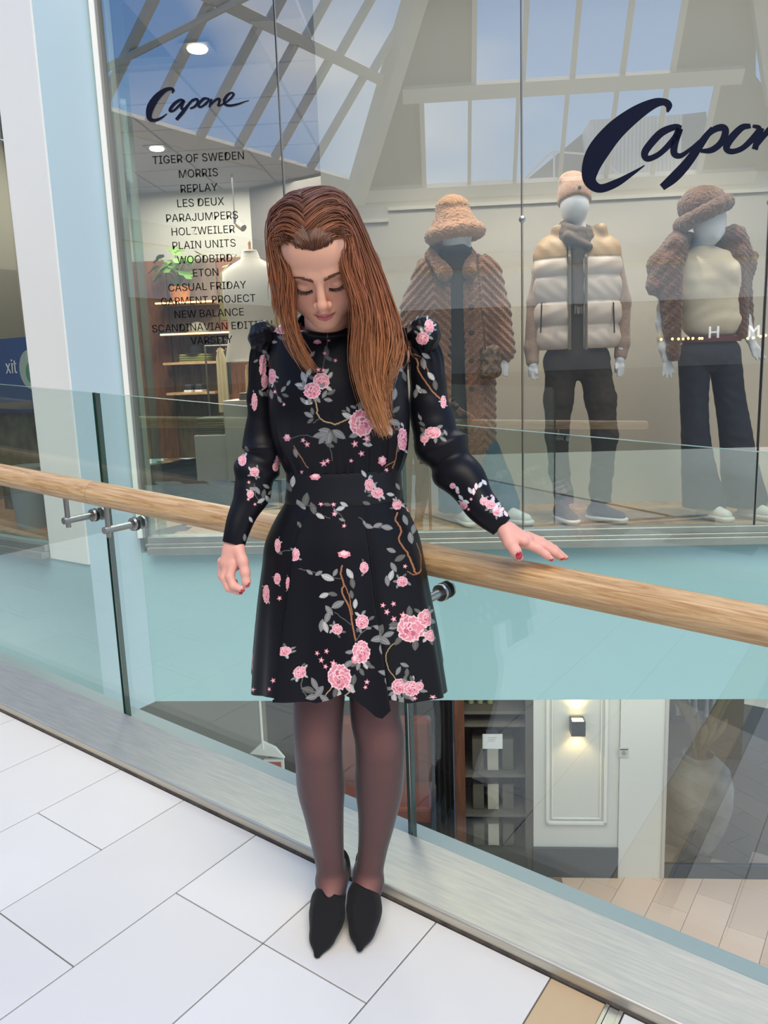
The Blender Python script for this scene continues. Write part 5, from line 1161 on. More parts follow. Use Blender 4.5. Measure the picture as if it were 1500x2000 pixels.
zs0 = sk_tab[0][0]; hz_ = LP(675, 1374, -.13)[2]
hempx = np.array([(492, 1352), (520, 1362), (550, 1362), (575, 1366), (600, 1372), (625, 1376), (650, 1368), (672, 1355), (690, 1362), (712, 1382), (726, 1397), (735, 1400), (743, 1388), (752, 1374), (762, 1371), (790, 1378), (825, 1368), (860, 1362), (872, 1345)], float)
hemL = []
for x, y in hempx:
    fz = .156; c0, w0_ = .04, .195; p = LP(x, y, .03-fz*.9); s_ = np.clip((p[0]-c0)/w0_, -1, 1); phh = math.asin(s_); p = LP(x, y, .03-fz*math.cos(phh)); hemL.append((math.asin(np.clip((p[0]-c0)/w0_, -1, 1)), p[2]))
hemL = np.array(hemL); hemL = hemL[np.argsort(hemL[:, 0])]
def hemz(ph): return np.where(np.abs(ph) < 1.45, np.interp(ph, hemL[:, 0], hemL[:, 1]), hemL[:, 1].mean()+.035)
pl = math.asin(np.clip((LP(722, 1200, -.1)[0]-.04)/.17, -1, 1))
def sk_disp(ph, z, t):
    A = t**.9
    f_ = .080*A*(np.sin(ph*7+.9)*.5+np.sin(ph*11+2.2+t)*.35+np.sin(ph*19+1)*.15)
    d_ = ph-pl-.06*t; fold = np.where(d_ < 0, np.exp(d_/.22), np.where(d_ < .05, 1-1.9*d_/.05, -.9*np.exp(-(d_-.05)/.10))); f_ = f_+.11*A*fold*(np.abs(d_) < 1.)
    d2 = ph+.62+.1*t; f_ = f_+.09*A*np.where(d2 > 0, np.exp(-d2/.2), -.7*np.exp(d2/.09))
    side = np.clip(np.abs(np.sin(ph)), 0, 1)**6; f_ = f_*(1-.75*side)
    seams = -.010*np.exp(-((ph+.70)/.02)**2)-.010*np.exp(-((ph-.33)/.02)**2)
    return f_+seams*(1-t*.4)
V, Q, UV_ = shell(sk_tab, zs0, None or hz_, 150, 560, sk_disp, hemz)
tag(uv_obj('skirt', V, Q, UV_, M_print, cv), 'flared black skirt printed with pink peonies and grey leaves')
# inner back of the skirt (lining)
V2 = V.copy(); c_ = np.array([.04, .03]); V2[:, :2] = c_+(V2[:, :2]-c_)*.985; link('skirt_lining', mesh_np('skirt_lining', V2, Q[:, ::-1]), M_satin, woman, smooth=True, world=False)

# sleeves
def sleeve(tab, name, puff, lab, wr):
    P = np.array([LP(x, y, b) for x, y, b, h in tab]); R = np.array([LR(x, y, b, h) for x, y, b, h in tab]); n = len(P)
    q = catmull(np.concatenate([P, R[:, None]], 1), 12); C_, r_ = q[:, :3], q[:, 3]; seg = 96; T = np.gradient(C_, axis=0); T /= np.linalg.norm(T, axis=1)[:, None]
    S_ = np.array([0, 1., 0]); Vs = []; cum = np.concatenate([[0], np.cumsum(np.linalg.norm(np.diff(C_, axis=0), axis=1))]); L_ = cum[-1]
    th = np.linspace(0, 2*math.pi, seg, endpoint=False)
    for i in range(len(C_)):
        a = np.cross(S_, T[i]); a /= np.linalg.norm(a); b = np.cross(T[i], a); s_ = cum[i]
        d = np.zeros(seg)
        for (c0, w_, amp, fr, p0) in wr: d += amp*math.exp(-((s_-c0)/w_)**2)*np.sin(s_*fr+p0+1.3*np.sin(th+p0))
        d += .0035*np.exp(-(s_/.05)**2)*np.sin(th*13)
        rr = r_[i]+d; Vs.append(C_[i]+(a[None]*np.cos(th)[:, None]+b[None]*np.sin(th)[:, None]*.92)*rr[:, None])
    e0 = np.repeat(C_[:1], seg, 0); V, Q = loft(Vs, seg); Pz = puff
    # puffed, gathered head of the sleeve
    m1, m2 = np.meshgrid(np.linspace(0, math.pi, 70), np.linspace(0, 2*math.pi, 140, endpoint=False), indexing='ij')
    c = LP(*Pz[:3]); rx, ry, rzz = Pz[3]
    k = 1+.045*np.sin(m2*11+2*np.sin(m1*3))*np.sin(m1)**2*(.4+.6*np.cos(m1)**2)+.03*np.sin(m1*9+m2*2)
    E_ = np.stack([c[0]+rx*k*np.sin(m1)*np.cos(m2), c[1]+ry*k*np.sin(m1)*np.sin(m2), c[2]+rzz*k*np.cos(m1)], -1).reshape(-1, 3)
    i = np.arange(69)[:, None]; kk = np.arange(140)[None]; Qp = np.stack([i*140+kk, i*140+(kk+1) % 140, (i+1)*140+(kk+1) % 140, (i+1)*140+kk], -1).reshape(-1, 4)
    VV, QQ = join([(V, Q[:, ::-1]), (E_, Qp[:, ::-1])])
    UVs = VV[:, [0, 2]].copy(); p0 = VV
    # cloth coordinates follow the viewpoint-free front plane of the sleeve
    kf = DIST/(DIST+p0[:, 1]); UVs[:, 0] = VV[:, 0]*kf; UVs[:, 1] = (CAMH-ZR)+(VV[:, 2]-(CAMH-ZR))*kf
    return tag(uv_obj(name, VV, QQ, UVs, M_print2, cs_), lab)
sleeve([(520, 668, .045, 22), (510, 700, .05, 22), (506, 745, .055, 22), (506, 800, .06, 24), (510, 850, .06, 33), (513, 885, .055, 41), (502, 920, .04, 41), (494, 955, .025, 37), (476, 1002, .0, 29), (462, 1040, -.015, 24), (456, 1062, -.02, 22.5)],
       'sleeve', (514, 660, .045, (.031, .042, .036)), 'left sleeve as seen, gathered puff shoulder, creased at the elbow', [(.27, .05, .006, 95, 0), (.30, .12, .003, 60, 1), (.13, .05, .002, 90, 2)])
sleeve([(818, 668, .045, 28), (832, 700, .05, 33), (835, 740, .05, 35), (838, 780, .05, 38), (845, 825, .045, 43), (860, 868, .03, 47), (882, 903, .01, 46), (905, 938, -.02, 41), (932, 975, -.05, 35), (958, 1007, -.07, 29), (980, 1029, -.08, 23)],
       'sleeve', (828, 655, .04, (.035, .045, .042)), 'right sleeve as seen, reaching over the rail, blossoms near the cuff', [(.25, .06, .006, 85, .5), (.33, .10, .004, 60, 1), (.12, .05, .002, 80, 2)])

# ---- hair
hx = lambda p: tuple(p)
Rg = [[(614, 478, -.205), (628, 452, -.220), (652, 452, -.220), (663, 478, -.212), (664, 508, -.205), (684, 552, -.195), (702, 600, -.180), (702, 650, -.165), (694, 700, -.150), (712, 765, -.13), (744, 840, -.12)],
      [(615, 468, -.208), (640, 432, -.220), (674, 448, -.212), (686, 495, -.200), (694, 545, -.19), (712, 600, -.17), (712, 655, -.155), (706, 706, -.145), (722, 775, -.13), (751, 852, -.12)],
      [(616, 455, -.205), (655, 412, -.205), (696, 445, -.195), (712, 505, -.180), (724, 570, -.165), (733, 630, -.155), (732, 685, -.145), (722, 735, -.135), (738, 795, -.125), (756, 842, -.12)],
      [(618, 438, -.190), (675, 396, -.180), (722, 450, -.165), (738, 520, -.15), (748, 590, -.14), (755, 645, -.13), (758, 690, -.125), (742, 735, -.12), (742, 775, -.12), (752, 815, -.12)],
      [(622, 420, -.170), (686, 388, -.150), (738, 460, -.13), (753, 535, -.11), (762, 600, -.10), (768, 648, -.095), (770, 690, -.10), (758, 722, -.105), (748, 750, -.11), (750, 782, -.115)],
      [(626, 402, -.140), (694, 388, -.10), (742, 475, -.08), (757, 550, -.06), (765, 608, -.045), (770, 650, -.04), (776, 688, -.05), (770, 712, -.06), (758, 730, -.07), (746, 742, -.08)],
      [(634, 388, -.100), (690, 386, -.06), (738, 470, -.04), (754, 545, -.02), (762, 600, -.0), (767, 645, .0), (770, 675, .0), (770, 695, -.0), (766, 708, -.0), (762, 716, -.0)],
      [(642, 380, -.050), (684, 385, -.01), (730, 460, .0), (750, 545, .02), (760, 600, .03), (766, 640, .035), (768, 665, .035), (768, 680, .035), (767, 690, .035), (765, 700, .035)]]
Lg = [[(616, 480, -.205), (603, 455, -.218), (584, 456, -.212), (571, 484, -.202), (566, 525, -.19), (564, 570, -.175), (563, 612, -.16), (570, 652, -.14), (588, 692, -.125), (612, 728, -.115)],
      [(615, 468, -.207), (592, 436, -.212), (566, 452, -.200), (555, 495, -.185), (552, 540, -.175), (555, 582, -.165), (560, 620, -.15), (569, 650, -.135), (582, 680, -.12), (600, 708, -.11)],
      [(616, 452, -.200), (588, 415, -.198), (558, 444, -.18), (546, 492, -.165), (545, 535, -.155), (549, 572, -.145), (554, 600, -.13), (560, 622, -.12), (568, 640, -.11), (576, 655, -.11)],
      [(620, 432, -.185), (590, 398, -.170), (555, 442, -.145), (542, 498, -.13), (541, 540, -.12), (545, 575, -.105), (550, 598, -.09), (555, 614, -.08), (560, 626, -.075), (565, 636, -.07)],
      [(625, 412, -.150), (594, 390, -.130), (555, 448, -.10), (544, 508, -.08), (544, 545, -.06), (548, 575, -.045), (551, 594, -.035), (554, 606, -.03), (557, 616, -.03), (560, 624, -.03)],
      [(634, 396, -.105), (602, 384, -.08), (562, 450, -.06), (548, 510, -.04), (547, 545, -.02), (550, 575, -.0), (553, 592, .0), (555, 602, .0), (558, 610, .0), (560, 616, .0)],
      [(644, 383, -.055), (612, 384, -.02), (568, 450, -.01), (552, 510, .01), (550, 545, .02), (552, 570, .03), (555, 585, .03), (557, 594, .03), (559, 600, .03), (562, 605, .03)],
      [(650, 378, .0), (620, 390, .03), (580, 450, .03), (560, 510, .04), (556, 545, .05), (556, 570, .05), (557, 585, .05), (558, 594, .05), (560, 600, .05), (562, 605, .05)]]
Rg.append([(650, 378, .0), (690, 392, .03), (725, 460, .04), (745, 540, .05), (755, 590, .06), (760, 630, .06), (764, 655, .06), (765, 665, .06), (765, 675, .06), (764, 685, .06)])
for g_ in Rg: g_[0] = (g_[0][0]-3, *g_[0][1:])
hc = head_xf([(0, -.018, .038)])[0]
hrad = np.array([.0850, .0975, .0905])*hs_
def SK(side, th, phi, m_): return hc+(np.array([side*math.sin(phi), math.cos(phi)*math.sin(th), math.cos(phi)*math.cos(th)])*hrad*m_)@HROT.T
def guide(G, side):
    out = []; K = len(G)
    for k, g in enumerate(G):
        th = math.radians(84-132*k/(K-1)); top = []
        for j, ph_ in enumerate((-10*side, 10, 26, 40, 52)):
            if j == 0: ph_ = -9 if side > 0 else 9
            elif side < 0: ph_ += 9
            top.append(SK(side, th-math.radians(24*math.sin(math.pi*j/4.6)), math.radians(ph_), 1.0+.035*math.sin(j/4*math.pi)+.03*(j/4)))
        q_ = catmull(top+[LP(*p) for p in g[4:]], 5)
        for _ in range(14): q_[3:-1] = (q_[2:-2]+2*q_[3:-1]+q_[4:])/4
        out.append(q_)
    return out
gR, gL = guide(Rg, 1), guide(Lg, -1)
nmax = max(len(x) for x in gR+gL)
def resamp(c, n):
    t = np.linspace(0, 1, len(c)); return np.stack([np.interp(np.linspace(0, 1, n), t, c[:, j]) for j in range(3)], 1)
gR = np.array([resamp(c, 40) for c in gR]); gL = np.array([resamp(c, 40) for c in gL])
HS = Soft(.003)
HS.ell(hc, (.080*hs_, .0915*hs_, .0850*hs_), .02, R=HROT.T)
for G in (gR, gL):
    for gi, c in enumerate(G):
        for i in range(16, 36, 3): HS.cap(c[i]+np.array([0, .014, 0]), c[min(i+3, 39)]+np.array([0, .014, 0]), .0125*(1 if i < 26 else max(.25, 1-(i-26)/13)), .0125*(1 if i+3 < 26 else max(.2, 1-(i-23)/13)), .014)
HS.cap(LP(715, 520, -.06), LP(742, 680, -.03), .024, .016, .03); HS.cap(LP(575, 520, -.07), LP(568, 600, -.03), .018, .010, .02); HS.cap(LP(650, 480, .0), LP(660, 680, .04), .06, .03, .03)
# keep the face free
fc = head_xf([(0.004, .10, -.045)])[0]; HS.ell(fc, (.058, .085, .100), .006, R=HROT.T, sub=True)
HS.ell(head_xf([(0.000, .105, .026)])[0], (.048, .07, .036), .006, R=HROT.T, sub=True)
mth = bpy.data.materials.new('auburn_hair'); mth.use_nodes = True; th_ = mth.node_tree; bh = th_.nodes['Principled BSDF']
ah = th_.nodes.new('ShaderNodeAttribute'); ah.attribute_name = 'tint'; th_.links.new(ah.outputs['Color'], bh.inputs['Base Color']); bh.inputs['Roughness'].default_value = .42; bh.inputs['Specular IOR Level'].default_value = .45
VS, QS = HS.mesh(); VS = relax(VS, QS, 2)
hairb = link('hair_mass', mesh_np('hair_mass', VS, QS), mth, woman, smooth=True, world=False)
def haircol(z, j=0.):
    t = np.clip((1.66-z)/.45, 0, 1)[..., None]; c0, c1, c2 = [np.array(lin(x)) for x in ('70462f', 'aa6640', 'cf8e58')]
    c = np.where(t < .45, c0+(c1-c0)*t/.45, c1+(c2-c1)*(t-.45)/.55); return c*(1+np.asarray(j)[..., None] if np.ndim(j) else 1+j)
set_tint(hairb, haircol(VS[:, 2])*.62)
strV, strQ, strC = [], [], []; base_i = 0
def outside(c, m_=1.0):
    q = ((c-hc)@HROT)/hrad; k = np.linalg.norm(q, axis=1); w_ = np.clip((m_-k)/.001, 0, 1)*(k > 1e-3); q = q*(1+w_*(m_/np.maximum(k, .3)-1))[:, None]; return hc+(q*hrad)@HROT.T
def strand(c, r0, col):
    global base_i
    c = outside(c, 1.0+rng.uniform(-.02, .03)); c[1:-1] = (c[:-2]+2*c[1:-1]+c[2:])/4
    n = len(c); T = np.gradient(c, axis=0); T /= np.linalg.norm(T, axis=1)[:, None]+1e-9; vw = np.array([0, -1., 0]); a = np.cross(T, vw); a /= np.linalg.norm(a, axis=1)[:, None]+1e-9; b = np.cross(T, a)
    rr = r0*np.clip(np.minimum(np.linspace(0, 1, n)*8+.5, (1-np.linspace(0, 1, n))*3.5+.15), 0, 1)[:, None]
    V = np.stack([c+a*rr, c-b*rr*.8, c-a*rr], 1).reshape(-1, 3) if (b[:, 1].mean() > 0) else np.stack([c+a*rr, c+b*rr*.8, c-a*rr], 1).reshape(-1, 3)
    i = np.arange(n-1)[:, None]; q = np.concatenate([np.concatenate([i*3+k, i*3+(k+1) % 3, (i+1)*3+(k+1) % 3, (i+1)*3+k], 1) for k in range(3)])
    strV.append(V); strQ.append(q+base_i); strC.append(np.repeat(col, 3, 0)); base_i += len(V)
def grow(G, n, r):
    K = len(G)
    for i in range(n):
        t = (K-1)*rng.uniform(0, 1)**1.2; k = int(min(t, K-2)); f = t-k; f = f*f*(3-2*f)*.5+f*.5
        c = G[k]*(1-f)+G[k+1]*f; e = (39 if rng.random() < .22 else rng.integers(28, 39)) if (G is gR or t < 1.2) else rng.integers(24, 33); c = resamp(c[:e+1], 22)
        s_ = np.linspace(0, 1, 22)[:, None]; clump = math.floor(t*5)*1.7
        off = rng.normal(0, 1, 3)*np.array([.0022, .0022, .001]); wav = .0036*np.sin(s_*11+clump)+.0014*np.sin(s_*27+clump*2)
        c = c+off*(1+2.4*s_)+np.concatenate([wav, -wav*.7, wav*0], 1)*np.clip(s_*3, 0, 1); c[:, 1] += rng.uniform(-.004, .006)
        j = rng.normal(0, .16)+.22*math.sin(clump*3.1); strand(c, r*rng.uniform(.7, 1.25), haircol(c[:, 2], max(-.45, j)))
grow(gR, 2300, .00115); grow(gL, 1500, .0011)
# crown: short paths from the parting over the skull so that no scalp shows
for i in range(1500):
    s_ = rng.uniform(0, 1); side = 1 if i % 2 else -1; s_ = s_**1.25; th0 = math.radians(85-140*s_)          # from hairline to the back of the crown
    pts = [SK(side, th0-math.radians(24*math.sin(math.pi*min(1, max(0, a)/1.3))), a, 1.0+.03*max(a, 0)) for a in np.linspace(-.16*side, 1.25+.4*rng.random(), 9)]
    c = resamp(np.array(pts), 14); c[:, 2] += .0; strand(c, .0012, haircol(c[:, 2], rng.normal(0, .16)))
for i in range(420):        # hair growing back from the hairline
    x = float(np.clip(rng.normal(0, .016), -.034, .034)); z0 = .0685+.10*abs(x)-.5*max(abs(x)-.045, 0)+rng.uniform(0, .006); sd = 1 if x > -.004 else -1; ph0 = min(1.0, abs(x)/.07+.05)
    p0 = head_xf([face_at(x, z0, .0003)])[0]; p1, p2 = head_xf([face_at(x*1.25, min(z0+.010, .10), .0028), face_at(x*1.7+sd*.002, min(z0+.019, .105), .005)]); c = np.array([p0, p1, p2]+[SK(sd, math.radians(a), ph0+b_, m_) for a, b_, m_ in ((44, .10, 1.035),)])
    c = resamp(catmull(c, 5), 14); c0_ = haircol(c[:, 2], rng.normal(-.08, .3)); n = len(c); T = np.gradient(c, axis=0); T /= np.linalg.norm(T, axis=1)[:, None]; a = np.cross(T, np.array([0, -1., 0])); a /= np.linalg.norm(a, axis=1)[:, None]+1e-9; rr = .0006*np.clip(np.linspace(.35, 3, n), 0, 1)[:, None]
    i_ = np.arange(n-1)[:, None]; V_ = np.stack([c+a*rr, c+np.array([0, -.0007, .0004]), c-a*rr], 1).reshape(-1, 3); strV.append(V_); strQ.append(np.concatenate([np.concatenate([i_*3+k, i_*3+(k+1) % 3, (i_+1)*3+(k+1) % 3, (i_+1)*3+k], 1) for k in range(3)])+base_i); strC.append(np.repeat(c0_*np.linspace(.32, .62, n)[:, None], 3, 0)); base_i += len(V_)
# fine loose hairs
for g_, n in ((gR[7], 12), (gL[5], 12), (gL[0], 6)):
    for i in range(n):
        c = resamp(g_, 22)+np.array([rng.uniform(-.012, .012), rng.uniform(-.01, .01), 0])*np.linspace(.2, 1, 22)[:, None]; strand(c, .0005, haircol(c[:, 2], .1))
hr_o = link('hair', mesh_np('hair', np.concatenate(strV), np.concatenate(strQ)), mth, woman, smooth=True, world=False)
set_tint(hr_o, np.concatenate(strC)); hr_o['kind'] = 'stuff'; tag(hr_o, 'long loose auburn hair parted off centre, falling over one shoulder')
# ================================================================== shop fittings seen through the glass
def FN(px, py, n, du=0., dz=0.): u, z = on_front(px, py, n); return W(u+du, n, z+dz)
def rbox(name, x0, y0, x1, y1, n0, n1, m_, parent=None, bevel=.0):
    u0, z0 = on_front(x0, y1, n0); u1, z1 = on_front(x1, y0, n0)
    return MB().fbox(min(u0, on_front(x0, y0, n0)[0]), max(u1, on_front(x1, y1, n0)[0]), n0, n1, z0, z1).build(name, m_, parent, bevel=bevel)
M_plinth = mat('plinth_white', 'd6d6ce', .6, noise=('cdcdc4', 4, .8)); M_shelfw = wood_mat('light_oak_shelf', 'd9b98a', 'b8935f', 1, (2, 12, 12), .5, 1, 0)
u0, _ = on_front(390, 940, 6.57); u1, _ = on_front(447, 940, 6.57); zt = on_front(415, 850, 6.57)[1]
p1_ = tag(MB().fbox(u0-.02, u1, 6.57, 6.95, .441, zt).build('plinth', M_plinth, bevel=.004), 'lower white plinth carrying a small pile of folded jumpers, left', 'plinth', 'white plinths in the shop')
u2 = on_front(556, 900, 6.50)[0]; zt2 = on_front(470, 782, 6.50)[1]
p2_ = tag(MB().fbox(u1+.015, u2+.1, 6.50, 6.95, .441, zt2).build('plinth', M_plinth, bevel=.004), 'taller white plinth under the headless dress form', 'plinth', 'white plinths in the shop')
def folded(cx, n, z, w, d, h, m_, lab, grp):
    S = MB(); k = max(2, int(h/.014)); 
    for i in range(2): S.fbox(cx-w/2+.004*i, cx+w/2-.003*i, n, n+d, z+.001+i*h/2, z+(i+1)*h/2)
    o = S.build('folded_garment', m_, bevel=min(h/2, .02)*.45, smooth=True, seg=3); return tag(o, lab, 'folded clothes', grp)
uc = (u0+u1)/2-.01; z = zt
for i, (c, h, l) in enumerate((('6d6455', .035, 'lowest brown jumper in the pile on the lower plinth'), ('5b5a4a', .035, 'second jumper, olive, in the pile on the lower plinth'), ('7a7060', .038, 'third jumper, taupe, in the pile on the lower plinth'), ('4b4f42', .035, 'dark green jumper on top of the pile on the lower plinth'))):
    folded(uc+.004*(-1)**i, 6.60, z, .235, .28, h, mat('knit_%d' % i, c, .9, bump=(60, .3, .004)), l, 'folded jumpers on the lower plinth'); z += h
z = zt2
for i, (c, h, l) in enumerate((('7c7264', .03, 'bottom grey garment folded on the taller plinth'), ('8b8272', .03, 'top taupe garment folded on the taller plinth'))):
    folded(on_front(505, 780, 6.5)[0]-.02, 6.52, z, .30, .25, h, mat('knit_g%d' % i, c, .9), l, 'folded garments on the taller plinth'); z += h
# dress form
NB = 6.30
bf = empty('dress_form', W(on_front(490, 700, NB)[0], NB, on_front(490, 700, NB)[1]), 'headless cream dress form torso left of the woman, behind the glass', 'dress form')
rows_ = [(488, 492, 15, 18, .05), (489, 506, 19, 20, .055), (489, 517, 38, 44, .07), (490, 530, 56, 59, .085), (490, 560, 56, 58, .10), (490, 600, 52, 50, .10), (491, 630, 44, 44, .085), (491, 655, 44, 44, .085), (491, 680, 48, 48, .10), (491, 706, 51, 51, .11)]
Vs = []; th = np.linspace(0, 2*math.pi, 48, endpoint=False)
for cx, y, hl, hr_, dd in rows_:
    c, z_ = on_front(cx, y, NB); w_ = abs(on_front(cx+hl, y, NB)[0]-c)
    Vs.append(np.array([W(c+w_*math.sin(t)*abs(math.sin(t))**-.15 if abs(math.sin(t)) > 1e-3 else c, NB-dd*math.cos(t), z_) for t in th]))
Vf, Qf = loft(Vs, 48)
o = link('torso', mesh_np('torso', Vf, Qf), mat('form_linen', 'dcd9cb', .8), bf, smooth=True)
cN, zN = on_front(488, 492, NB); MB().lathe([(0, 0), (.058, 0), (.055, .012), (0, .014)], W(cN, NB, zN), (U, NN, (0, 0, 1)), 24).build('neck_cap', mat('form_cap', 'e6e3d8', .6), bf, True)
MB().lathe([(0, 0), (.012, .0), (.009, .03), (.013, .05), (.006, .07), (0, .075)], W(cN, NB, zN+.012), (U, NN, (0, 0, 1)), 16).build('finial', mat('turned_wood', 'a8784a', .4), bf, True)
cB, zB = on_front(491, 706, NB); MB().lathe([(0, 0), (.155, 0), (.155, .006), (0, .006)], W(cB, NB, zB-.003), (U, NN, (0, 0, 1)), 32).build('base_cap', mat('form_cap', 'e6e3d8', .6), bf, True)
MB().tube([W(cB, NB, .462), W(cB, NB, zB)], .012, 12).build('pole', M_black, bf, True); MB().lathe([(0, 0), (.14, 0), (.14, .012), (.02, .022), (0, .022)], W(cB, NB, .441), (U, NN, (0, 0, 1)), 28).build('foot_plate', M_black, bf, True)
# wall shelves
NS = 8.20
for x0, x1, y, l in ((303, 416, 591, 'topmost pale oak wall shelf, under the potted plant'), (313, 462, 652, 'second pale oak wall shelf, crossed by the brand list'), (318, 425, 709, 'third pale oak wall shelf, under the green folded clothes'), (325, 420, 768, 'lowest pale oak wall shelf, under the white trainers')):
    ua, za = on_front(x0, y+2, NS); ub, zb = on_front(x1, y-2, NS)
    tag(MB().fbox(ua, ub, NS, NS+.27, za-.012, za+.012).build('wall_shelf', M_shelfw), l, 'shelf', 'oak wall shelves')
def shz(x, y): return on_front(x, y+2, NS)[1]+.012
M_lin = mat('shelf_led', 'ffd9a0', .5, emit=('ffcf8a', 5))
for x0, x1, y in ((303, 416, 591), (313, 462, 652)): 
    ua, za = on_front(x0, y+2, NS); ub, _ = on_front(x1, y, NS); tag(MB().fbox(ua, ub, NS-.004, NS, za-.006, za+.006).build('light_strip', M_lin), 'warm light strip along the front of the %s wall shelf' % ('topmost' if y < 600 else 'second'), 'light strip')
# plant
up, zp = on_front(352, 590, NS+.12)[0], shz(352, 591); pt = empty('potted_plant', W(up, NS+.13, zp), 'broad-leaved green plant in a orange basket on the top shelf', 'plant')
MB().lathe([(0, 0), (.085, 0), (.115, .16), (.105, .165), (.10, .14), (0, .13)], W(up, NS+.13, zp), (U, NN, (0, 0, 1)), 24).build('basket', mat('basket', 'd18b4a', .7, noise=('b56f34', 30, .9)), pt, True)
M_leaf = mat('plant_leaf', '4f7a32', .5, noise=('6b9440', 5, .9))
for i in range(16):
    a = rng.uniform(0, 2*math.pi); L_ = rng.uniform(.14, .30); hgt = rng.uniform(.10, .42); c0 = W(up, NS+.13, zp+.13); dirn = U*math.cos(a)*.9-NN*abs(math.sin(a))*.6
    tip = c0+dirn*L_+np.array([0, 0, hgt]); mb = MB(); mb.tube(catmull([c0, c0+dirn*L_*.3+np.array([0, 0, hgt*.7]), tip], 4), .004, 5)
    mb.build('stem', M_leaf, pt, True)
    s_ = rng.uniform(.07, .12); sd = np.cross(dirn, (0, 0, 1.)); sd /= np.linalg.norm(sd); dn = dirn*.8+np.array([0, 0, -.45]); vv = []; n = 14
    for k in range(n):
        t = 2*math.pi*k/n; r = s_*(1+.18*math.cos(3*t)-.25*(k % 3 == 0)); vv.append(tip+dn*r*math.cos(t)*.9+sd*r*math.sin(t)+np.array([0, 0, -.01*math.cos(2*t)]))
    lf = MB(); lf.add([tip+np.array([0, 0, .006])]+vv+[tip-np.array([0, 0, .002])], [(0, 1+k, 1+(k+1) % n) for k in range(n)]+[(n+1, 1+(k+1) % n, 1+k) for k in range(n)]); lf.build('leaf', M_leaf, pt, True)
# things on the shelves
uq, zq = on_front(382, 709, NS+.1)[0], shz(382, 709)
for i, (c, l) in enumerate((('7c8246', 'lower olive green folded garment under the black hat'), ('878c4e', 'upper olive green folded garment under the black hat'))):
    folded(uq, NS+.02, zq+i*.045, .30, .22, .045, mat('olive_%d' % i, c, .9), l, 'olive garments on the third shelf')
tag(MB().lathe([(0, 0), (.125, 0), (.12, .008), (.07, .012), (.072, .05), (.055, .085), (0, .095)], W(uq-.0, NS+.12, zq+.091), (U, NN, (0, 0, 1)), 28).build('brimmed_hat', mat('black_felt', '1c1c1a', .9), None, True), 'black brimmed hat on olive folded clothes, third shelf', 'hat')
u5, z5 = on_front(385, 651, NS+.1)[0], shz(385, 652)
tag(MB().lathe([(0, 0), (.105, 0), (.11, .02), (.10, .07), (.06, .115), (0, .13)], W(u5, NS+.14, z5), (U, NN, (0, 0, 1)), 28).build('cap_hat', mat('grey_felt', '8b8a7c', .9), None, True), 'grey rounded hat on the second shelf behind the lettering', 'hat')
for i, (cx, h) in enumerate(((330, .03), (345, .03))):
    folded(on_front(345, 651, NS)[0]-.09, NS+.03, z5+i*.032, .24, .2, .032, mat('dark_fold_%d' % i, '3e3b36' if i else '2f2e2b', .9), ('bottom' if i == 0 else 'top')+' dark folded garment on the second shelf, left of the grey hat', 'dark garments on the second shelf')
for k, px in enumerate((368, 389)):
    uu_, zz_ = on_front(px, 768, NS+.05)[0], shz(368, 768)
    sh_ = empty('trainer', W(uu_, NS+.1, zz_), '%s of the two white and dark trainers on the lowest shelf' % ('left' if k == 0 else 'right'), 'trainer', 'trainers on the lowest shelf')
    MB().fbox(uu_-.04, uu_+.04, NS+.02, NS+.22, zz_, zz_+.03).build('sole', mat('white_rubber', 'e8e8e4', .5), sh_, bevel=.008)
    MB().fbox(uu_-.037, uu_+.037, NS+.03, NS+.21, zz_+.03, zz_+.09).build('upper', mat('dark_canvas', '34383a', .8), sh_, bevel=.02)
# hanging clothes
def hang(px, y0, y1, n, hw, col, lab, grp='clothes hanging in the shop'):
    r = empty('hanging_garment', FN(px, y0, n), lab, 'garment', grp); c, z0_ = on_front(px, y0, n); z1_ = on_front(px, y1, n)[1]; w_ = abs(on_front(px+hw, y0, n)[0]-c); Vs = []
    for i in range(14):
        t = i/13; zz = z0_+(z1_-z0_)*t; ww = w_*min(1, .35+t*4)*(1+.15*t)
        Vs.append(np.array([W(c+ww*math.sin(a)*(1+.10*math.sin(5*a+t)), n-.05*math.cos(a)*(1+.4*math.sin(7*a)), zz) for a in np.linspace(0, 2*math.pi, 36, endpoint=False)]))
    V_, Q_ = loft(Vs, 36); link('cloth', mesh_np('cloth', V_, Q_), mat('garment_'+col, col, .85), r, smooth=True)
    MB().tube(catmull([W(c, n, z0_-.01), W(c, n, z0_+.05), W(c+.02, n, z0_+.075), W(c, n, z0_+.095), W(c-.02, n, z0_+.08)], 4), .004, 6).build('hook', M_steel2, r, True)
    MB().tube([W(c-w_*.8, n, z0_-.03), W(c, n, z0_+.0), W(c+w_*.8, n, z0_-.03)], .009, 8).build('hanger_bar', mat('hanger_wood', 'c59a62', .5), r, True)
hang(430, 680, 805, 7.45, 9, 'c9bd96', 'long cream garment hanging on the rail, left of the dress form')
hang(441, 682, 770, 7.8, 6, '43493c', 'dark green garment hanging right beside the long cream one')
hang(458, 515, 625, 7.3, 30, '6f6a3e', 'olive jacket on a wooden hanger behind the dress form, left side')
hang(545, 520, 640, 7.3, 26, '746f42', 'olive jacket hanging behind the dress form, right side')
hang(487, 710, 790, 7.6, 9, 'bfa874', 'tan garment hanging below the dress form, left')
hang(498, 710, 785, 7.8, 5, '3d463c', 'dark green garment hanging below the dress form, middle')
hang(513, 710, 790, 7.6, 9, 'b59c68', 'tan garment hanging below the dress form, right')
ra = FN(400, 676, 7.6); rb = FN(560, 700, 7.6); rb[2] = ra[2]
cr_ = empty('clothes_rail', ra, 'thin metal clothes rail carrying the cream garment', 'clothes rail'); MB().tube([ra, rb], .009, 8).build('bar', M_steel2, cr_, True)
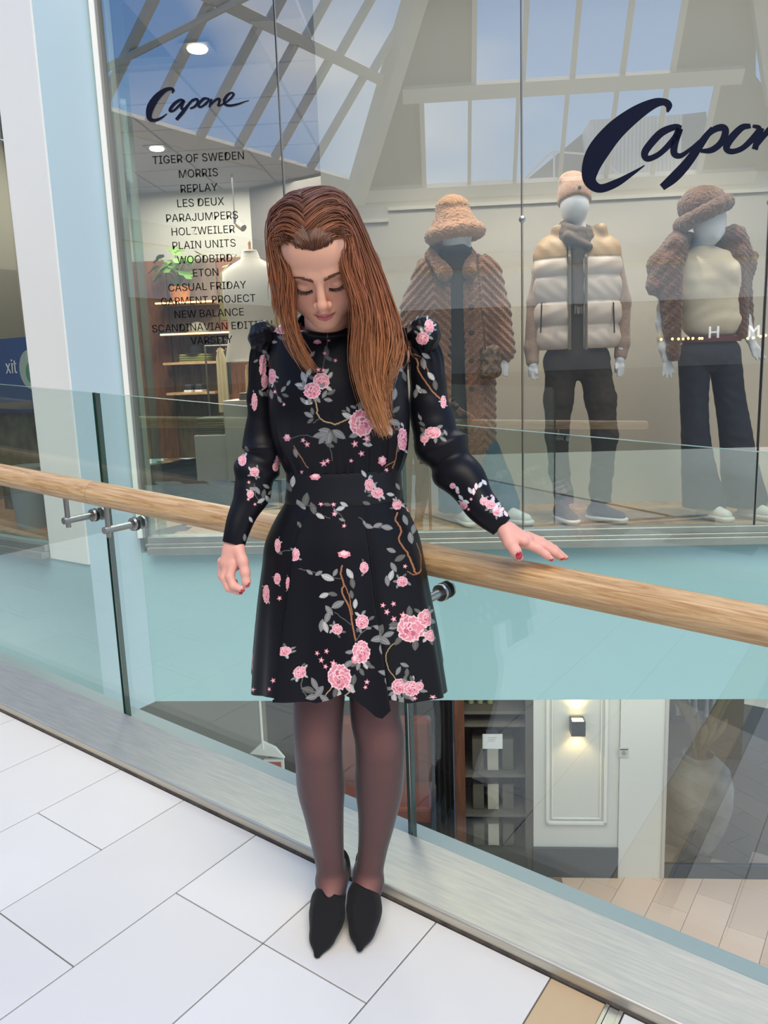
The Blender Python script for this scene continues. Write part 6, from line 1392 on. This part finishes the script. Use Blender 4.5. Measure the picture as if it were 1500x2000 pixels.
for q in (ra, rb): MB().tube([q, (q[0], q[1], .441)], .009, 8).build('upright', M_steel2, cr_, True)
# small black spotlight on the wall
sp_ = FN(465, 437, 7.9); r_ = empty('wall_spotlight', sp_, 'small bronze spotlight hanging above the dress form', 'lamp', 'recessed and track lamps in the shop')
MB().tube([sp_, sp_+U*.06+np.array([0, 0, -.05])-NN*.04], .035, 16).build('lamp_body', mat('bronze_lamp', '8c7a62', .4, metal=.6), r_, True); MB().tube([sp_-U*.03, sp_-U*.03+np.array([0, 0, .1])], .012, 8).build('stem', M_black, r_, True); MB().tube([sp_-U*.03+np.array([0, 0, .1]), (*(sp_-U*.03)[:2], 3.2)], .006, 6).build('cable', M_black, r_, True)

# ================================================================== window mannequins
NM = 4.50; FZ = .441
class Fig:
    def __init__(s, name, px, lab):
        u, _ = on_front(px, 1000, NM); s.u0 = u; s.root = empty(name, W(u, NM, FZ), lab, 'mannequin', 'shop window mannequins', rot=math.radians(30))
    def P(s, px, py, d=0.):
        u, z = on_front(px, py, NM+d); return np.array([u-s.u0, d, z-FZ])
    def R(s, px, py, d, h): return float(abs(on_front(px+h, py, NM+d)[0]-on_front(px-h, py, NM+d)[0])/2)
    def chain(s, S, pts, k=.02, fl=None, g=0.):
        for p, q in zip(pts[:-1], pts[1:]): S.cap(s.P(*p[:3]), s.P(*q[:3]), s.R(*p)+g, s.R(*q)+g, k, fl)
    def put(s, name, VQ, m_, rl=2, lab=None): o = soft_obj(name, VQ, [m_], s.root, rl); return tag(o, lab) if lab else o
M_mann = mat('mannequin_white', 'e3e7ea', .35, spec=.5)
def hand(F, S, w, tips, r=5):
    for t in tips: F.chain(S, [w, t[0], t[1]], .006) if False else [S.cap(F.P(*a[:3]), F.P(*b[:3]), F.R(*a), F.R(*b), .005) for a, b in ((w, t[0]), (t[0], t[1]))]
def fur_mat(name, c1, c2, sc_=1.):
    if name in MATS: return MATS[name]
    m_ = mat(name, c1, .95, noise=(c2, 38*sc_, .9), bump=(90*sc_, .9, .02), sheen=.5); return m_
def rough_fn(amp, f1):
    def fn(D, X, Y, Z):
        return D+amp*(np.sin(X*f1+3*np.sin(Z*f1*.7))*np.sin(Y*f1*1.1+1)*np.sin(Z*f1*.9+2*np.sin(X*f1*.6))).astype(np.float32)
    return fn
def trainer(F, px, py, d, yaw, L_, m_up, m_sole, lab):
    c = F.P(px, py, d); c[2] = 0; a = math.radians(yaw); f_ = np.array([math.cos(a), math.sin(a), 0]); s_ = np.array([-f_[1], f_[0], 0]); r = empty('shoe', (0, 0, 0), lab); r.parent = F.root
    S = Soft(.004); S.cap(c-f_*L_*.32+np.array([0, 0, .026]), c+f_*L_*.30+np.array([0, 0, .022]), .040, .042, .01, ((0, 0, 1), 1.9)); V_, Q_ = S.mesh(clip=[((0, 0, .034), (0, 0, 1)), ((0, 0, .001), (0, 0, -1))])
    soft_obj('sole', (V_, Q_), [m_sole], r, 1)
    S = Soft(.004); S.cap(c-f_*L_*.28+np.array([0, 0, .055]), c+f_*L_*.27+np.array([0, 0, .036]), .040, .034, .02); S.cap(c-f_*L_*.24+np.array([0, 0, .06]), c-f_*L_*.20+np.array([0, 0, .10]), .038, .036, .02); S.cap(c-f_*L_*.15+np.array([0, 0, .085]), c+f_*L_*.12+np.array([0, 0, .055]), .024, .020, .02)
    soft_obj('upper', S.mesh(clip=[((0, 0, .030), (0, 0, -1))]), [m_up], r, 1)
    mb = MB()
    for k in range(4):
        q = c+f_*L_*(.02+.05*k-.06)+np.array([0, 0, .092-.011*k]); mb.tube([q-s_*.022, q+np.array([0, 0, .006]), q+s_*.022], .003, 5)
    o = mb.build('laces', mat('lace_dark' if m_up.name.startswith('brown') else 'lace_pale', '3a322c' if m_up.name.startswith('brown') else 'c9ccca', .8), r, True, world=False); o['kind'] = 'stuff'
# ---- middle figure: beanie, scarf, quilted vest
F = Fig('mannequin', 1130, 'mannequin in beanie, scarf and cream quilted vest, middle of the window')
S = Soft(.005); S.ell(F.P(1122, 402, 0), (F.R(1122, 402, 0, 28), .092, abs(F.P(1122, 365)[2]-F.P(1122, 440)[2])/2), .02); F.chain(S, [(1126, 425, .01, 15), (1132, 470, .02, 17)]); 
S.ell(F.P(1130, 560, .03), (.15, .09, .20), .05); S.ell(F.P(1125, 690, .03), (.14, .09, .12), .05)
for side, ar in ((-1, [(1062, 500, .03, 14), (1048, 600, .03, 13), (1040, 690, -.01, 10), (1041, 712, -.03, 9)]), (1, [(1195, 500, .03, 14), (1212, 600, .03, 13), (1214, 680, .0, 10), (1211, 702, -.01, 9)])):
    F.chain(S, ar, .02)
    wx, wy = ar[-1][:2]; wd = ar[-1][2]; tip = [(-2, 22), (3, 24), (8, 22), (-7, 18)] if side < 0 else [(-4, 26), (1, 27), (6, 24), (-9, 20)]
    for i, (dx, dy) in enumerate(tip): S.cap(F.P(wx+dx*.5, wy+3, wd), F.P(wx+dx*.9, wy+dy*.55, wd-.01), F.R(wx, wy, wd, 4.5), F.R(wx, wy, wd, 3.4), .006); S.cap(F.P(wx+dx*.9, wy+dy*.55, wd-.01), F.P(wx+dx, wy+dy*1.25, wd-.012+.004*i), F.R(wx, wy, wd, 3.4), F.R(wx, wy, wd, 2.4), .004)
    S.cap(F.P(wx, wy+5, wd), F.P(wx-side*8, wy+18, wd-.02), F.R(wx, wy, wd, 4), F.R(wx, wy, wd, 2.6), .006)
F.put('body', S.mesh(), M_mann)
M_knit = mat('beige_knit', 'a98f7c', .95, noise=('8d7666', 60, .9), bump=(120, .5, .006), sheen=.3); M_pink = mat('dusty_beige_knit', 'bd9a86', .95, noise=('a5826f', 50, .9), bump=(120, .6, .006, (3, 3, .2)), sheen=.3)
S = Soft(.005); c = F.P(1122, 385, .01); S.ell(c+np.array([0, 0, .0]), (F.R(1122, 385, 0, 33), .105, .125), .02); S.ell(F.P(1112, 352, .02), (.055, .05, .04), .03)
S.ell(F.P(1122, 425, -.03), (F.R(1122, 385, 0, 27.5), .115, abs(F.P(1122, 382)[2]-F.P(1122, 430)[2])), .006, sub=True)
def rib(D, X, Y, Z): return D+.0022*np.sin(np.arctan2(Y-c[1], X-c[0])*44).astype(np.float32)+0*Z.astype(np.float32)
F.put('beanie', S.mesh(clip=[(F.P(1122, 395, 0), (0, -.25, -1))], fn=rib), M_pink, 1, 'dusty beige ribbed beanie')
MB().lathe([(0, 0), (.010, .001), (0, .002)], F.P(1132, 367, -.105), ((1, 0, 0), (0, 0, 1), (0, -1, 0)), 8).build('badge', M_black, F.root, True, world=False)
M_scarf = mat('taupe_scarf', '6b5d54', .95, noise=('5b4e46', 40, .9), bump=(80, .4, .006))
S = Soft(.005)
for y, w_, r_ in ((447, 29, .026), (458, 33, .030), (470, 33, .032)):
    pts = [F.P(1126+w_*math.sin(t)*.85, y+7*math.sin(t*1+.6), .01-.085*math.cos(t)) for t in np.linspace(0, 2*math.pi, 13)]
    for a, b in zip(pts[:-1], pts[1:]): S.cap(a, b, r_, r_, .008)
S.cap(F.P(1108, 462, -.09), F.P(1150, 482, -.10), .026, .022, .01)
S.cap(F.P(1131, 470, -.085), F.P(1133, 585, -.10), .036, .038, .015, ((0, 1, 0), 2.0))
F.put('scarf', S.mesh(), M_scarf, 1, 'taupe scarf wound round the neck, one end hanging')
mb = MB()
for i in range(9): q = F.P(1124+2.3*i, 592, -.10); mb.tube([q, q+np.array([rng.normal(0, .003), 0, -.055])], .0035, 5)
o = mb.build('fringe', mat('pale_fringe', '9b9384', .9), F.root, True, world=False); o['kind'] = 'stuff'
S = Soft(.006)
for ar in ([(1066, 495, .03, 19), (1047, 590, .03, 18), (1038, 680, .0, 14), (1040, 706, -.02, 13)], [(1194, 495, .03, 19), (1214, 590, .03, 18), (1216, 670, .01, 14), (1212, 694, .0, 13)]): F.chain(S, ar, .02)
F.put('sweater_sleeves', S.mesh(), M_knit, 2, 'beige knitted sweater sleeves')
S = Soft(.006); S.cap(F.P(1131, 490, -.005), F.P(1130, 690, -.01), .085, .075, .03); F.put('sweater', S.mesh(), mat('brown_knit', '4a4039', .95, bump=(90, .4, .005)), 1, 'dark brown knit seen in the open vest')
S = Soft(.006); S.cap(F.P(1080, 495, .03), F.P(1178, 495, .03), .085, .085, .04); S.ell(F.P(1126, 540, .035), (.245, .135, .22), .05); S.ell(F.P(1126, 620, .03), (.235, .14, .22), .05); S.ell(F.P(1126, 670, .03), (.225, .135, .07), .04)
S.cap(F.P(1105, 470, .02), F.P(1092, 450, .0), .04, .035, .03); S.cap(F.P(1152, 470, .02), F.P(1170, 450, .0), .04, .035, .03)
zl_ = [F.P(1126, y, 0)[2] for y in (505, 541, 590, 636, 682)]; xo = F.P(1128, 600, -.13)[0]; xw = F.R(1128, 600, -.13, 15)
def vest_fn(D, X, Y, Z):
    q = np.zeros_like(Z)
    for a, b in zip(zl_[:-1], zl_[1:]): t = (a-Z)/(a-b); q = np.where((t > 0) & (t < 1), np.sqrt(np.abs(np.sin(math.pi*np.clip(t, 0, 1)))), q)
    q = np.where(Z > zl_[0], .55, q); D = D-.017*q.astype(np.float32)
    wr = .0018*np.sin(X*60+2*np.sin(Z*25))*np.sin(Z*45+X*20); D = D+wr.astype(np.float32)*(q > .1)
    op = np.maximum(np.abs(X-xo+.06*(Z-.9)*.3)-xw, Y-.02).astype(np.float32)      # open front
    return np.maximum(D, -op)
zc_ = F.P(1126, 681, 0)[2]; V_, Q_ = S.mesh(clip=[((0, 0, zc_), (0, 0, -1)), (F.P(1047, 560, 0), (-1, 0, .0)), (F.P(1207, 560, 0), (1, 0, 0)), (F.P(1130, 446, 0), (0, .3, 1))], fn=vest_fn)
V_ = relax(V_, Q_, 1); up_ = V_[Q_].mean(1)[:, 2] > zl_[0]+.0
o = link('vest', mesh_np('vest', V_, Q_), [mat('cream_quilt', 'd8cabd', .45, noise=('cdbeb0', 3, .8)), mat('tan_yoke', 'b39670', .5)], F.root, smooth=True, world=False); o.data.polygons.foreach_set('material_index', up_.astype(np.int32)); tag(o, 'cream quilted vest with a tan yoke, worn open')
for sx, a in ((-1, 1), (1, 1)):
    pts = [F.P(1128+sx*(16+.02*(y-470)*0)-.0*y, y, -.115 if y > 500 else -.075) for y in range(455, 690, 12)]
    MB().tube([p+np.array([0, -.012, 0]) for p in pts], (.008), 6).build('zip', mat('olive_zip', '6d6650', .6), F.root, True, world=False)
    MB().tube([F.P(1128+sx*70, 590, -.095), F.P(1128+sx*72, 650, -.095)], .004, 6).build('pocket_zip', M_black, F.root, True, world=False)
M_jean = mat('dark_brown_denim', '3b332c', .9, noise=('2f2823', 12, .9), bump=(40, .4, .006))
S = Soft(.006); S.ell(F.P(1124, 705, .03), (.175, .115, .10), .04)
F.chain(S, [(1098, 700, .03, 32), (1091, 780, .03, 28), (1088, 850, .03, 22), (1092, 920, .03, 19), (1100, 960, .03, 17), (1104, 985, .03, 17)], .03); F.chain(S, [(1158, 700, .03, 32), (1173, 780, .03, 29), (1181, 850, .03, 25), (1176, 920, .03, 21), (1172, 955, .03, 20), (1174, 982, .03, 19)], .03)
F.put('trousers', S.mesh(clip=[(F.P(1124, 678, 0), (0, 0, 1)), ((0, 0, .10), (0, 0, -1))], fn=rough_fn(.003, 55)), M_jean, 1, 'dark brown creased jeans')
M_bup, M_wsole = mat('brown_suede_shoe', '4a3c35', .9), mat('white_rubber', 'e8e8e4', .5)
trainer(F, 1106, 1003, -.05, -72, .27, M_bup, M_wsole, 'brown suede trainer with white sole'); trainer(F, 1185, 1003, -.05, -38, .28, M_bup, M_wsole, 'brown suede trainer with white sole')

# ---- left figure: fur bucket hat, long fur coat
F = Fig('mannequin', 930, 'mannequin in bucket hat and long brown fur coat, nearest the woman')
S = Soft(.005); S.ell(F.P(892, 452, -.01), (.078, .095, .125), .02, R=rotm('Z', math.radians(35))); S.cap(F.P(884, 470, .01), F.P(880, 510, .0), .048, .055, .02)
S.cap(F.P(903, 470, -.03), F.P(915, 478, -.05), .03, .018, .02)
for w_, tips in (((983, 700, -.03, 8), [(985, 722), (990, 724), (979, 720)]),):
    S.cap(F.P(978, 660, -.01), F.P(*w_[:3]), .032, .026, .02)
    for i, t in enumerate(tips): S.cap(F.P(*w_[:3]), F.P(t[0], t[1]-6, -.04), .015, .010, .006); S.cap(F.P(t[0], t[1]-6, -.04), F.P(t[0], t[1]+12, -.045), .010, .006, .004)
F.put('body', S.mesh(), M_mann)
M_fur = fur_mat('brown_fur', 'a06c45', '744a2c'); M_furt = fur_mat('tan_fur', 'c78f60', 'a8744a'); M_furd = fur_mat('dark_brown_fur', '7a4a2c', '4d2c1a')
S = Soft(.005); S.cap(F.P(888, 438, .0), F.P(884, 415, .01), .118, .092, .02); S.ell(F.P(884, 402, .01), (.088, .088, .035), .02)
S.mesh
V_, Q_ = S.mesh(clip=[(F.P(888, 448, 0), (0, 0, -1))], fn=rough_fn(.005, 150)); F.put('hat_crown', (V_, Q_), M_furt, 1, 'tan fur crown of the bucket hat')
S = Soft(.005)
for i in range(24):
    t0, t1 = 2*math.pi*i/24, 2*math.pi*(i+1)/24
    def q(t): return F.P(889+46*math.cos(t), 452-7*math.cos(t)+5, 0)+np.array([0, .135*math.sin(t), -.02*0])
    S.cap(q(t0), q(t1), .036, .036, .01); S.cap(q(t0), F.P(888, 438, 0)+np.array([.09*math.cos(t0), .09*math.sin(t0), 0]), .03, .03, .01)
F.put('hat_brim', S.mesh(fn=rough_fn(.007, 170)), M_furt, 1, 'shaggy tan fur brim of the bucket hat')
S = Soft(.006); S.cap(F.P(892, 505, 0), F.P(892, 690, .0), .10, .11, .04); S.cap(F.P(888, 700, .03), F.P(880, 900, .03), .11, .09, .04); F.put('black_top', S.mesh(), mat('black_knit', '191817', .9), 1, 'plain black clothes under the coat')
S = Soft(.006); S.cap(F.P(848, 528, .04), F.P(938, 528, .04), .085, .085, .05); S.ell(F.P(893, 580, .04), (.22, .145, .22), .06); S.cap(F.P(892, 620, .04), F.P(888, 860, .05), .215, .235, .06, ((0, 1, 0), 1.5))
S.cap(F.P(950, 535, .03), F.P(966, 610, .03), .085, .085, .03); S.cap(F.P(966, 610, .03), F.P(982, 685, -.01), .085, .070, .03)
S.cap(F.P(838, 535, .03), F.P(812, 600, .05), .085, .08, .03); S.cap(F.P(812, 600, .05), F.P(806, 700, .02), .08, .068, .03)
xc0 = F.P(893, 600, -.13)[0]; xR = F.P(945, 700, -.1)[0]; xL = F.P(850, 700, -.1)[0]
def coat_fn(D, X, Y, Z):
    dx = np.where(X > xc0, np.abs(X-xR), np.abs(X-xL)); D = D+.0042*np.sin((Z+dx*1.0)*2*math.pi/.046).astype(np.float32)+.002*np.sin(X*400+Z*230)*np.sin(Z*310).astype(np.float32)
    w_ = .033+.030*np.clip((1.0-Z)/1.0, 0, 1)
    op = np.maximum(np.abs(X-xc0)-w_, Y-.03).astype(np.float32); return np.maximum(D, -op)
V_, Q_ = S.mesh(clip=[(F.P(940, 905, 0), (0, 0, -1)), (F.P(893, 498, 0), (0, 0, 1))], fn=coat_fn); F.put('coat', (V_, Q_), M_fur, 0, 'long brown fur coat ridged in a herringbone, worn open')
S = Soft(.005)
S.cap(F.P(842, 500, -.04), F.P(868, 533, -.12), .030, .044, .02, ((0, 1, 0), 1.4)); S.cap(F.P(842, 498, -.02), F.P(850, 492, .06), .034, .036, .02); S.cap(F.P(918, 500, -.04), F.P(918, 530, -.12), .028, .042, .02, ((0, 1, 0), 1.4)); S.cap(F.P(918, 498, -.02), F.P(908, 492, .07), .034, .036, .02); S.cap(F.P(850, 492, .06), F.P(908, 492, .07), .036, .036, .02)
F.put('coat_collar', S.mesh(fn=rough_fn(.005, 150)), M_fur, 1, 'wide turned-down fur collar')
for y in (545, 600, 650, 705, 760): MB().lathe([(0, 0), (.016, .001), (.014, .008), (0, .009)], F.P(919 if y < 600 else 921, y, -.150 if y < 640 else -.135), ((1, 0, 0), (0, 0, 1), (0, -1, 0)), 12).build('button', mat('dark_button', '3a2a20', .4), F.root, True, world=False)
M_bj = mat('blue_denim', '3f5f75', .9, noise=('2f4c61', 14, .9), bump=(60, .3, .004))
S = Soft(.006); F.chain(S, [(950, 880, .03, 27), (968, 940, .03, 31), (980, 985, .02, 35)], .02); F.chain(S, [(880, 880, .04, 26), (886, 940, .04, 30), (890, 992, .03, 34)], .02)
F.put('jeans', S.mesh(clip=[((0, 0, .07), (0, 0, -1))], fn=rough_fn(.003, 50)), M_bj, 1, 'flared blue jeans')
M_wup = mat('white_trainer', 'd9dbd6', .6, noise=('c2c6c1', 14, .9)); M_ds = mat('pale_sole_dark', 'cfd2cc', .6)
trainer(F, 908, 1013, -.05, -70, .26, M_wup, M_ds, 'white trainer under the jeans hem'); trainer(F, 1005, 1003, -.06, -35, .26, M_wup, M_ds, 'white trainer under the jeans hem')
# handbag hanging at its side
hb_ = empty('handbag', W(F.u0, NM, FZ), 'small leopard handbag on a chain, by the fur coat sleeve', 'handbag', rot=math.radians(30)); S = Soft(.004); S.cap(F.P(948, 688, -.13), F.P(966, 684, -.13), .030, .030, .02); S.cap(F.P(950, 728, -.13), F.P(966, 724, -.13), .040, .040, .03); S.cap(F.P(952, 705, -.13), F.P(966, 702, -.13), .036, .036, .03)
m_ = mat('leopard', '8a6a44', .6, noise=('2c1d12', 42, .35)); soft_obj('bag_body', S.mesh(), [m_], hb_, 1)
mb = MB(); pts = catmull([F.P(933, 500, -.10), F.P(937, 560, -.17), F.P(944, 630, -.17), F.P(948, 682, -.155)], 9)
for i, p in enumerate(pts): mb.lathe([(0, -.009), (.0055, -.005), (.0055, .005), (0, .009)], p, seg=6)
o = mb.build('chain', mat('brass_chain', '8a6f4a', .35, metal=.9), hb_, True, world=False); o['kind'] = 'stuff'

# ---- right figure: dark fur hat, fur jacket over the shoulders, cream jumper
F = Fig('mannequin', 1400, 'mannequin in dark fur hat, draped fur jacket and navy trousers, right side')
S = Soft(.005); S.ell(F.P(1386, 432, -.01), (.080, .098, .125), .02, R=rotm('Z', math.radians(40))); S.cap(F.P(1402, 452, -.05), F.P(1398, 462, -.06), .035, .028, .02); S.cap(F.P(1380, 455, .02), F.P(1366, 500, .03), .052, .062, .02)
F.chain(S, [(1303, 570, .0, 16), (1294, 630, .0, 13), (1297, 680, -.02, 10), (1302, 702, -.03, 9)], .02)
for t in ((1295, 728), (1302, 732), (1310, 730), (1316, 722)): S.cap(F.P(1302, 704, -.03), F.P((t[0]+1302)/2, 714, -.035), .016, .012, .006); S.cap(F.P((t[0]+1302)/2, 714, -.035), F.P(t[0], t[1]+6, -.04), .012, .007, .004)
F.chain(S, [(1438, 560, .03, 15), (1452, 620, .02, 13), (1466, 662, -.02, 10)], .02)
for t in ((1478, 702), (1487, 704), (1494, 700), (1472, 696)): S.cap(F.P(1466, 664, -.02), F.P((t[0]+1466)/2, 680, -.03), .018, .013, .006); S.cap(F.P((t[0]+1466)/2, 680, -.03), F.P(t[0], t[1], -.035), .012, .007, .004)
F.put('body', S.mesh(), M_mann)
S = Soft(.005); S.ell(F.P(1372, 402, .02), (.125, .125, .10), .02); S.ell(F.P(1400, 455, -.07), (.10, .11, .10), .005, sub=True)
F.put('hat_crown', S.mesh(clip=[(F.P(1366, 425, 0), (.45, -.1, -1))], fn=rough_fn(.005, 150)), M_furd, 1, 'dark brown fur hat crown')
S = Soft(.005)
for i in range(20):
    t0, t1 = 2*math.pi*i/20, 2*math.pi*(i+1)/20
    def q(t): return F.P(1374+44*math.cos(t), 418-22*math.cos(t), 0)+np.array([0, .125*math.sin(t), 0])
    S.cap(q(t0), q(t1), .034, .034, .01, ((0, 0, 1), .85))
F.put('hat_brim', S.mesh(fn=rough_fn(.005, 160)), M_furd, 1, 'rolled dark fur brim')
M_cream = mat('cream_knit', 'e8dbc0', .85, noise=('dfd1b4', 5, .8), bump=(70, .25, .004)); S = Soft(.006)
S.cap(F.P(1340, 520, .03), F.P(1412, 520, .03), .07, .07, .04); S.cap(F.P(1368, 492, .02), F.P(1372, 515, .02), .065, .10, .03); S.ell(F.P(1383, 560, .02), (.185, .13, .20), .05); S.ell(F.P(1392, 625, .02), (.165, .12, .12), .05); S.ell(F.P(1420, 530, -.07), (.05, .05, .05), .05)
F.chain(S, [(1318, 530, .02, 18), (1300, 600, .0, 15), (1297, 660, -.01, 12), (1300, 690, -.02, 11)], .02)
F.put('jumper', S.mesh(clip=[(F.P(1385, 660, 0), (.1, 0, -1)), (F.P(1370, 484, 0), (0, .25, 1))], fn=rough_fn(.004, 28)), M_cream, 2, 'cream knitted jumper with long sleeves')
S = Soft(.006)
S.cap(F.P(1345, 478, .10), F.P(1425, 470, .10), .06, .06, .04); S.cap(F.P(1345, 478, .08), F.P(1322, 475, .02), .055, .055, .03); S.cap(F.P(1325, 474, .03), F.P(1290, 515, .02), .06, .065, .04); S.cap(F.P(1290, 520, .02), F.P(1280, 560, -.02), .06, .05, .04); S.cap(F.P(1322, 480, -.04), F.P(1318, 690, -.06), .055, .045, .03)
S.cap(F.P(1310, 520, -.03), F.P(1316, 640, -.05), .075, .06, .03); S.cap(F.P(1432, 465, .03), F.P(1455, 520, .03), .07, .06, .04); S.cap(F.P(1440, 500, -.02), F.P(1450, 650, -.03), .045, .035, .03); S.cap(F.P(1455, 520, .03), F.P(1470, 500, .08), .045, .03, .02); S.cap(F.P(1445, 540, .03), F.P(1460, 650, .04), .06, .035, .03)
def jack_fn(D, X, Y, Z):
    xa, xb = F.P(1333, 600, -.1)[0], F.P(1438, 600, -.1)[0]; D = D+.004*np.sin(X*130+Z*60)*np.sin(Z*140+X*40).astype(np.float32)
    t = np.clip((F.P(1380, 480, 0)[2]-Z)/.12, 0, 1); w0_, w1_ = xa+(1-t)*.06, xb-(1-t)*.05
    op = np.maximum(np.maximum(w0_-X, X-w1_), Y-.03).astype(np.float32); return np.maximum(D, -op)
F.put('fur_jacket', S.mesh(fn=jack_fn), M_furd, 1, 'dark brown fur jacket hanging over the shoulders')
M_navy = mat('navy_twill', '1d2231', .85, noise=('232a3b', 10, .8)); S = Soft(.006); S.ell(F.P(1385, 690, .02), (.165, .11, .11), .04)
F.chain(S, [(1356, 705, .02, 31), (1356, 780, .02, 27), (1358, 850, .02, 27), (1365, 920, .02, 33), (1375, 985, .02, 42)], .008); F.chain(S, [(1416, 705, .02, 31), (1426, 780, .02, 29), (1437, 850, .02, 31), (1445, 920, .02, 36), (1455, 975, .02, 42)], .008)
F.put('trousers', S.mesh(clip=[(F.P(1385, 655, 0), (0, 0, 1)), ((0, 0, .065), (0, 0, -1))], fn=rough_fn(.003, 40)), M_navy, 1, 'wide navy trousers')
MB().lathe([(.155, 0), (.158, .0), (.158, .03), (.155, .03)], F.P(1388, 668, .02), ((1, 0, 0), (0, .72, 0), (0, 0, 1)), 40).build('belt', mat('burgundy', '5a1f2a', .5), F.root, True, world=False)
trainer(F, 1396, 1010, -.06, -60, .27, M_wup, M_ds, 'white trainer under the navy hem'); trainer(F, 1480, 1003, -.06, -50, .27, M_wup, M_ds, 'white trainer under the navy hem')
